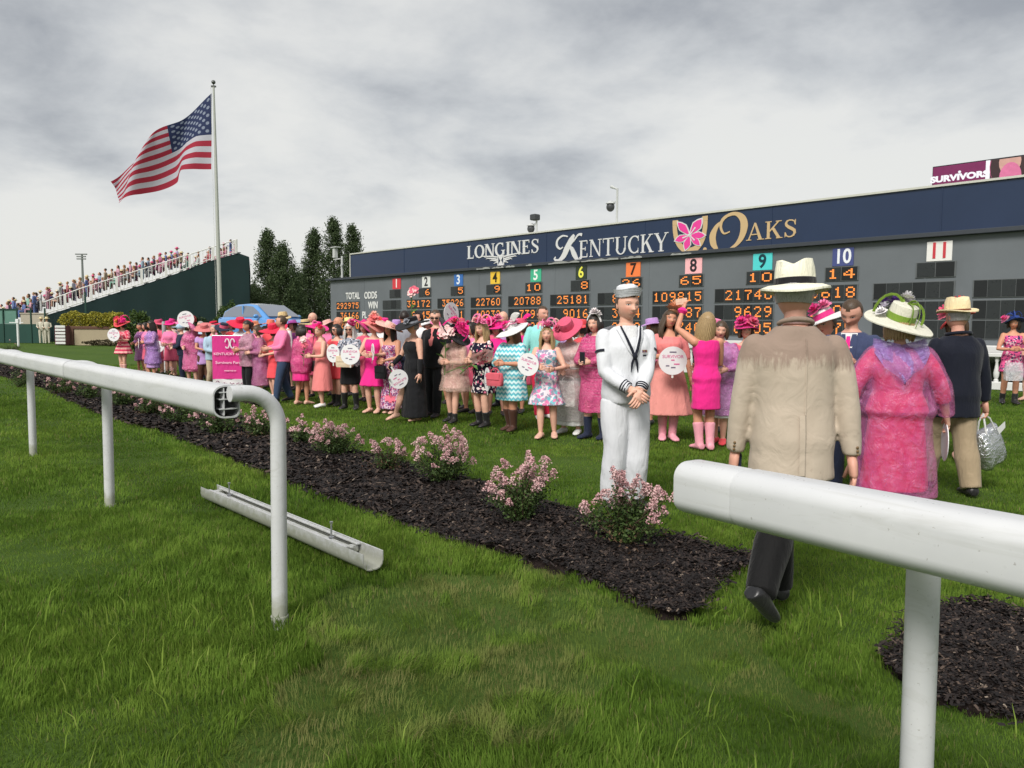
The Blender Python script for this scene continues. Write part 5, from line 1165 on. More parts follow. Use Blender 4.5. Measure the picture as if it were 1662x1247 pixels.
    for s in (1, -1):
        w = wr[s]; f = (wr[s] - el[s]).normalized(); t = ARMS[arms[0 if s == 1 else 1]] if isinstance(arms[0 if s == 1 else 1], str) else arms[0 if s == 1 else 1]
        inw = Vector((-s, -.15, 0)) if abs(t[0]) > .08 else Vector((-s * .25, .9, -.2)); n_ = inw - f * inw.dot(f); n_.normalize(); sd = f.cross(n_) * s   # n_: palm side
        thumb_side = sd if sd.dot(Vector((0, -1, .6))) > 0 else -sd
        L = .052 * h; ring = lambda c, a, b: [c + thumb_side * math.cos(2 * math.pi * j / 10) * a + n_ * math.sin(2 * math.pi * j / 10) * b for j in range(10)]
        hm.rings([ring(w - f * .012 * h, .0165 * h, .0135 * h), ring(w + f * L * .35, .023 * h, .0135 * h), ring(w + f * L * .8, .0265 * h, .012 * h), ring(w + f * L, .0245 * h, .009 * h)])
        ns = 8 if res else 5
        for k, (o, ln) in enumerate(((.019, .043), (.0065, .049), (-.006, .046), (-.018, .036))):
            q = w + f * L * .96 + thumb_side * o * h; pts = [q]; d = f.copy(); ax = f.cross(n_)
            for m_, c in enumerate((.45, .33, .22)):
                d = (Matrix.Rotation(curl * (.35 + .4 * m_ / 2), 3, ax) @ d).normalized()
                if d.dot(n_) < 0 and m_ == 0: d = (Matrix.Rotation(-2 * curl * .35, 3, ax) @ d).normalized(); ax = -ax
                pts.append(pts[-1] + d * ln * h * c)
            hm.tube(pts, [.0062 * h, .0058 * h, .0052 * h, .0038 * h], ns)
        q = w + f * L * .25 + thumb_side * .018 * h; hm.tube([q, q + (thumb_side * .75 + f * .6 + n_ * .3) * .022 * h, q + (thumb_side * .8 + f * 1.5 + n_ * .8) * .027 * h], [.0085 * h, .0072 * h, .005 * h], ns)
        p.hand[s] = w + f * .06 * h + n_ * .012 * h; p.hdir[s] = f; 
    HV = np.array(hm.v); hq = [q for q in hm.f if len(q) == 4]; caps = [q for q in hm.f if len(q) != 4]
    for q in caps: hq += [(q[0], q[i], q[i + 1], q[min(i + 2, len(q) - 1)]) if i + 2 < len(q) else (q[0], q[i], q[i + 1], q[i + 1]) for i in range(1, len(q) - 1, 2)]
    hq = np.array(hq); parts.append((HV, hq, np.tile((0, 5., 0), (len(HV), 1))))
    o_ = 0; VV = []; FF = []; AA = []
    for v, f, a in parts: VV.append(v); FF.append(np.asarray(f) + o_); AA.append(a); o_ += len(v)
    FF = np.concatenate(FF); me_v = np.concatenate(VV)
    bo = mesh_np('body', me_v, FF, SKIN[skin + '_' + sex], p.root, smooth=True, attrs={'hp': np.concatenate(AA)}); bo.data.validate()
    # ---- hair
    hc_, hs = hair; hmt = HAIR[hc_]
    if hs != 'bald':
        nu2, nv2 = 26, 18; Ph, Fq, hp2 = sculpt_head(sex, nu2, nv2); infl = 1.10 if sex == 'f' else 1.065
        Q = Ph * infl + np.array([0, .02, .012]); nz = np.sin(Q[:, 0] * 60 + seed) * .010 + np.sin(Q[:, 2] * 43 + Q[:, 1] * 37) * .010; Q *= (1 + nz)[:, None]
        c = Q[Fq].mean(1); line = .27 if sex == 'f' else .30
        keep = (c[:, 1] > -.02 + (.0 if sex == 'f' else .03)) | (c[:, 2] > line + .25 * np.abs(c[:, 0]) * (1 if sex == 'm' else -.6))
        keep &= c[:, 2] > (-.30 if sex == 'f' else -.14)
        if sex == 'f' and hs in ('long', 'bob', 'wavy'): keep |= (np.abs(c[:, 0]) > .30) & (c[:, 2] > -.25)
        mb = MB(); mb.v = [tuple(q) for q in xf(HM, Q)]; mb.f = [tuple(q) for q in Fq[keep]]; mb.mi = [0] * len(mb.f)
        if hs in ('long', 'wavy', 'bob'):
            end = {'long': -1.15, 'wavy': -1.25, 'bob': -.52}[hs]; nl = 22
            for i in range(nl):
                a = R(-32 + (180 + 64) * i / (nl - 1)); ca, sa = math.cos(a), math.sin(a); e = end * rnd.uniform(.85, 1.05); pts = []
                for k in range(6):
                    f = k / 5; z = .22 + (e - .22) * f; w_ = .37 + (.07 if f > .3 else 0) + .04 * math.sin(f * 9 + i) * (hs == 'wavy'); pts.append(HM @ Vector((ca * w_, .05 + sa * (.42 + .05 * f), z)))
                mb.tube(pts, [.05 * hh, .085 * hh, .09 * hh, .085 * hh, .07 * hh, .02 * hh], 6)
        if hs == 'bun': mb.ell((0, .52, .12), (.19, .17, .19), 12, 8, HM)
        if hs == 'pony': mb.tube([HM @ Vector(q) for q in ((0, .46, .15), (0, .62, -.1), (.03, .58, -.5), (0, .5, -.8))], [.1 * hh, .13 * hh, .1 * hh, .02 * hh], 8)
        mb.build('hair', hmt, p.root)
        if hs == 'beard' : pass
    if glasses:
        mb = MB()
        for s in (1, -1): mb.box((s * .155, -.44, .03), (.20, .03, .12), 0, HM, bev=.01); mb.box((s * .31, -.2, .05), (.02, .46, .03), 0, HM)
        mb.box((0, -.45, .05), (.12, .02, .025), 0, HM); mb.build('glasses', mat('dark_glasses', (.012, .012, .014), .2, spec=.6), p.root, smooth=False)
    # ---- garments
    def finish(name, mb, m, amp=.004, it=3, v=None, freq=60, parent=None, sd=0):
        V, F_, N = remesh(mb, v or vox, it); V = folds(V, N, amp, seed * 13 + sd, freq); return mesh_np(name, V, F_, m, parent or p.root, smooth=True)
    def patch(name, zs, hw0, off, m, cx=0.0, parent=None):
        mb = MB(); rs_ = []
        for z, w in zip(zs, hw0):
            rx, ry, cy = prof(z); bl = 1 + (g - 1) * .9; rx = rx * bl * h + off; ry = ry * bl * h + off; r = []
            for k in range(5):
                x = cx * h + w * h * (k / 2 - 1); r.append(bend((x, cy * h - ry * max(1 - (x / rx) ** 2, 0.02) ** .5 - .001, z * h)))
            rs_.append(r)
        mb.rings(rs_, cap=False, closed=False); return mb.build(name, m, parent or p.root)
    for gi, gt in enumerate(outfit):
        kind, m = gt[0], gt[1]; o = dict(gt[2]) if len(gt) > 2 else {}
        if kind in ('dress', 'coat', 'jacket', 'top'):
            mb = MB(); coat = kind == 'coat'; off = {'dress': .012, 'coat': .034, 'jacket': .022, 'top': .012}[kind]; nk = o.get('neck', .835 if kind != 'dress' else .80); hem = o.get('hem', {'dress': .30, 'coat': .27, 'jacket': .46, 'top': .50}[kind]); fl = o.get('flare', {'dress': .13, 'coat': .165, 'jacket': 0, 'top': 0}[kind]); pl = o.get('pleat', .028 if kind == 'dress' else .02 if coat else 0.0); npl = o.get('npl', 11); ph = rnd.random() * 6
            zs = [z for z in (.845, .826, .808, .78, .745, .715, .67, .62, .57, .525, .49) if z <= nk and z > hem + .01]
            if not zs or zs[0] < nk - .004: zs = [nk] + zs
            rs_ = []
            for z in zs:
                loose = 0.0
                if coat: loose = .02 * h * np.interp(z, (.5, .62, .75, .8), (1, 1.35, .7, 0))
                if kind == 'jacket': loose = .012 * h * np.interp(z, (.5, .6, .7, .8), (1, .9, .5, 0))
                if o.get('loose'): loose = o['loose'] * h * np.interp(z, (.5, .6, .75, .8), (1.2, 1, .6, 0))
                rs_.append(tring(z, off + loose, 40))
            if kind in ('dress', 'coat') or hem < .48:
                z0 = zs[-1]; rx, ry, cy = prof(z0); bl = 1 + (g - 1) * 1.1; r0 = (rx * bl * h + off + (.02 * h if coat else 0) + (o.get('loose', 0) * h), ry * bl * h + off + (.02 * h if coat else 0) + o.get('loose', 0) * h); n = 7
                lr = rs_[-1]; cyl = (max(v.y for v in lr) + min(v.y for v in lr)) / 2; r0 = ((max(v.x for v in lr) - min(v.x for v in lr)) / 2, (max(v.y for v in lr) - min(v.y for v in lr)) / 2); mn = 1.05 if kind in ('jacket', 'top') else .9; r1 = (max(fl * h, r0[0] * mn), max(fl * .8 * h, r0[1] * mn))
                for i in range(1, n + 1):
                    f = i / n; z = z0 + (hem - z0) * f; ff = f ** .85; rs_.append(tring(.5, 0, 40, pl=pl * f, npl=npl, ph=ph, absr=(r0[0] + (r1[0] - r0[0]) * ff, r0[1] + (r1[1] - r0[1]) * ff)))
                    dz = z - .5; cy5 = prof(.5)[2] * h
                    rs_[-1] = [v + Vector((0, (cyl - cy5) * (1 - f), dz * h)) for v in rs_[-1]]
            else: rs_.append([v + Vector((0, 0, (hem - .49) * h)) for v in tring(.49, off + .015 * h, 40)])
            mb.rings(rs_)
            sl = o.get('sleeve', {'dress': 0, 'coat': 2, 'jacket': 1.93, 'top': .6}[kind])
            if sl:
                so = {'dress': .012, 'coat': .024, 'jacket': .017, 'top': .012}[kind] * (1 if not o.get('puff') else o['puff'])
                for s in (1, -1):
                    a, r = arm_chain(s, 0, min(sl, 1.95), so, so * (1.0 if not coat else .8)); r[0] *= .86; r[1] *= .96; mb.tube(a, r, 14); mb.ell(sh[s], (r[0] * 1.0,) * 3, 12, 8)
            nm = {'dress': 'dress', 'coat': 'raincoat', 'jacket': 'jacket', 'top': 'top'}[kind]; nm = o.get('name', nm)
            go = finish(nm, mb, m, o.get('amp', {'dress': .006, 'coat': .014, 'jacket': .006, 'top': .007}[kind]), o.get('it', 2 if pl else (6 if kind == 'jacket' else 4)), o.get('vox'), {'dress': 50, 'coat': 34, 'jacket': 40, 'top': 45}[kind], sd=gi); p.garment = go
            if o.get('hood'):
                mb = MB(); mb.tube([bend((math.sin(a) * .075 * h, .015 * h + math.cos(a) * .06 * h, (.835 - .03 * max(0, math.cos(a))) * h)) for a in np.linspace(-2.2, 2.2, 12)], [.012 * h, .022 * h, .03 * h, .034 * h, .036 * h, .038 * h, .038 * h, .036 * h, .034 * h, .03 * h, .022 * h, .012 * h], 8); finish('hood', mb, o['hood'], .006, 2, vox * .7, 60, go, 7)
            if o.get('shirt'):
                zb = o.get('vz', .70); patch('shirt', [zb, (zb + .83) / 2, .81, .835], [.004, .022, .036, .040], off + .012, o['shirt'], parent=go)
                if o.get('tie'): patch('tie', [zb + .005, (zb + .83) / 2, .82], [.010, .012, .009], off + .018, o['tie'], parent=go)
                for s in (1, -1):
                    patch('lapel', [zb - .01, zb + .05, .79, .83], [.006, .016, .016, .010], off + .015, m, cx=s * .026, parent=go)
            for tr in o.get('trim', ()):   # horizontal bands
                pass
        elif kind == 'skirt':
            mb = MB(); hem = o.get('hem', .30); fl = o.get('flare', .13); pl = o.get('pleat', .025); ph = rnd.random() * 6; r0 = tring(.625, .012, 40); rs_ = [r0, tring(.59, .014, 40)]; n = 8
            rx, ry, cy = prof(.56); bl = 1 + (g - 1); a0 = (rx * bl * h + .016, ry * bl * h + .016)
            for i in range(n + 1):
                f = i / n; z = .56 + (hem - .56) * f; rr = (a0[0] + (fl * h - a0[0]) * f ** .8, a0[1] + (fl * .82 * h - a0[1]) * f ** .8); rs_.append([v + Vector((0, 0, (z - .5) * h)) for v in tring(.5, 0, 40, pl=pl * f, npl=o.get('npl', 11), ph=ph, absr=rr)])
            mb.rings(rs_); finish('skirt', mb, m, .004, 2, None, 50, sd=gi)
        elif kind == 'trousers':
            mb = MB(); mb.rings([tring(z, .012) for z in (.455, .49, .525, .57, .60)]); fa = o.get('flare', .012)
            for s in (1, -1): a, r = leg_chain(s, 0, 2.04, .010 * h / 1.7, fa * h, o.get('k', 1.05)); r = [max(q, o.get('mn', .038) * h) for q in r]; mb.tube(a, r, 16)
            p.trousers = finish('trousers', mb, m, o.get('amp', .006), 3, o.get('vox'), 38, sd=gi)
        elif kind in ('shoes', 'boots'):
            for s in (1, -1):
                mb = MB(); foot(mb, s, .006, 1.0)
                if kind == 'boots':
                    f0 = 2 - o.get('hgt', .6); a, r = leg_chain(s, f0, 2.0, .010, .012); mb.tube(a, [max(q, .032 * h) for q in r], 12)
                else: mb.rings([[an[s] + Vector((math.cos(2 * math.pi * j / 10) * .028 * h, math.sin(2 * math.pi * j / 10) * .03 * h, z * h)) for j in range(10)] for z in (-.03, .0)])
                V, F_, N = remesh(mb, min(vox, .014), 1); mesh_np('boot' if kind == 'boots' else 'shoe', V, F_, m, p.root, smooth=True)
    # ---- hat
    if hat: build_hat(p, HM, hh, hat, rnd)
    p.HM = HM; p.hh = hh; p.bend = bend; p.prof = prof; p.patch = patch; p.arm_chain = arm_chain; p.leg_chain = leg_chain; p.finish = finish; p.tring = tring
    p.W = Matrix.Translation(loc) @ Matrix.Rotation(R(yaw), 4, 'Z')
    return p
def flower(mb, c, n, r, layers=3, rnd=random, pet=6):
    c = Vector(c); n = Vector(n).normalized(); u = n.orthogonal().normalized(); w = n.cross(u)
    for L in range(layers):
        k = pet; a0 = rnd.random() * 6
        for i in range(k):
            a = a0 + 2 * math.pi * i / k; d = u * math.cos(a) + w * math.sin(a); sd = n.cross(d); rr = r * (1 - .25 * L); lift = .15 + .35 * L
            pts = [c + n * r * .1 * L, c + d * rr * .5 + sd * rr * .38 + n * r * (lift * .6), c + d * rr * .95 + n * r * lift + sd * rr * .2, c + d * rr * .95 + n * r * lift - sd * rr * .2, c + d * rr * .5 - sd * rr * .38 + n * r * (lift * .6)]
            mb.add(pts, [(0, 1, 2, 3, 4)])
def build_hat(p, HM, hh, hat, rnd):
    o = dict(hat); c = o['c']; t = o.get('t', 'brim'); tl = o.get('tilt', (0, 0)); off = o.get('at', (0, .03, .24 if t in ('brim', 'fedora', 'boater') else .30))
    M = HM @ Matrix.Translation(off) @ Matrix.Rotation(R(tl[0]), 4, 'X') @ Matrix.Rotation(R(tl[1]), 4, 'Y') @ Matrix.Diagonal((1 / hh, 1 / hh, 1 / hh, 1))
    ho = None
    if t in ('brim', 'fedora', 'boater'):
        Rb = o.get('R', .2); ch = o.get('ch', .10); cr = o.get('cr', .092); wv = o.get('wave', .02); dr = o.get('droop', .02); n = 40; mb = MB(); rs_ = []
        ph = rnd.random() * 6; uf = o.get('upfold', 0.0)
        def brim(r, dz):
            out = []
            for j in range(n):
                a = 2 * math.pi * j / n; f = max(0, (r - cr) / (Rb - cr)); z = dz + wv * math.sin(2 * a + ph) * f - dr * f * f + uf * f * f * max(0, math.sin(a + .6)); out.append((r * math.cos(a) * .97, r * 1.06 * math.sin(a), z))
            return out
        rs_ += [brim(cr * .98, -.012), brim(cr + (Rb - cr) * .5, -.008), brim(Rb, -.002), brim(Rb * 1.005, .004), brim(Rb, .009), brim(cr + (Rb - cr) * .5, .005), brim(cr * 1.01, .004)]
        def crown(k, z): 
            out = []
            for j in range(n):
                a = 2 * math.pi * j / n; x, y = cr * k * math.cos(a), cr * 1.1 * k * math.sin(a); zz = z
                if t == 'fedora' and z > ch * .8: zz = z - .022 * math.exp(-(x / (cr * .4)) ** 2) + .012 * math.cos(a) ** 2; x *= 1 - .18 * max(0, -math.sin(a)) 
                out.append((x, y, zz))
            return out
        rs_ += [crown(1.0, ch * .35), crown(.96, ch * .7), crown(.88 if t == 'fedora' else .9, ch * .95), crown(.6, ch), crown(.15, ch * (.98 if t == 'fedora' else 1.03))]
        mb.rings(rs_, cap=True, M=M); ho = mb.build('hat', fabric('hat_%s' % o.get('cn', str(c)), c, .85, .08, .3), p.root)
        if 'band' in o:
            mb = MB(); mb.rings([[(cr * k * math.cos(2 * math.pi * j / n), cr * 1.1 * k * math.sin(2 * math.pi * j / n), z) for j in range(n)] for k, z in ((1.0, .004), (1.035, .006), (1.02, .006 + o.get('bw', .028)), (.97, .008 + o.get('bw', .028)))], cap=False, M=M); mb.build('hat_band', fabric('band_%s' % str(o['band']), o['band'], .6), ho)
        top = lambda: (rnd.uniform(-.06, .06), -cr + rnd.uniform(-.03, .02), .03)
    elif t == 'fasc':
        mb = MB(); mb.ell((0, 0, 0), (.07, .07, .018), 14, 6, M); ho = mb.build('fascinator', fabric('hat_%s' % str(c), c, .8, .08), p.root); cr = .05
    elif t == 'band':
        mb = MB(); mb.tube([(.095 * math.cos(a), -.0, .115 * math.sin(a) - .04) for a in np.linspace(0, math.pi, 14)], .014, 8, M); ho = mb.build('headband', fabric('hat_%s' % str(c), c, .7), p.root); cr = .05
    elif t == 'cap':
        mb = MB(); mb.ell((0, 0, .0), (.098, .115, .085), 16, 10, M); mb.box((0, -.14, -.01), (.15, .12, .012), 0, M); ho = mb.build('cap', fabric('hat_%s' % str(c), c, .8), p.root); cr = .05
    for k, fc in enumerate(o.get('fl', ())):
        fc, r, pos = fc if isinstance(fc[0], tuple) else (fc, .06, (rnd.uniform(-.08, .08), -.07 + rnd.uniform(-.03, .05), .04)); mb = MB()
        flower(mb, M @ Vector(pos), (M.to_3x3() @ Vector((pos[0] * 3, pos[1] * 3 - .1, .6))), r, 3, rnd, 7); mb.build('hat_flower', fabric('petal_%s' % str(fc), fc, .7), ho or p.root, smooth=False)
    for k, (fc, a, ln) in enumerate(o.get('feather', ())):
        mb = MB(); V = []; n = 14; d = Vector((math.cos(a), math.sin(a) * .3, 0)); rs_ = []
        for i in range(n):
            f = i / (n - 1); q = Vector((d.x * ln * f * .8 + .04 * d.x, -.02 + d.y * ln * f, ln * (.9 * f - .55 * f * f) + .04)); w = ln * .17 * math.sin(math.pi * min(1, f * .95 + .04)) ** .7 + .004
            rs_.append([q + Vector((0, 0, w * .7)) + Vector((-d.x, 0, 0)) * w * .35, q + Vector((0, -.01, 0)), q - Vector((0, 0, w * .7)) + Vector((d.x, 0, 0)) * w * .35])
        mb.rings(rs_, cap=False, closed=False, M=M); mb.build('feather', fabric('feather_%s' % str(fc), fc, .9), ho or p.root)
    for k, (fc, rr, n) in enumerate(o.get('loops', ())):
        for i in range(n):
            mb = MB(); a = rnd.random() * 6.28; L = rr * rnd.uniform(.8, 1.3); d = Vector((math.cos(a), math.sin(a), 0)); b0 = Vector((0, -.03, .03))
            mb.tube([b0 + d * L * .5 * (1 - math.cos(t_)) * .9 + Vector((0, 0, L * .65 * math.sin(t_))) for t_ in np.linspace(0, math.pi * 1.05, 10)], [.012] * 10, 6, M, flat=.25); mb.build('ribbon_loop', fabric('loop_%s' % str(fc), fc, .6), ho or p.root)
    p.hat = ho
# ------------------------------------------------------------------ held things
FANW = mat('fan_card', (.80, .79, .80), .6, .03); FANP = mat('fan_print_pink', S(214, 110, 156), .6); FAND = mat('fan_print_grey', S(120, 110, 130), .6); STICK = mat('fan_stick', (.72, .70, .66), .6)
def hand_fan(pos, yaw, label, r=.125, tilt=(0, 0, 0), stick=True, text=True, handle=None):
    root = empty('hand_fan', pos, 0, label, 'hand fan', 'round white hand fans'); root.rotation_euler = Euler((R(tilt[0]), R(tilt[1]), R(yaw)), 'XYZ')
    mb = MB(); mb.prism([(r * math.cos(2 * math.pi * k / 32), .135 + r * math.sin(2 * math.pi * k / 32)) for k in range(32)], -.003, .003); d = mb.build('disc', FANW, root, smooth=False)
    mb = MB(); mb.box((0, .005, .0), (.024, .006, .17), bev=.002); mb.build('handle', STICK, root, smooth=False)
    if text:
        k = r / .125
        text_mesh('print', 'SURVIVOR', .040 * k, FANP, d, .0006, .0006, Matrix.Translation((0, -.0045, .135 + .035 * k)), 1.0)
        for dx, dz, w, m in ((-.0, .075, .06, FAND), (0, .005, .03, FANP), (.035, -.03, .05, FANP), (-.045, -.045, .03, FAND), (.005, -.06, .04, FAND)): mb = MB(); mb.box((dx * k, -.0045, .135 + dz * k), (w * k, .0012, .012 * k)); mb.build('print', m, d, smooth=False)
    return root
def wpos(p, s, dz=0.0, fwd=0.0):
    q = p.W @ (p.hand[s] + Vector((0, -fwd, dz))); return q
# ------------------------------------------------------------------ the crowd
C = dict(coral=S(236, 84, 92), fuch=S(214, 52, 128), hot=S(236, 46, 138), pink=S(236, 128, 170), blush=S(232, 180, 172), salmon=S(232, 134, 132), rose=S(214, 92, 120), lil=S(190, 150, 206), purp=S(172, 84, 160), white=(.78, .77, .76), black=(.012, .012, .014), navy=S(36, 42, 62), mint=S(150, 220, 214), red=S(214, 44, 76), cream=S(236, 226, 200), straw=S(214, 188, 140), aqua=S(130, 206, 214), peach=S(238, 170, 134), ltblue=S(170, 196, 214), denim=S(56, 72, 98), brown=S(86, 56, 42), grey=S(150, 152, 160), green=S(140, 176, 52), tan=S(196, 176, 148), yellow=S(240, 200, 80))
F = {k: fabric('cloth_' + k, v) for k, v in C.items()}
F['satin'] = fabric('satin_hotpink', C['hot'], .3, .05, .3, spec=.5)
F['leather'] = fabric('black_leather', (.014, .013, .014), .4, .1, .2, spec=.4); F['brownboot'] = fabric('brown_leather', S(74, 46, 36), .5, .15, .2, spec=.35); F['pinkboot'] = fabric('pink_leather', S(232, 158, 172), .4, .06, .15, spec=.35); F['nude'] = fabric('nude_leather', S(214, 170, 150), .5); F['whiteshoe'] = fabric('white_leather', (.75, .74, .72), .5)
RC = dict(pink=plastic('raincoat_pink', S(232, 96, 164), .82), purp=plastic('raincoat_purple', S(196, 92, 186), .80), hot=plastic('raincoat_hotpink', S(232, 50, 140), .88), pale=plastic('raincoat_pale_pink', S(238, 160, 190), .72), clear=plastic('poncho_clear', S(240, 222, 220), .55), lil=plastic('raincoat_lilac', S(186, 128, 214), .78))
PR = dict(redfl=printed('print_red_floral', S(236, 170, 176), [S(206, 44, 84), S(222, 90, 110)], 13, .5), viol=printed('print_violet_floral', S(226, 196, 214), [S(150, 60, 110), S(206, 90, 120), S(110, 70, 130)], 22, .42), black=printed('print_black_floral', S(26, 24, 44), [S(228, 210, 206), S(214, 110, 140), S(236, 226, 220)], 11, .30), multi=printed('print_aqua_floral', S(228, 214, 222), [S(120, 196, 206), S(232, 130, 176), S(150, 150, 170)], 12, .44), pinkbl=printed('print_pink_navy', S(226, 92, 146), [S(240, 196, 210), S(52, 40, 90)], 17, .38), greyfl=printed('print_grey_floral', S(140, 146, 158), [S(60, 62, 74), S(210, 206, 210)], 18, .42),
          cands=striped('print_candy_stripe', S(244, 214, 216), S(214, 70, 100), 26, 0, .45), pstr=striped('print_pink_white_stripe', S(238, 226, 228), S(236, 62, 140), 24, 0, .52), chev=striped('print_aqua_chevron', S(206, 236, 236), S(96, 190, 202), 15, .035, .5, S(120, 140, 170)), skirtst=striped('print_red_pink_skirt', S(240, 176, 170), S(208, 62, 96), 9, 0, .5))
def hgt(px, loc, hy):
    d = ray(px, hy); return CAMH + d.z * (loc.y / d.y)
_f0, _f1 = G(965, 706), G(430, 646)
def behind(px, dd):
    """a spot dd metres behind the front row, seen at pixel column px"""
    k = ray(px, 520); k = k.x / k.y; a = _f0 + BACK * dd; L = (_f1 - _f0).normalized(); t = (a.x - k * a.y) / (k * L.y - L.x); q = a + L * t; q.z = 0; return q
CROWD = {}
def add(key, label, px, fy, hy, yaw=-35, **k):
    loc = G(px, fy) if not isinstance(fy, tuple) else behind(px, fy[1]); h = min(max(hgt(px, loc, hy), 1.46), 1.93)
    k.setdefault('vox', .014 if loc.y < 12.5 else (.018 if loc.y < 18 else .022)); k.setdefault('seed', len(CROWD) + 1); k.setdefault('res', 1 if loc.y < 13.5 else 0)
    rr = random.Random(k['seed'] * 7); k.setdefault('tilt', rr.uniform(-9, 9)); k.setdefault('legs', rr.choice(('stand', 'close', 'step', 'wide', {1: (.04, -.05, .045), -1: (-.07, .02, .045)}, {1: (.075, .01, .045), -1: (-.04, -.05, .045)}))); k.setdefault('lean', rr.uniform(-1.5, 4.5)); k.setdefault('head', (rr.uniform(-25, 25), rr.uniform(-4, 10)))
    CROWD[key] = make_person(label, loc, h, yaw, **k); return CROWD[key]
dr = lambda m, **k: ('dress', m, k)
def build_crowd():
    # ---- far left group
    p = add('a1', 'woman with a big coral flower hat in red floral short dress, leftmost of the crowd', 201, 606, 521, -10, arms=('waist', 'chest'), hair=('dark', 'bob'), outfit=(dr(PR['redfl'], neck=.80, hem=.52, flare=.11, sleeve=.9, puff=2.4), ('skirt', PR['skirtst'], dict(hem=.37, flare=.17, pleat=.07)), ('boots', F['blush'], dict(hgt=.6))), hat=dict(c=C['coral'], R=.22, tilt=(12, 14), wave=.03, ch=.11, fl=[(C['coral'], .13, (0, -.10, .08)), (C['yellow'], .05, (0, -.16, .10)), (C['hot'], .1, (.1, -.02, .10)), (C['coral'], .1, (-.09, -.03, .12))], loops=[(C['hot'], .22, 4)]))
    hand_fan(p.W @ Vector((-.03, -.36, 1.02)), -5, 'round white fan held at the chest of the leftmost woman', .19, text=True)
    p = add('a2', 'woman in lilac pink raincoat with dark hair, second in the line from the left', 231, 604, 525, -40, arms=('front', 'front'), hair=('dark', 'bun'), skin='tan', outfit=(dr(F['lil'], hem=.25), ('coat', RC['purp'], dict(hem=.24, flare=.17)), ('shoes', F['nude'])))
    p = add('a3', 'woman in purple raincoat with dark hair and a white card at her waist', 246, ('b', .9), 521, -45, arms=('waist', 'hold'), hair=('dark', 'long'), skin='tan', outfit=(dr(F['lil'], hem=.2), ('coat', RC['lil'], dict(hem=.27, flare=.16)), ('shoes', F['nude'])))
    hand_fan(p.W @ Vector((-.1, -.32, .86)), -60, 'white fan held edge-on by the woman in the purple raincoat', .13, tilt=(0, 35, 0), text=True)
    add('a4', 'woman with fuchsia hat in pink raincoat behind the grey topped stake', 263, 607, 521, -30, arms=('front', 'front'), hair=('brown', 'bob'), outfit=(dr(F['rose'], hem=.22), ('coat', RC['pink'], dict(hem=.22, flare=.15)), ('shoes', F['nude'])), hat=dict(c=C['fuch'], R=.15, tilt=(8, -6), ch=.10, fl=[(C['fuch'], .07, (0, -.1, .05))]))
    p = add('a5', 'blonde woman with fuchsia pillbox hat in bright fuchsia dress', 282, 609, 520, 5, arms=('front', 'front'), hair=('blond', 'bob'), outfit=(dr(F['hot'], hem=.30, flare=.13, sleeve=.5), ('coat', RC['clear'], dict(hem=.30, flare=.15)), ('shoes', F['nude'])), hat=dict(c=C['fuch'], R=.14, tilt=(-4, 10), ch=.10))
    hand_fan(p.W @ Vector((-.30, -.35, .70)), 0, 'round white fan beside the grey topped stake', .17, text=True)
    add('a6', 'man in dark navy suit with pale blue cap, facing left', 298, 620, 527, -70, sex='m', arms=('front', 'hold'), hair=('grey', 'short'), outfit=(('trousers', F['navy']), ('jacket', F['navy'], dict(shirt=F['white'])), ('shoes', F['leather'])), hat=dict(t='cap', c=C['ltblue'], at=(0, 0, .22)))
    p = add('a7', 'woman with red bow hat raising a white fan, behind the slim banner', 311, ('b', .6), 520, -20, arms=(('up'), 'front'), hair=('brown', 'bob'), outfit=(dr(F['pink'], hem=.22), ('coat', RC['pink'], dict(hem=.25))), hat=dict(t='fasc', c=C['red'], loops=[(C['red'], .18, 5)], tilt=(0, 20)))
    hand_fan(AT(304, 527, p.W.translation.y - .3), 8, 'round white fan raised above the navy suited man', .19, tilt=(0, -14, 0), text=True)
    add('a8', 'woman in lilac dress turning a salmon straw hat towards the right', 333, 628, 531, 30, arms=('chest', 'front'), hair=('brown', 'short'), skin='tan', outfit=(dr(F['lil'], hem=.36, flare=.12, sleeve=.5), ('trousers', F['brown']), ('shoes', F['leather'])), hat=dict(c=S(206, 120, 120), R=.24, tilt=(24, -20), ch=.09, cn='salmonstraw'))
    add('a9', 'person in pale blue jacket beside the lilac dress, left of the large banner', 345, ('b', .35), 528, 40, sex='m', arms=('down', 'front'), hair=('grey', 'short'), outfit=(('trousers', F['tan']), ('jacket', F['ltblue'], dict(shirt=F['white'])), ('shoes', F['leather'])))
    add('a10', 'person in navy hat with pink crown standing right behind the large banner', 363, ('b', .3), 534, 10, arms=('front', 'front'), hair=('brown', 'short'), outfit=(dr(F['pink'], hem=.25, sleeve=1), ('shoes', F['leather'])), hat=dict(c=C['navy'], R=.2, tilt=(10, 4), ch=.11, band=C['rose'], bw=.06))
    add('a11', 'woman in white top with wide red hat above the large banner', 390, ('b', .8), 519, -30, arms=('front', 'front'), hair=('blond', 'short'), outfit=(('top', F['white'], dict(sleeve=.6)), ('skirt', F['rose']), ('shoes', F['nude'])), hat=dict(c=C['red'], R=.25, tilt=(4, 16), ch=.10, wave=.03))
    add('a12', 'woman with dark bun in pale pink raincoat and black scarf beside the large banner', 405, 644, 521, -45, arms=('hold', 'front'), hair=('dark', 'bun'), skin='tan', outfit=(('trousers', F['black']), ('top', F['black'], dict(sleeve=1.5)), ('coat', RC['pale'], dict(hem=.40, flare=.14)), ('shoes', F['leather'])))
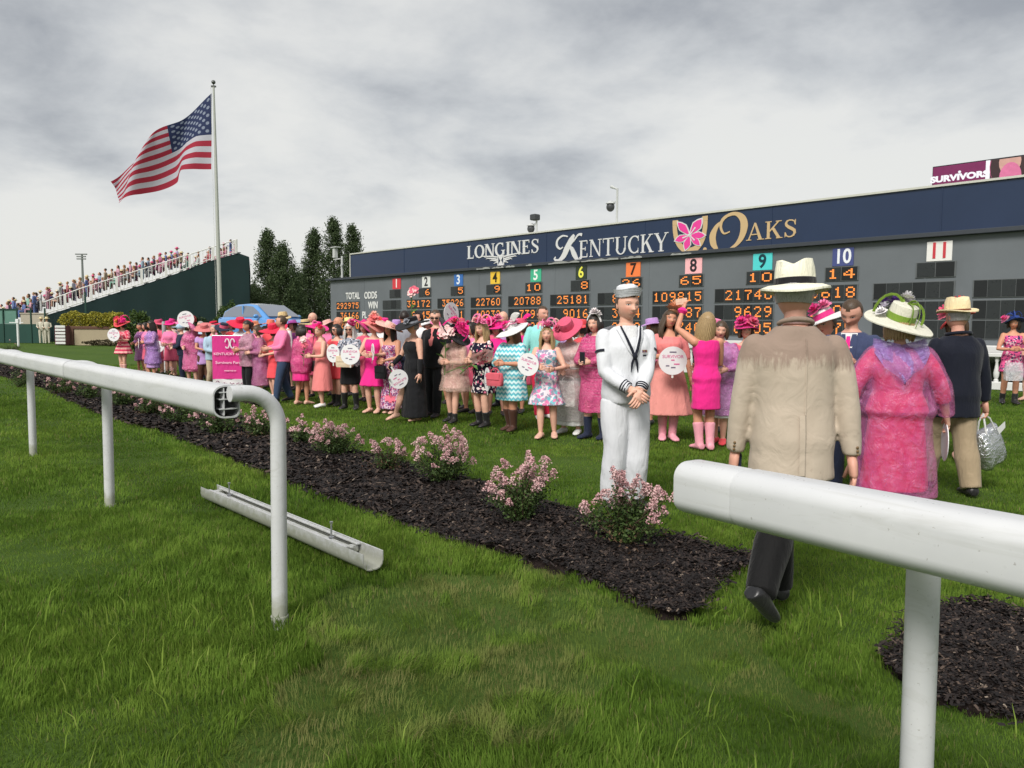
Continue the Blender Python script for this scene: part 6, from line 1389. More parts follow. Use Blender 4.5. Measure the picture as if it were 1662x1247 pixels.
    add('a13', 'woman in long mauve raincoat looking down at her hands', 424, 645, 531, -55, arms=('waist', 'waist'), head=(0, 18), hair=('brown', 'bob'), skin='fair', outfit=(dr(F['purp'], hem=.3), ('coat', plastic('raincoat_mauve', S(190, 92, 150), .86), dict(hem=.17, flare=.16)), ('shoes', F['nude'])))
    add('a14', 'woman in coral dress under a wide coral red hat', 444, ('b', .1), 530, -50, arms=('front', 'waist'), hair=('brown', 'bob'), outfit=(dr(F['coral'], hem=.28, flare=.13, sleeve=.5), ('shoes', F['whiteshoe'])), hat=dict(c=C['red'], R=.27, tilt=(10, 18), ch=.10, wave=.03))
    add('a15', 'stout man in pale pink shirt and jeans with sunglasses on his head', 461, 653, 513, -62, sex='m', g=1.12, arms=('hold', 'hold'), hair=('brown', 'short'), skin='ruddy', outfit=(('trousers', F['denim']), ('top', F['pink'], dict(sleeve=1.7, hem=.47, loose=.01)), ('shoes', F['leather'])), hat=None)
    add('a16', 'woman with dark bob in hot pink raincoat and satin skirt', 490, 657, 528, 150, arms=('waist', 'hold'), head=(-30, 0), hair=('dark', 'bob'), skin='tan', outfit=(('skirt', F['satin'], dict(hem=.30, flare=.115)), ('coat', RC['hot'], dict(hem=.40, flare=.13)), ('shoes', F['nude'])))
    add('a17', 'blonde woman with bun in salmon halter top and long salmon skirt', 523, 661, 529, -55, arms=('waist', 'waist'), hair=('blond', 'bun'), outfit=(dr(F['salmon'], neck=.81, hem=.55, flare=.1), ('skirt', F['salmon'], dict(hem=.20, flare=.15, pleat=.03)), ('shoes', F['whiteshoe'])), hat=dict(t='fasc', c=C['red'], tilt=(-20, 20), fl=[C['red'], C['pink']]))
    p = add('a18', 'woman with sunglasses in coral dress and short black boots', 549, 658, 527, -25, arms=('front', 'waist'), hair=('dark', 'bob'), glasses=True, outfit=(dr(F['coral'], hem=.33, flare=.13, sleeve=.25), ('boots', F['leather'], dict(hgt=.45))))
    p = add('a19', 'person with long white hair and pink flower in grey floral top and black skirt', 569, 664, 525, -10, g=1.08, arms=('front', 'front'), hair=('white', 'wavy'), glasses=True, outfit=(('top', PR['greyfl'], dict(sleeve=1.0, hem=.46)), ('skirt', F['black'], dict(hem=.29, flare=.12)), ('boots', F['leather'], dict(hgt=.7))), hat=dict(t='fasc', c=C['hot'], tilt=(-10, 25), at=(.18, -.1, .42), fl=[(C['hot'], .09, (0, -.02, .02)), C['pink']]))
    hand_fan(p.W @ Vector((-.20, -.28, .86)), -35, 'white fan held at the waist by the long white haired person', .16, text=True)
    p = add('a20', 'woman in fuchsia sleeveless dress with coral pink petal hat', 607, 670, 521, -20, arms=('hold', 'waist'), hair=('blond', 'bun'), outfit=(dr(F['hot'], neck=.80, hem=.29, flare=.16, pleat=.04), ('shoes', F['nude'])), hat=dict(c=S(238, 150, 140), R=.20, tilt=(-4, 24), ch=.07, wave=.05, fl=[(S(240, 130, 130), .12, (.02, -.04, .08)), (S(244, 176, 160), .1, (-.05, .0, .12))], feather=[(C['coral'], 1.2, .3)], cn='coralpetal'))
    hand_fan(p.W @ Vector((-.27, -.30, .86)), -10, 'white fan between the fuchsia dress and the grey floral top', .17, text=True)
    p = add('a21', 'woman in strapless violet floral maxi dress under a tilted blush hat', 636, 671, 525, -28, arms=('front', 'front'), hair=('dark', 'wavy'), skin='tan', g=1.05, outfit=(dr(PR['viol'], neck=.765, hem=.055, flare=.14, pleat=.03), ('shoes', F['nude'])), hat=dict(c=S(236, 186, 172), R=.24, tilt=(-22, 22), ch=.08, wave=.03, upfold=.05))
    hand_fan(p.W @ Vector((-.16, -.32, .93)), -70, 'grey backed fan turned sideways before the violet floral dress', .14, tilt=(0, 30, 0), text=True)
    p = add('a22', 'person in black slit gown, black gloves and wide black hat', 672, 683, 519, -52, g=1.12, arms=('down', (.12, -.16, .56)), head=(-10, 8), hair=('grey', 'short'), legs={1: (.03, .02, .045), -1: (-.10, -.16, .045)}, outfit=(dr(F['black'], neck=.79, hem=.04, flare=.15, pleat=.02), ('shoes', F['nude'])), hat=dict(c=C['black'], R=.26, tilt=(6, 8), ch=.10, wave=.03, band=C['grey'], fl=[(C['grey'], .06, (.05, -.1, .05))]))
    for s in (1, -1): a, r = p.arm_chain(s, 1.05, 2.0, .006); mb = MB(); mb.tube(a, r, 10); mb.ell(p.hand[s], (.03, .035, .045), 8, 6); mb.build('glove', F['black'], p.root)
    for q in p.root.children:
        pass
    p = add('a23', 'man in black suit and pink shirt with glasses', 707, 676, 504, -25, sex='m', arms=('down', 'down'), hair=('brown', 'short'), glasses=True, outfit=(('trousers', F['black']), ('jacket', F['black'], dict(shirt=F['salmon'], vz=.60)), ('shoes', F['leather'])))
    p = add('a24', 'woman in sheer blush cape dress under a huge black and pink hat', 738, 685, 535, -35, g=1.06, arms=('waist', 'waist'), hair=('brown', 'bob'), outfit=(dr(F['blush'], hem=.36, flare=.14), ('coat', plastic('cape_blush', S(232, 190, 176), .60), dict(hem=.33, flare=.18, name='cape')), ('boots', F['leather'], dict(hgt=.25))), hat=dict(c=C['black'], R=.30, tilt=(-30, 32), ch=.10, wave=.03, fl=[(C['hot'], .14, (.08, .02, .10)), (C['rose'], .12, (-.06, -.06, .08))], loops=[(C['hot'], .24, 4)]))
    p = add('a25', 'woman with long fair hair and pink fascinator in black floral dress', 784, 692, 522, -48, g=1.1, arms=('waist', 'waist'), hair=('blond', 'wavy'), outfit=(dr(PR['black'], neck=.80, hem=.32, flare=.13, sleeve=.45), ('boots', F['leather'], dict(hgt=.45))), hat=dict(t='fasc', c=C['pink'], tilt=(-10, 10), fl=[C['pink'], C['blush'], C['rose']], loops=[(C['pink'], .16, 6)]))
    p = add('a26', 'stout woman in aqua chevron dress with white pink trimmed hat and brown boots', 830, 699, 527, -40, g=1.25, arms=('waist', 'waist'), head=(-10, 14), hair=('auburn', 'long'), skin='tan', outfit=(dr(PR['chev'], neck=.82, hem=.29, flare=.165, sleeve=1.2, puff=2.0, loose=.012), ('boots', F['brownboot'], dict(hgt=.75))), hat=dict(c=C['white'], R=.24, tilt=(8, -10), ch=.09, droop=.05, fl=[(C['hot'], .09, (0, -.06, .06)), (C['pink'], .08, (.07, .02, .07))], feather=[((.8, .78, .76), .5, .34)]))
    hand_fan(p.W @ Vector((-.20, -.30, .60)), -75, 'white fan hanging before the aqua chevron dress', .17, text=True)
    p = add('a27', 'short blonde woman in aqua and pink floral dress with pink veil fascinator', 886, 710, 531, -12, arms=('hold', 'waist'), hair=('blond', 'wavy'), outfit=(dr(PR['multi'], neck=.80, hem=.30, flare=.17, pleat=.05), ('shoes', F['nude'])), hat=dict(t='fasc', c=C['pink'], tilt=(-14, -10), fl=[(C['pink'], .09, (.02, -.02, .03))], loops=[(C['pink'], .14, 6)]))
    hand_fan(p.W @ Vector((-.24, -.26, .86)), -25, 'white fan held by the short blonde woman', .15, tilt=(0, 18, 0), text=True)
    p = add('a28', 'tall man in mint green jacket and blue tie with red trousers', 879, ('b', 1.0), 498, 18, sex='m', arms=('down', 'down'), head=(20, 0), hair=('brown', 'short'), skin='ruddy', outfit=(('trousers', F['red']), ('jacket', F['mint'], dict(shirt=F['white'], tie=F['denim'], vz=.64)), ('shoes', F['whiteshoe'])))
    p = add('a29', 'woman in clear poncho bending her head under a hot pink hat', 926, 704, 524, -30, arms=('waist', 'front'), head=(-12, 32), lean=8, hair=('blond', 'bob'), outfit=(dr(F['blush'], neck=.83, hem=.30, flare=.14, sleeve=1.2), ('skirt', F['white'], dict(hem=.08, flare=.13, pleat=.05)), ('coat', RC['clear'], dict(hem=.12, flare=.15)), ('shoes', F['whiteshoe'])), hat=dict(c=C['rose'], R=.22, tilt=(6, 14), ch=.12, cr=.1, fl=[(C['rose'], .07, (-.1, -.06, .04))], cn='hotrose'))
    p = add('a30', 'woman with black bob in pink raincoat over a striped dress, beside the sailor', 966, 711, 512, -42, arms=('waist', 'waist'), head=(10, 2), hair=('dark', 'bob'), outfit=(dr(PR['pstr'], neck=.825, hem=.33, flare=.125, sleeve=.6), ('coat', RC['hot'], dict(hem=.22, flare=.15, hood=RC['hot'])), ('boots', F['navy'], dict(hgt=.6))), hat=dict(t='band', c=C['white'], at=(0, .0, .28), fl=[((.78, .70, .70), .075, (.02, -.02, .08)), ((.8, .74, .72), .06, (.06, 0, .06))]))
    # ---- right of the sailor
    p = add('b1', 'smiling woman in long salmon dress with peach fascinator and pink boots', 1083, 714, 504, -2, arms=('down', (.05, -.17, .66)), hair=('brown', 'wavy'), skin='tan', outfit=(dr(F['salmon'], neck=.80, hem=.50, flare=.11, sleeve=1.0), ('skirt', fabric('cloth_dusty', S(222, 146, 138)), dict(hem=.20, flare=.19, pleat=.04)), ('boots', F['pinkboot'], dict(hgt=.75))), hat=dict(t='fasc', c=C['peach'], tilt=(-24, 10), at=(.1, -.05, .42), fl=[(C['peach'], .13, (0, -.03, .02)), (C['peach'], .11, (.05, .02, .05))]))
    hand_fan(p.W @ Vector((-.02, -.40, .93)), 0, 'round white fan with pink print held by the smiling woman', .18, text=True)
    p = add('b2', 'woman in hot pink sheath dress seen from behind, raising a phone', 1143, 730, 508, 190, arms=((.13, -.15, 1.02), 'front'), head=(0, -6), hair=('blond', 'long'), skin='tan', outfit=(dr(F['hot'], neck=.80, hem=.30, flare=.105), ('boots', F['pinkboot'], dict(hgt=.7))))
    mb = MB(); f = p.hdir[1]; c = p.wr[1]; mb.tube([c - f * .05, c - f * .02, c + f * .0, c + f * .03], [.03, .062, .06, .03], 12); mb.build('wrist_corsage', fabric('corsage', C['hot']), p.root)
    add('b3', 'person in purple raincoat holding a fan, half hidden by the tan jacket', 1172, ('b', .4), 522, -30, arms=('hold', 'hold'), hair=('brown', 'bob'), outfit=(dr(F['white'], hem=.22, flare=.14), ('coat', RC['purp'], dict(hem=.24, flare=.16)), ('shoes', F['coral'])))
    hand_fan(G(1180, 705) + Vector((-.05, -.15, .72)), 10, 'white fan half hidden by the sleeve of the tan jacket', .19, tilt=(0, -10, 0), text=True)
    add('b4', 'person with ruffled fuchsia flower hat just left of the tan jacket collar', 1212, ('b', 1.4), 524, -20, arms=('front', 'front'), hair=('brown', 'bob'), outfit=(dr(F['rose'], hem=.3, sleeve=.6), ('shoes', F['nude'])), hat=dict(c=C['fuch'], R=.17, tilt=(4, 0), ch=.06, fl=[(C['fuch'], .1, (-.08, -.08, .05)), (C['rose'], .1, (.06, -.08, .06)), (C['fuch'], .1, (0, .02, .08))], loops=[(C['fuch'], .12, 5)]))
    add('b5', 'woman with white brimmed hat and magenta bow right of the tan jacket', 1340, ('b', -1.2), 507, -60, arms=('front', 'front'), head=(0, 12), hair=('brown', 'short'), outfit=(dr(F['pink'], hem=.3, sleeve=.6), ('shoes', F['nude'])), hat=dict(c=C['white'], R=.22, tilt=(6, -16), ch=.09, droop=.04, band=C['fuch'], bw=.05, fl=[(C['fuch'], .09, (0, -.06, .10)), (C['pink'], .08, (.06, 0, .1))]))
    add('b6', 'man in navy suit and pink tie looking down at his hands', 1384, ('b', -1.6), 487, -35, sex='m', arms=('chest', 'chest'), head=(-8, 30), hair=('brown', 'short'), skin='ruddy', outfit=(('trousers', F['navy']), ('jacket', fabric('cloth_blue_suit', S(62, 70, 100)), dict(shirt=F['white'], tie=F['hot'])), ('shoes', F['leather'])))
    add('b7', 'person with big coral ruffled hat hidden behind the navy blazer', 1553, ('b', 1.2), 508, -30, arms=('front', 'front'), hair=('brown', 'bob'), outfit=(dr(F['pink'], hem=.3, sleeve=1), ('coat', RC['pale'], dict(hem=.3)), ('shoes', F['nude'])), hat=dict(c=C['coral'], R=.2, tilt=(-10, -20), ch=.08, fl=[(C['coral'], .14, (.06, 0, .08)), (C['rose'], .12, (-.06, -.05, .08)), (C['coral'], .12, (.1, .05, .12))]))
    p = add('b8', 'woman in pink floral dress with blue hat and pink flower at the right edge', 1638, 655, 515, -20, arms=('waist', 'waist'), hair=('dark', 'bob'), skin='tan', outfit=(dr(PR['pinkbl'], neck=.79, hem=.37, flare=.13), ('boots', F['leather'], dict(hgt=.35))), hat=dict(c=S(44, 66, 130), R=.19, tilt=(-20, -20), ch=.08, fl=[(C['pink'], .11, (-.14, -.08, .02)), (C['hot'], .07, (-.16, -.1, .05))], loops=[(S(44, 66, 130), .22, 6)], cn='bluehat'))
    add('b9', 'person in pink poncho cut off by the right edge of the picture', 1672, 650, 520, -60, arms=('front', 'front'), hair=('brown', 'bob'), outfit=(dr(F['pink'], hem=.3, sleeve=1), ('coat', RC['pink'], dict(hem=.28)), ('shoes', F['nude'])))
    # ---- heads of the second row
    second = [
        (276, 1.6, 522, 'f', 'blond', 'woman with magenta hat peering between the fuchsia hats', dict(c=C['hot'], R=.15, ch=.08), F['pink']),
        (347, 1.4, 523, 'f', 'brown', 'person with striped red and black hat behind the pale blue jacket', dict(c=C['red'], R=.2, tilt=(6, -12), ch=.08, band=C['black']), F['pink']),
        (441, 1.6, 521, 'f', 'brown', 'person with coral straw hat in front of the blue car', dict(c=S(226, 130, 110), R=.2, ch=.09, cn='coralstraw', tilt=(6, 8)), F['coral']),
        (462, 1.2, 511, 'm', 'grey', 'man with tan straw fedora in front of the blue car', dict(t='fedora', c=C['straw'], R=.17, ch=.12, cr=.1, band=C['brown']), F['white']),
        (476, 1.6, 522, 'f', 'brown', 'woman with purple pink hat beside the straw fedora', dict(c=C['purp'], R=.2, tilt=(4, -10), ch=.08), F['purp']),
        (496, 1.3, 521, 'f', 'brown', 'person with straw boater behind the dark bobbed woman', dict(t='boater', c=C['straw'], R=.15, ch=.09, band=C['navy']), F['pink']),
        (513, .8, 526, 'f', 'brown', 'woman with wide magenta hat holding a booklet, behind the salmon halter', dict(c=C['hot'], R=.25, tilt=(2, 6), ch=.10), F['rose']),
        (509, 2.2, 508, 'm', 'bald', 'tall bald man behind the magenta hat', None, F['hot']),
        (551, 1.4, 515, 'm', 'bald', 'bald man in grey behind the woman with sunglasses', None, F['grey']),
        (568, 1.6, 517, 'f', 'blond', 'person with pale yellow hat behind the long white hair', dict(c=S(236, 222, 150), R=.13, ch=.08), F['white']),
        (592, 1.0, 523, 'f', 'brown', 'woman with purple tilted hat and plum feathers', dict(c=C['fuch'], R=.22, tilt=(-14, 30), ch=.09, feather=[(S(120, 40, 80), 1.0, .4), (S(120, 40, 80), .5, .36)], cn='plumhat'), F['rose']),
        (656, 1.4, 505, 'm', 'dark', 'man with dark hair seen from behind in grey waistcoat', None, F['grey']),
        (679, 1.6, 507, 'm', 'dark', 'man in white shirt with pink flower at his face', None, F['white']),
        (748, 1.3, 518, 'f', 'blond', 'woman with pink ruffled hat behind the huge black hat', dict(c=C['rose'], R=.2, ch=.07, fl=[C['hot'], C['pink']]), F['pink']),
        (766, .9, 524, 'f', 'dark', 'dark haired woman in pink top behind the black floral dress', dict(t='fasc', c=C['hot'], fl=[C['hot'], C['pink']]), F['pink']),
        (806, .9, 524, 'f', 'brown', 'woman with hot pink flower hat left of the white feather', dict(c=C['hot'], R=.17, tilt=(0, -24), ch=.07, fl=[(C['hot'], .12, (-.05, -.05, .08)), (C['pink'], .1, (.05, 0, .1))]), F['hot']),
        (818, 2.0, 506, 'm', 'bald', 'bald man far behind the white feathered hat', None, F['lil']),
        (716, 1.7, 521, 'f', 'brown', 'person with pink striped hat behind the black suit', dict(c=C['pink'], R=.2, tilt=(0, 20), ch=.08), F['pink']),
        (238, 1.7, 524, 'f', 'dark', 'dark haired person at the back behind the purple raincoat', None, F['pink']),
        (258, 2.2, 521, 'f', 'brown', 'person with rose hat at the back left of the fuchsia hats', dict(c=C['rose'], R=.18, ch=.09), F['rose']),
        (294, 1.9, 520, 'f', 'blond', 'person with pale pink hat behind the navy suited man', dict(c=C['pink'], R=.2, ch=.09, tilt=(0, 10)), F['white']),
        (328, 2.0, 522, 'm', 'grey', 'grey haired man at the back above the salmon straw hat', None, F['ltblue']),
        (374, 1.9, 522, 'f', 'brown', 'person with coral hat between navy and red hats', dict(c=C['coral'], R=.2, ch=.08, tilt=(4, -10)), F['coral']),
        (415, 1.6, 523, 'f', 'auburn', 'person with peach flower hat left of the wide coral red hat', dict(c=C['peach'], R=.17, ch=.08, fl=[C['peach'], C['coral']]), F['pink']),
        (534, 1.6, 521, 'f', 'brown', 'person with blush hat above the salmon halter bun', dict(c=C['blush'], R=.19, ch=.08, tilt=(0, -12)), F['pink']),
        (622, 1.7, 519, 'f', 'brown', 'person with hot pink hat between the petal and blush hats', dict(c=C['hot'], R=.19, ch=.09), F['white']),
        (645, 2.3, 521, 'f', 'blond', 'person with lilac hat behind the violet floral dress', dict(c=C['lil'], R=.18, ch=.08), F['lil']),
        (697, 2.2, 520, 'f', 'blond', 'person with white hat behind the wide black hat', dict(c=C['white'], R=.18, ch=.08), F['pink']),
        (796, 1.8, 520, 'f', 'dark', 'person with magenta hat behind the pink fascinator', dict(c=C['fuch'], R=.2, ch=.09, tilt=(0, 14)), F['rose']),
        (846, 1.5, 519, 'f', 'brown', 'person with rose feather hat beside the mint jacket', dict(c=C['rose'], R=.17, ch=.08, feather=[(C['hot'], .4, .26)]), F['hot']),
        (908, 1.6, 522, 'f', 'brown', 'person with blush flower hat above the hot pink brim', dict(t='fasc', c=C['blush'], fl=[C['blush'], C['pink']]), F['lil']),
        (946, 1.4, 521, 'f', 'dark', 'person with coral hat left of the black bob', dict(c=C['coral'], R=.18, ch=.08, tilt=(0, 10)), F['coral']),
        (1060, 1.6, 519, 'f', 'brown', 'person with lilac hat between the sailor and the peach fascinator', dict(c=C['lil'], R=.18, ch=.08), F['pink']),
        (1160, 1.5, 520, 'f', 'blond', 'woman in pale pink veil behind the raised arm', dict(c=C['pink'], R=.14, ch=.08, tilt=(0, 20)), F['pink'])]
    for i, (px, d, hy, sex, hr, lab, hat, top) in enumerate(second):
        seen_back = 'from behind' in lab
        low = ('trousers', F['navy']) if sex == 'm' else ('skirt', F['rose'], dict(hem=.3))
        add('c%d' % i, lab, px, ('b', d), hy, 170 if seen_back else random.Random(i).uniform(-60, 0), sex=sex, arms=('front', 'front') if sex == 'f' else ('down', 'down'), hair=(('dark', 'bald') if hr == 'bald' else (hr, 'short' if sex == 'm' else 'bob')), skin=('ruddy', 'fair', 'tan')[i % 3], outfit=(low, ('top', top, dict(sleeve=1.4)), ('shoes', F['leather'])), hat=hat, vox=.022, res=0)
build_crowd()
# ------------------------------------------------------------------ things held or carried by the crowd
def bag(name, pos, yaw, size, m, label, strap=None, handle=True, flap=True, hm=None):
    root = empty(name, pos, R(yaw), label, 'bag'); w, d, h = size; mb = MB(); rs_ = []
    for z, k in ((0, .92), (.02, 1.0), (h * .5, 1.03), (h * .92, .9), (h, .8)): rs_.append([(x * w / 2 * k, y * d / 2 * (k if z else 1), z) for x, y in ((-1, -.6), (-.9, -1), (.9, -1), (1, -.6), (1, .6), (.9, 1), (-.9, 1), (-1, .6))])
    mb.rings(rs_); mb.build('bag_body', m, root, angle=60)
    if flap: mb = MB(); mb.box((0, -d / 2 - .004, h * .72), (w * .9, .012, h * .5), bev=.004); mb.build('flap', m, root)
    if handle: mb = MB(); mb.tube([(w * .3 * math.cos(a), 0, h + (strap or .1) * math.sin(a)) for a in np.linspace(0, math.pi, 12)], .006, 6); mb.build('strap', hm or m, root)
    return root
def lily(pos, yaw, label, n=3, s=1.0, tilt=0):
    root = empty('lily_stem', pos, R(yaw), label, 'flower'); root.rotation_euler = (R(tilt), 0, R(yaw)); rnd = random.Random(int(pos[0] * 100))
    mb = MB(); mb.tube([(0, 0, -.2 * s), (.01, 0, .05 * s), (.02, -.01, .25 * s)], .005 * s, 6)
    for k in range(5): a = rnd.random() * 6; z = -.1 + .06 * k; mb.add([(0, 0, z * s), (math.cos(a) * .05 * s, math.sin(a) * .05 * s, (z + .03) * s), (math.cos(a) * .1 * s, math.sin(a) * .1 * s, (z + .06) * s), (math.cos(a + .5) * .05 * s, math.sin(a + .5) * .05 * s, (z + .05) * s)], [(0, 1, 2, 3)])
    mb.build('stem', fabric('lily_green', S(84, 120, 60)), root)
    for k in range(n): mb = MB(); flower(mb, (rnd.uniform(-.06, .06) * s, rnd.uniform(-.06, .02) * s, (.2 + rnd.uniform(-.06, .08)) * s), (rnd.uniform(-.6, .6), -1, .5), .075 * s, 2, rnd, 6); mb.build('bloom', fabric('lily_petal', S(238, 200, 196)) if k else fabric('lily_petal_pink', S(226, 110, 130)), root, smooth=False)
def carried():
    c = CROWD
    bag('handbag', c['a16'].W @ Vector((-.22, -.14, .62)), 150, (.26, .10, .2), F['leather'], 'black shoulder bag on the woman in hot pink raincoat', .5)
    bag('handbag', c['a19'].W @ Vector((.02, -.30, .76)), -10, (.30, .10, .20), fabric('cream_leather', S(226, 206, 178)), 'cream handbag before the black skirt', .05)
    bag('handbag', c['a20'].W @ Vector((.26, -.22, .60)), -20, (.2, .08, .22), F['black'], 'small black bag between the fuchsia and violet dresses', .16)
    bag('handbag', c['a26'].W @ Vector((0.0, -.36, .66)), -40, (.26, .09, .18), fabric('pink_purse', S(216, 96, 110)), 'pink purse held before the aqua chevron dress', .06)
    bag('plastic_bag', c['a29'].W @ Vector((.10, -.30, .42)), -30, (.3, .16, .34), RC['clear'], 'clear plastic bag hanging before the poncho', .06, flap=False)
    bag('plastic_bag', c['b8'].W @ Vector((-.02, -.28, .48)), -20, (.32, .16, .36), plastic('clear_bag', S(226, 226, 232), .6), 'clear plastic bag held by the woman with blue hat', .06, flap=False)
    lily(c['a22'].W @ Vector((-.12, -.36, .70)), 0, 'drooping lily stem held low by the black gloved hand', 1, 1.3, 150)
    hand_fan(c['a22'].W @ Vector((-.02, -.34, .78)), 20, 'lilac fan held low by the black gloved hand', .15, tilt=(0, 150, 0), text=True)
    lily(c['a24'].W @ Vector((.0, -.24, 1.04)), 0, 'lily blooms covering the face under the huge black hat', 4, 1.5)
    lily(c['a25'].W @ Vector((.08, -.32, .92)), 40, 'lily bunch in the arm of the black floral dress', 4, 1.4, 60)
    lily(c['a24'].W @ Vector((.28, -.26, .86)), 60, 'lily bunch beside the blush cape', 3, 1.2, 70)
    lily(c['a17'].W @ Vector((-.1, -.3, .95)), 0, 'lily stem at the waist of the salmon halter', 2, 1.0)
    lily(c['c12'].W @ Vector((.0, -.22, 1.78)), 0, 'lily raised high in front of the lit numbers', 2, 1.4)
    hand_fan(AT(727, 520, c['a23'].W.translation.y), 55, 'white fan raised beside the man with glasses', .19, tilt=(0, 40, 0), text=True)
    # phones
    p = c['b2']; q = p.W @ (p.hand[1] + Vector((.05, -.03, .03))); root = empty('phone', q, R(8), 'pale phone held up by the woman in hot pink', 'phone'); root.rotation_euler = (0, R(90 - 8), R(10)); mb = MB(); mb.box((0, 0, 0), (.072, .01, .15), bev=.004); mb.build('phone_body', fabric('phone_case', S(232, 200, 176), .4), root); mb = MB(); mb.box((0, .0065, 0), (.064, .002, .138)); mb.build('phone_screen', mat('phone_glass', (.02, .02, .025), .1), root, smooth=False)
    p = c['a30']; q = p.W @ (p.hand[1] + Vector((.02, -.02, .06))); root = empty('phone', q, R(-40), 'dark phone held by the woman with black bob', 'phone'); mb = MB(); mb.box((0, 0, 0), (.075, .01, .15), bev=.004); mb.build('phone_body', F['navy'], root); mb = MB(); mb.box((0, -.0065, 0), (.064, .002, .138)); mb.build('phone_screen', mat('phone_glass', (.02, .02, .025), .1), root, smooth=False)
carried()
# ------------------------------------------------------------------ pink banners
def banner(pl, pr, pyt, label, wide):
    pass
def build_banners():
    PK = fabric('banner_pink', S(218, 58, 140), .45, .04, .2, spec=.3); WH = mat('banner_white_vinyl', (.78, .77, .77), .5, .03); TX = mat('banner_text', S(246, 208, 226), .5, .02); GY = mat('banner_logo', S(150, 96, 124), .5)
    for (xl, xr, yb, yt, lab, face) in ((347, 403, 634, 545, 'large pink parade banner with white foot strip on its stand', 0), (311.5, 329, 623, 543, 'slim angled pink banner left of the large one', 1)):
        b = G((xl + xr) / 2, yb + 3); Yb = b.y; w = (AT(xr, yb, Yb) - AT(xl, yb, Yb)).length; ht = AT(xl, yt, Yb).z; z0 = AT(xl, yb, Yb).z
        if face: w = w * 1.25; rz = R(-32)
        else: rz = R(8)
        root = empty('parade_banner', (b.x, b.y, 0), rz, lab, 'banner'); z0 = .10; hh_ = ht - z0; zs = z0 + hh_ * .17; n = 12
        def sheet(name, za, zb_, m, y=0.0):
            mb = MB(); rs_ = []
            for k in range(7):
                z = za + (zb_ - za) * k / 6; rs_.append([(w * (i / n - .5), y + .02 * math.sin(i * .9 + k * .5) * (k / 6), z - (.012 if i in (0, n) and k == 6 else 0)) for i in range(n + 1)])
            vs = rs_ + [[(a, c + .006, d) for a, c, d in r] for r in rs_[::-1]]; mb.rings([list(r) for r in vs], cap=False, closed=False); return mb.build(name, m, root)
        s1 = sheet('sheet', zs, ht, PK); s2 = sheet('foot_strip', z0, zs, WH)
        for x in (-.5, .5): mb = MB(); mb.tube([(w * x, .04, 0), (w * x, .04, ht)], .012, 8); mb.build('stand_pole', STEEL, root)
        mb = MB(); mb.tube([(-w * .5, .04, ht), (w * .5, .04, ht)], .012, 8); mb.build('cross_pole', STEEL, root)
        for x in (-.4, .4): mb = MB(); mb.box((w * x, .04, .012), (.05, .5, .02)); mb.build('foot', STEEL, root, smooth=False)
        y = -.028
        for s, zf, sz, xs in (('KENTUCKY OAKS', .58, .095, .95), ('Survivors Parade', .38, .105, .92), ('PRESENTED BY', .19, .04, 1.0)):
            text_mesh('print', s, sz * w / .95, TX, s1, .001, .001, Matrix.Translation((0, y, zs + (ht - zs) * zf)), xs * 1.18)
        # emblem: looped ribbon over a horseshoe
        mb = MB(); k = .12 * w / .9; cz = zs + (ht - zs) * .82
        for sx in (-1, 1):
            pts = [(sx * k * .9 * math.cos(a) * .5 + sx * k * .55, y, cz + k * math.sin(a)) for a in np.linspace(.3, 5.6, 18)]; mb.tube(pts, .017 * w, 5, flat=.3)
        mb.tube([(-k * .3, y, cz + k), (0, y, cz - k * .2), (k * .35, y, cz - k)], .018 * w, 5, flat=.3); mb.build('emblem', mat('banner_white_ink', (.8, .76, .78), .5), s1)
        for i, (x, ww) in enumerate(((-.36, .11), (-.17, .16), (.04, .13), (.2, .09), (.33, .09), (.43, .05))):
            mb = MB(); 
            if i == 0: mb.tube([(w * x + .045 * w * math.cos(a), y, (z0 + zs) / 2 + .02 + .045 * w * math.sin(a)) for a in np.linspace(0, 6.28, 14)], .010 * w, 5)
            else: 
                for q in range(3): mb.box((w * x + w * ww * (q / 3 - .33), y, (z0 + zs) / 2 + .01 * ((q * 7 + i) % 3 - 1)), (w * ww * .26, .004, .030 * w), bev=0)
            mb.build('sponsor_mark', GY, s2, smooth=False)
build_banners()
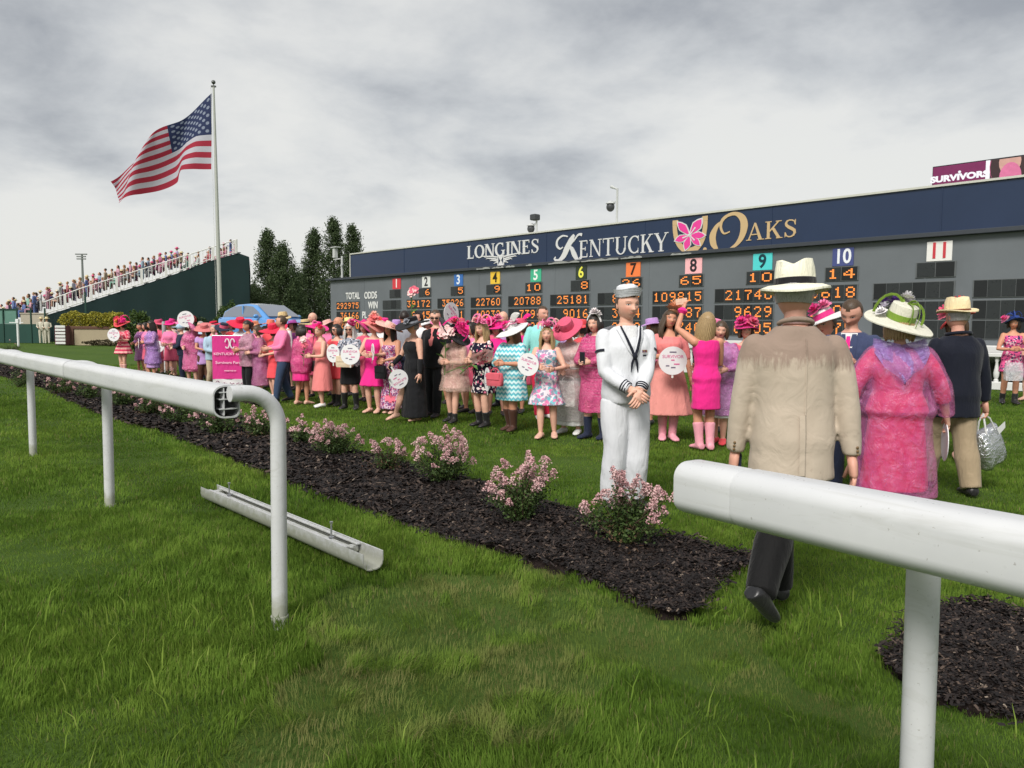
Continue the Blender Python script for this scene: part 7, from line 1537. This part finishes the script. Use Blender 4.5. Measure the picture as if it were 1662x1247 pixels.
# ================================================================== the four near figures
def build_sailor():
    WH = fabric('sailor_white', (.68, .69, .72), .75, .03, .16); NV = fabric('sailor_navy', (.014, .016, .026), .7); 
    loc = G(1012, 821); h = 1.78
    p = make_person('sailor in white uniform and white cap standing with hands clasped', loc, h, 14, sex='m', g=.98, arms=((.0, -.165, .545), (.035, -.15, .555)), legs={1: (.050, .0, .045), -1: (-.055, .02, .045)}, head=(8, 3), hair=('brown', 'short'), skin='fair', vox=.011, res=2, seed=77, curl=.8,
        outfit=(('trousers', WH, dict(flare=.026, amp=.010, k=1.12, mn=.047)), ('top', WH, dict(sleeve=1.93, hem=.485, neck=.835, loose=.016, amp=.009, it=7, puff=1.7)), ('shoes', F['leather'])))
    # flat square collar at the back, V in front with the black neckerchief
    top = p.garment
    def on_chest(x, z, off=.03):
        rx, ry, cy = p.prof(z); rx = rx * 1.04 * h + off + .01; ry = ry * 1.04 * h + off; return Vector((x * h, cy * h - ry * max(1 - (x * h / rx) ** 2, .05) ** .5, z * h))
    def strip(name, pts, w, m, off=.034):
        mb = MB(); mb.tube([on_chest(x, z, off) for x, z in pts], w, 8, flat=.35, up=(0, -1, 0)); return mb.build(name, m, top)
    for s in (1, -1):
        strip('collar_edge', [(s * .055, .835), (s * .040, .79), (s * .018, .735), (s * .004, .71)], [.022, .024, .02, .01], WH, .030)
        strip('neckerchief', [(s * .048, .838), (s * .034, .79), (s * .014, .735), (s * .0, .70)], [.007, .010, .012, .012], NV, .046)
        strip('neckerchief_tail', [(s * .0, .705), (s * .012, .67), (s * .016, .63)], [.010, .011, .003], NV, .048)
    mb = MB(); mb.ell(on_chest(0, .704, .052), (.022, .016, .026), 10, 8); mb.build('knot', NV, top)
    mb = MB(); rs_ = []
    for z, k in ((.84, .055), (.825, .10), (.80, .115), (.74, .112), (.70, .108)):
        rs_.append([p.bend((x * k * h, (.030 + .045 * math.cos(x * 1.2)) * h + .006, z * h)) for x in np.linspace(-1, 1, 9)])
    mb.rings(rs_, cap=False, closed=False); mb.build('square_collar', WH, top)
    p.patch('undershirt', [.745, .79, .825, .84], [.008, .024, .036, .034], .022, fabric('sailor_tee', (.70, .70, .71)), parent=top)
    # pocket, ribbons, arm patch, cuff stripes
    for x, z, w, hh_, m in ((.052, .725, .028, .012, printed('ribbon_bar', S(120, 60, 60), [S(210, 190, 90), S(50, 70, 130)], 60, .4)), (.052, .705, .02, .007, NV)):
        mb = MB(); mb.rings([[on_chest(x + (i / 2 - 1) * w * .5 * 1.0, z + k, .043) for i in range(5)] for k in (-hh_ / 2, hh_ / 2)], cap=False, closed=False); mb.build('ribbon_bar', m, top, smooth=False)
    for s in (1, -1):
        for f in (1.70, 1.78, 1.86):
            a, r = p.arm_chain(s, f, f + .035, .0175); mb = MB(); mb.tube(a, [q + .0035 for q in r], 20); mb.build('cuff_stripe', NV, top)
        a, r = p.arm_chain(s, .42, .47, .018); q = a[4]; f = (p.el[s] - p.sh[s]).normalized(); sd = Vector((s, -.35, 0)).normalized(); sd = (sd - f * sd.dot(f)).normalized(); w_ = f.cross(sd); mb = MB(); rr = r[4] + .006
        mb.rings([[q + f * dz + (sd * math.cos(t) + w_ * math.sin(t)) * rr for t in np.linspace(-.9, .9, 8)] for dz in (-.011, .011)], cap=False, closed=False); mb.build('sleeve_patch', NV, top)
    # cap: soft crown and upturned round brim
    mb = MB(); n = 36; M = p.HM @ Matrix.Translation((0, .02, .30)) @ Matrix.Rotation(R(-4), 4, 'X') @ Matrix.Rotation(R(-4), 4, 'Y') @ Matrix.Diagonal((1 / p.hh,) * 3 + (1,))
    def rg(r, z): return [(r * math.cos(2 * math.pi * j / n) * .95, r * 1.1 * math.sin(2 * math.pi * j / n), z + .004 * math.sin(3 * 2 * math.pi * j / n)) for j in range(n)]
    mb.rings([rg(.088, -.005), rg(.100, -.004), rg(.120, .055), rg(.122, .058), rg(.117, .058), rg(.094, .006), rg(.094, .05), rg(.086, .078), rg(.06, .092), rg(.02, .097)], M=M); cp = mb.build('cap', WH, p.root)
    for z, r in ((.02, .1095), (.035, .114)): mb = MB(); mb.tube([(r * math.cos(2 * math.pi * j / 36) * .95, r * 1.1 * math.sin(2 * math.pi * j / 36), z) for j in range(37)], .0012, 5, M); mb.build('stitching', fabric('stitch_grey', (.55, .56, .6)), cp)
    return p
SAILOR = build_sailor()
def build_tan_man():
    t = NT('tan_jacket_wet'); v = t.tc(); sp = t.n('ShaderNodeSeparateXYZ'); t.l(v, sp.inputs[0])
    edge = t.noise(26, 5, .65, .3, t.scale(v, (2.2, 2.2, .35))); edge2 = t.noise(4, 3, .5, .2, v)
    zz = t.math('ADD', sp.outputs[2], t.math('ADD', t.math('MULTIPLY', t.math('SUBTRACT', edge, .5), .22), t.math('MULTIPLY', t.math('SUBTRACT', edge2, .5), .10)))
    wet = t.math('DIVIDE', t.math('SUBTRACT', zz, 1.275), .06, clamp=True); blot = t.math('MULTIPLY', t.math('GREATER_THAN', t.noise(7, 5, .6, .4, v), .66), .25)
    n = t.noise(5, 4, .6, .3, v); dry = t.mix(n, S(176, 161, 144), S(195, 181, 164)); col = t.mix(t.math('MAXIMUM', wet, blot), dry, S(148, 129, 116)); t.set(color=col, rough=.8, spec=.15, sheen=.1)
    w = t.noise(9, 3, .5, 1.2, t.scale(v, (1.0, 1.0, .8))); t.bump(w, .30, .03, t.bump(t.noise(400, 2, .5, 0, v), .08, .001)); TJ = t.m
    CH = fabric('charcoal_trousers', (.006, .0058, .006), .7, .1, .15)
    loc = G(1275, 1001); h = 1.765
    # walks away: planted left foot ahead, right foot swinging up behind and crossing
    p = make_person('man in rain-spotted tan jacket and white hat walking away beside the near rail', loc, h, 172, sex='m', g=1.0, arms=((.155, -.03, .455), (.16, .03, .465)), legs={1: (.0, -.12, .045), -1: (.095, .13, .115)}, fd={-1: (-.55, -.55, -.62)}, head=(-24, 4), lean=2, hair=('grey', 'short'), skin='ruddy', vox=.011, res=2, seed=88, glasses=False, curl=.5,
        outfit=(('trousers', CH, dict(flare=.022, amp=.007)), ('jacket', TJ, dict(hem=.415, loose=.010, amp=.007, neck=.845, it=9)), ('shoes', fabric('black_shoe', (.012, .012, .013), .35, .1, .1, spec=.5))),
        hat=dict(t='fedora', c=S(238, 234, 212), R=.172, ch=.125, cr=.098, band=(.014, .013, .016), bw=.03, wave=.012, droop=.03, tilt=(-3, 3), cn='panama', at=(0, .03, .20)))
    g = p.garment
    # collar roll, centre vent, sleeve buttons, jacket back seam
    mb = MB(); mb.tube([p.bend((math.sin(a) * .046 * h, (.010 + .040 * math.cos(a)) * h, (.852 + .012 * max(0, math.cos(a))) * h)) for a in np.linspace(-2.3, 2.3, 18)], [.009 + .006 * max(0, math.cos(a * .6)) for a in np.linspace(-2.3, 2.3, 18)], 10); V, F_, N = remesh(mb, .009, 2); mesh_np('collar', V, F_, TJ, g, smooth=True)
    mb = MB(); mb.tube([p.bend((math.sin(a) * .041 * h, (.010 + .036 * math.cos(a)) * h, .854 * h)) for a in np.linspace(-2.6, 2.6, 18)], .006, 8); mb.build('shirt_collar', fabric('pink_shirt', S(232, 190, 190)), g)
    dg = bpy.context.evaluated_depsgraph_get()
    me = g.data; co = np.empty(len(me.vertices) * 3, np.float32); me.vertices.foreach_get('co', co); co = co.reshape(-1, 3)
    def back_y(x, z):
        k = (np.abs(co[:, 0] - x) < .03) & (np.abs(co[:, 2] - z) < .03); return co[k, 1].max() if k.any() else .15
    zs = np.linspace(.435 * h, .60 * h, 8); mb = MB(); mb.rings([[(-.03 + d, back_y(-.03, z) + .004 + (.006 if d > 0 else 0), z) for d in (-.001, .004, .030)] for z in zs], cap=False, closed=False); mb.build('vent_flap', TJ, g)
    zs = np.linspace(.60 * h, .81 * h, 12); mb = MB(); mb.tube([(-.03, back_y(-.03, z) - .001, z) for z in zs], .0035, 6); mb.build('back_seam', TJ, g)
    for s in (1, -1):
        a, r = p.arm_chain(s, 1.72, 1.90, .02)
        for k in (1, 4, 7): q = a[k] + Vector((s * .3, .95, 0)).normalized() * (r[k] + .002); mb = MB(); mb.ell(q, (.007, .005, .007), 8, 6); mb.build('sleeve_button', mat('horn_button', S(120, 96, 66), .4), g)
    # glasses arm and a dark wrist device in the left hand
    mb = MB(); 
    for s in (1, -1): mb.box((s * .36, -.18, .05), (.02, .5, .03), 0, p.HM); mb.box((s * .155, -.46, .03), (.22, .02, .14), 0, p.HM)
    mb.build('glasses', mat('thin_glasses', (.2, .2, .2), .2), p.root, smooth=False)
    q = p.W @ (p.hand[1] + Vector((0, 0, .03))); root = empty('folded_umbrella', q, R(172), 'dark folded item in the left hand of the tan jacketed man', 'umbrella'); mb = MB(); mb.tube([(0, 0, -.09), (0, 0, -.08), (0, 0, .07), (0, 0, .09)], [.012, .022, .026, .012], 12); mb.build('wrapped_cloth', F['navy'], root); mb = MB(); mb.tube([(0, 0, .08), (0, 0, .12)], .009, 8); mb.build('umbrella_handle', F['leather'], root)
    return p
TANM = build_tan_man()
def build_raincoat_woman():
    t = NT('raincoat_over_coral'); v = t.tc(); w = t.noise(9, 5, .65, 1.2, v); w2 = t.noise(13, 4, .6, 1.0, v); sp = t.n('ShaderNodeSeparateXYZ'); t.l(v, sp.inputs[0])
    col = t.ramp(w, [(.25, S(190, 92, 156)), (.5, S(210, 116, 172)), (.75, S(220, 160, 206))])
    t.set(color=col, rough=.2, spec=.5, alpha=t.math('ADD', .12, t.math('MULTIPLY', w2, .55), clamp=True)); t.bump(t.math('ADD', w, t.math('MULTIPLY', w2, .35)), .7, .035)
    loc = G(1447, 838); h = 1.61
    p = make_person('woman in purple pink raincoat and white hat with green band, seen from behind', loc, h, 168, g=1.28, arms=((.22, -.02, .50), (.235, -.03, .50)), legs={1: (.05, -.06, .045), -1: (-.05, .10, .06)}, head=(-10, 4), hair=('blond', 'bob'), vox=.013, res=1, seed=99, curl=.9,
        outfit=(dr(fabric('coral_dress', S(226, 34, 72), .6), neck=.835, hem=.14, flare=.15, sleeve=1.5, puff=1.4), ('coat', t.m, dict(hem=.12, flare=.19, amp=.016, sleeve=1.95, puff=1.7)), ('boots', F['leather'], dict(hgt=.4))),
        hat=dict(c=S(216, 213, 196), R=.265, ch=.13, cr=.105, tilt=(-20, -17), wave=.015, droop=.03, band=S(122, 152, 58), bw=.05, cn='offwhite', fl=[(S(98, 62, 140), .06, (.06, -.10, .10)), (S(214, 206, 226), .065, (-.03, -.12, .12)), (S(232, 228, 230), .06, (.0, -.08, .16)), (S(98, 62, 140), .06, (-.10, -.06, .08)), (S(224, 218, 230), .06, (.13, -.03, .05)), (S(110, 74, 150), .05, (.14, -.07, .09)), (S(236, 232, 232), .05, (.15, .05, .03))], loops=[(S(122, 152, 58), .22, 5)]))
    # purple hood lying on the back
    mb = MB(); rs_ = []
    HD = plastic('hood_lilac', S(166, 122, 206), .85)
    for f in np.linspace(0, 1, 9):
        wdt = np.interp(f, (0, .35, .75, 1), (.115, .125, .085, .02)); z = .845 - .185 * f; y = .055 + .075 * math.sin(min(f * 1.5, 1.4)); rs_.append([p.bend((x * wdt * h, (y - .035 * x * x + .008 * math.sin(x * 9 + f * 7)) * h, (z + .03 * abs(x)) * h)) for x in np.linspace(-1, 1, 13)])
    mb.rings(rs_ + [[q - Vector((0, .03 * h, 0)) for q in r] for r in rs_[::-1]], cap=False, closed=False); V, F_, N = remesh_open(mb); mesh_np('hood', V, F_, HD, p.garment, smooth=True)
    # paper fan hanging from her right hand
    q = p.W @ (p.hand[-1]); hand_fan(q + Vector((0, 0, .02)), 70, 'pink fan hanging from the hand of the raincoat woman', .15, tilt=(180, 0, 0), text=False)
    return p
def remesh_open(mb):
    q = [f for f in mb.f if len(f) == 4]; return np.array(mb.v), np.array(q), None
RCW = build_raincoat_woman()
def build_blazer_man():
    loc = G(1540, 800); h = 1.71
    NB = fabric('navy_blazer', (.010, .012, .022), .75, .08, .15); KH = fabric('khaki_trousers', S(160, 142, 116), .8, .08, .2)
    p = make_person('man in navy blazer, khaki trousers and straw fedora carrying a silver bag', loc, h, 186, sex='m', g=1.12, arms=((.18, -.02, .47), (.20, -.02, .465)), legs={1: (.055, -.13, .045), -1: (-.05, .10, .05)}, head=(4, 6), hair=('grey', 'short'), skin='ruddy', vox=.013, res=1, seed=101, curl=.9,
        outfit=(('trousers', KH, dict(flare=.028, amp=.009)), ('jacket', NB, dict(hem=.41, loose=.010, amp=.007)), ('shoes', F['leather'])), hat=dict(t='fedora', c=S(232, 214, 172), R=.165, ch=.12, cr=.1, band=S(110, 62, 40), bw=.012, wave=.012, droop=.0, tilt=(-6, 3), cn='strawfedora', at=(0, .03, .22)))
    mb = MB(); mb.tube([p.bend((math.sin(a) * .06 * h, (.014 + .05 * math.cos(a)) * h, (.842 + .010 * max(0, math.cos(a))) * h)) for a in np.linspace(-2.3, 2.3, 18)], .017, 10); V, F_, N = remesh(mb, .009, 2); mesh_np('collar', V, F_, NB, p.garment, smooth=True)
    # silver foil tote in the right hand
    sv = NT('silver_foil'); n = sv.noise(14, 5, .65, 1.0); sv.set(color=(.72, .73, .75), rough=.22, metal=.9); sv.bump(n, .8, .03)
    hd = p.W @ p.hand[-1]; root = empty('silver_bag', hd, R(30), 'crumpled silver foil tote bag in the hand of the blazer man', 'bag'); mb = MB(); rs_ = []
    for z, w, d in ((-.50, .15, .075), (-.47, .165, .085), (-.32, .155, .08), (-.18, .145, .05), (-.15, .14, .035)): rs_.append([(x * w, y * d, z + .012 * math.sin(i * 2.1 + z * 30)) for i, (x, y) in enumerate(((-1, -.5), (-.8, -1), (-.3, -.9), (.3, -1), (.8, -.95), (1, -.5), (1, .5), (.8, 1), (.3, .9), (-.3, 1), (-.8, .95), (-1, .5)))])
    M = Matrix.Rotation(R(-20), 4, 'Y'); mb.rings(rs_, M=M); mb.build('bag_body', sv.m, root, angle=70)
    for y in (-.04, .04):
        mb = MB(); mb.tube([M @ Vector(q) for q in ((-.07, y, -.17), (-.045, y * .6, -.06))] + [Vector((0, 0, .0))] + [M @ Vector(q) for q in ((.045, y * .6, -.06), (.07, y, -.17))], .008, 6); mb.build('strap', WHITEP, root)
    mb = MB(); mb.add([M @ Vector(q) for q in ((.05, -.07, -.16), (.16, -.09, -.13), (.15, -.09, -.19), (.06, -.08, -.22))], [(0, 1, 2, 3)]); mb.build('paper', WHITEP, root)
build_blazer_man()
bpy.data.scenes.remove(TMP)
# ================================================================== flowering shrubs
def pink_mat():
    t = NT('pink_blossom'); at = t.n('ShaderNodeAttribute'); at.attribute_name = 'tint'; col = t.ramp(at.outputs['Fac'], [(0, S(182, 130, 136)), (.5, S(204, 164, 164)), (1, S(226, 200, 194))]); t.set(color=col, rough=.6, spec=.2); return t.m
def build_shrubs():
    PK = pink_mat(); GL = leaf_mat('shrub_leaf', (0.028, 0.055, 0.018), (0.105, 0.16, 0.045)); ST = mat('shrub_twig', (0.08, 0.05, 0.035), .8, .2, 20); DRY = leaf_mat('dry_leaf', (.10, .05, .035), (.22, .14, .08))
    spots = [(1012, 884, 150, 120, 1.0, 'full', 'nearest pink flowering shrub at the feet of the sailor'), (847, 849, 130, 112, 1.0, 'full', 'round pink flowering shrub left of the sailor'), (716, 788, 112, 98, 1.0, 'full', 'tall pink flowering shrub with blooms above its leaves, centre of the bed'), (628, 768, 92, 62, .45, 'sparse', 'sparse twiggy shrub with few blooms'), (548, 742, 104, 62, .8, 'full', 'pink flowering shrub right of the gooseneck post'), (492, 722, 70, 40, .7, 'full', 'small flowering shrub just right of the gooseneck post'), (424, 712, 92, 56, 1.0, 'full', 'pink flowering shrub seen under the bend of the gooseneck post'), (356, 705, 80, 50, .8, 'full', 'flowering shrub below the open rail end'), (296, 690, 74, 44, .7, 'full', 'flowering shrub under the rail, left of the open end'), (243, 677, 66, 42, .7, 'full', 'flowering shrub right of the second post'), (196, 662, 56, 36, .7, 'full', 'flowering shrub just right of the second post top'), (146, 650, 54, 36, .7, 'full', 'flowering shrub between the two left posts'), (104, 640, 50, 34, .7, 'full', 'flowering shrub right of the leftmost post'), (30, 628, 60, 40, .5, 'full', 'dark flowering shrub left of the leftmost post'), (258, 616, 66, 20, .15, 'full', 'low green shrub in front of the leftmost women'), (18, 572, 44, 20, .1, 'full', 'low reddish shrub by the crossbar stake')]
    for i, (px, py, wpx, hpx, fl, kind, lab) in enumerate(spots):
        rs = np.random.RandomState(200 + i); p = G(px, py); k = p.y / FPX; W_ = wpx * k * .5; Hh = hpx * k; root = empty('flowering_shrub', p + Vector((0, 0, .02)), 0, lab, 'shrub', 'flowering shrubs in the mulch bed'); near = p.y < 9
        # twigs
        ns = 34 if near else 16; tips = []; mb = MB()
        for q in range(ns):
            a = rs.rand() * 6.28; r = W_ * math.sqrt(rs.rand()) * .95; z = Hh * rs.uniform(.40, .92) * (1 - .45 * (r / W_) ** 2); e = np.array([math.cos(a) * r, math.sin(a) * r * .8, z]); m_ = e * .5 + np.array([0, 0, z * .12]) + rs.normal(size=3) * .02; tips.append((m_, e)); mb.tube([(e[0] * .08, e[1] * .08, -.02), tuple(m_), tuple(e)], [.006 * (1 + 2 * k * 10 * (not near)), .004, .002], 5)
        mb.build('stem', ST, root)
        nl = int((3800 if near else 1300) * (.3 if kind == 'sparse' else 1)); ti = rs.randint(0, ns, nl); f = rs.uniform(.1, 1.0, nl); A = np.array([t[0] for t in tips])[ti]; B = np.array([t[1] for t in tips])[ti]
        P = np.where(f[:, None] < .5, A * (f[:, None] * 2), A + (B - A) * ((f[:, None] - .5) * 2)); P = P + rs.normal(size=(nl, 3)) * W_ * .10; P[:, 2] = np.maximum(P[:, 2] * .86, .015)
        V, Fq, tt = leaves_np(P, rs.uniform(.014, .032, nl) * (1 if near else 1.5), rs, .62, .3); mesh_np('leaves', V, Fq, GL, root, attrs={'tint': tt})
        if kind == 'sparse' or i % 3 == 0:
            n2 = 260; P2 = np.stack([rs.normal(size=n2) * W_ * .4, rs.normal(size=n2) * W_ * .35, np.abs(rs.normal(size=n2)) * Hh * .25 + .01], 1); V, Fq, tt = leaves_np(P2, rs.uniform(.015, .04, n2), rs, .3, .5); mesh_np('dry_leaves', V, Fq, DRY, root, attrs={'tint': tt})
        # panicles: cone-shaped clusters of tiny four-petalled florets at the tips
        npn = max(1, int((36 if near else 20) * fl * 1.25)); order = np.argsort([-t[1][2] - .3 * rs.rand() * Hh for t in tips]); cnt = 0
        for j in range(npn):
            e = tips[order[j % ns]][1] + (rs.normal(size=3) * W_ * .14 if j >= ns else 0) + np.array([0, -.02 * rs.rand(), .012]); L = rs.uniform(.045, .075) * (1.0 if near else 1.1) * (1.2 if i < 3 else 1); m = 110 if near else 40; tq = rs.rand(m) ** .8; ang = rs.rand(m) * 6.28; rr = L * .55 * (1 - tq * .7) * np.sqrt(rs.rand(m)) * 1.15
            ax = np.array([rs.normal() * .35, rs.normal() * .35 - .1, 1.0]); ax /= np.linalg.norm(ax); P3 = e + ax * (tq * L)[:, None] + np.stack([np.cos(ang) * rr, np.sin(ang) * rr, np.zeros(m)], 1); V, Fq, tt = leaves_np(P3, rs.uniform(.010, .017, m) * (1 if near else 1.6), rs, .9, .2); mesh_np('bloom', V, Fq, PK, root, attrs={'tint': np.clip(tt * .7 + .3 * rs.rand(), 0, 1)})
build_shrubs()
# ================================================================== grass
def build_grass():
    rs = np.random.RandomState(11)
    t = NT('grass_blade'); at = t.n('ShaderNodeAttribute'); at.attribute_name = 'tint'; ah = t.n('ShaderNodeAttribute'); ah.attribute_name = 'dry'
    green = t.ramp(at.outputs['Fac'], [(0.0, (0.078, 0.150, 0.020)), (.4, (0.150, 0.250, 0.036)), (.75, (0.225, 0.325, 0.052)), (1.0, (0.30, 0.39, 0.085))])
    col = t.mix(ah.outputs['Fac'], green, (0.30, 0.25, 0.12)); t.set(color=col, rough=.7, spec=.07)
    tr = t.n('ShaderNodeBsdfTranslucent'); t.l(col, tr.inputs[0]); ms = t.n('ShaderNodeMixShader'); ms.inputs[0].default_value = .45; t.l(t.p.outputs[0], ms.inputs[1]); t.l(tr.outputs[0], ms.inputs[2]); t.l(ms.outputs[0], t.out.inputs[0])
    RD, sp, nb, rz = RAIL
    zones = [(1.6, 3.6, 15000, .8, 2), (3.6, 6.0, 8200, 1.05, 2), (6.0, 9.5, 3000, 1.6, 1), (9.5, 15, 1000, 2.5, 1), (15, 28, 240, 4.4, 1)]
    for zi, (y0, y1, dens, wid, seg) in enumerate(zones):
        half = lambda y: .74 * y + .5
        area = (half(y0) + half(y1)) * (y1 - y0); n = int(area * dens); y = np.sqrt(rs.uniform(y0 ** 2, y1 ** 2, n)); x = rs.uniform(-1, 1, n) * half(y)
        bed = np.zeros(n, bool)
        for b in BEDS:
            jx = x + rs.normal(size=n) * .035; jy = y + rs.normal(size=n) * .035; bed |= in_poly(jx, jy, b)
        keep = ~bed; x, y = x[keep], y[keep]; n = len(x)
        worn = in_poly(x + (vnoise(x, y, 3, 21) - .5) * .5, y + (vnoise(x, y, 3, 22) - .5) * .5, WORN).astype(float)
        # distance to beds and to the rail line: longer, unmown turf
        rd = ((x - nb.x) * -RD.y + (y - nb.y) * RD.x); nearrail = np.exp(-(rd / .38) ** 2)
        lush = vnoise(x, y, .8, 31); tuft = vnoise(x, y, 6.5, 32); big = vnoise(x, y, 1.7, 33)
        trackside = 1 / (1 + np.exp((rd * np.sign(RD.x) * 1.0) * 6)) if False else (rd * np.sign((0 - nb.x) * -RD.y + (0 - nb.y) * RD.x) > -0.9).astype(float)
        near_bed = in_poly(x, y, px_poly([(300, 690), (447, 774), (600, 830), (700, 868), (855, 912), (930, 940), (860, 985), (720, 960), (640, 925), (480, 850), (330, 770), (220, 700)])).astype(float)
        hgt_ = (.019 + .015 * tuft * lush + .024 * nearrail + .026 * near_bed * (.4 + tuft)) * rs.uniform(.55, 1.25, n); hgt_ *= np.where(worn > 0, .45 + .5 * (tuft > .62), 1.0); hgt_ *= np.where(trackside > 0, 1.1, .82)
        coarse = (rs.rand(n) < .0035) & (y < 4.5) & (worn < 1); hgt_ = np.where(coarse, rs.uniform(.07, .14, n), hgt_)
        kp = rs.rand(n) > worn * np.where(tuft > .55, .15, .50); x, y, hgt_, worn, lush, tuft, big, coarse, near_bed, trackside = [a[kp] for a in (x, y, hgt_, worn, lush, tuft, big, coarse, near_bed, trackside)]; n = len(x)
        a = rs.uniform(0, 6.28, n); fld = (vnoise(x, y, 2.6, 51) * 9 + vnoise(x, y, 9, 52) * 5); lean = rs.gamma(2.2, .30, n).clip(0, 1.45) + worn * .5; w = rs.uniform(.0014, .0032, n) * wid * (1 - .3 * worn) * np.where(coarse, 1.5, 1)
        b_ = fld + rs.normal(size=n) * .8; a = np.where(rs.rand(n) < .6, b_ + 1.57, a); dx, dy = np.cos(b_), np.sin(b_); ca, sa = np.cos(a), np.sin(a); z0 = -.022
        tip = np.stack([x + dx * hgt_ * np.sin(lean), y + dy * hgt_ * np.sin(lean), z0 + .02 + hgt_ * np.cos(lean * .8)], 1); mid = np.stack([x + dx * hgt_ * np.sin(lean) * .32, y + dy * hgt_ * np.sin(lean) * .32, z0 + .012 + hgt_ * np.cos(lean * .5) * .56], 1)
        s = np.stack([ca * w, sa * w, np.zeros(n)], 1); base = np.stack([x, y, np.full(n, z0)], 1)
        V = np.stack([base - s, base + s, mid + s * .8, mid - s * .8, tip + s * .12, tip - s * .12], 1).reshape(-1, 3); o = np.arange(n)[:, None] * 6; Fq = np.concatenate([o + np.array([[0, 1, 2, 3]]), o + np.array([[3, 2, 4, 5]])])
        tint = np.clip(.36 + (lush - .5) * .40 + (tuft - .5) * .22 + (big - .5) * .25 + rs.normal(size=n) * .12 + .10 * near_bed + .06 * worn + np.where(coarse, .35, 0) - np.where(trackside > 0, 0, .02), 0, 1); dry = np.clip(worn * (.05 + .62 * vnoise(x, y, 4.5, 41) * (tuft < .7)) + (rs.rand(n) < .035) * .7, 0, .9)
        ob = mesh_np('grass', V, Fq, t.m, attrs={'tint': np.repeat(tint, 6), 'dry': np.repeat(dry, 6)}); tag(ob, ['nearest long turf grass at the bottom of the picture', 'turf grass around the rail posts and the dropped rail', 'turf grass between the mulch bed and the crowd', 'mown lawn grass under the feet of the crowd', 'far mown lawn grass behind the crowd'][zi], 'grass', kind='stuff')
build_grass()
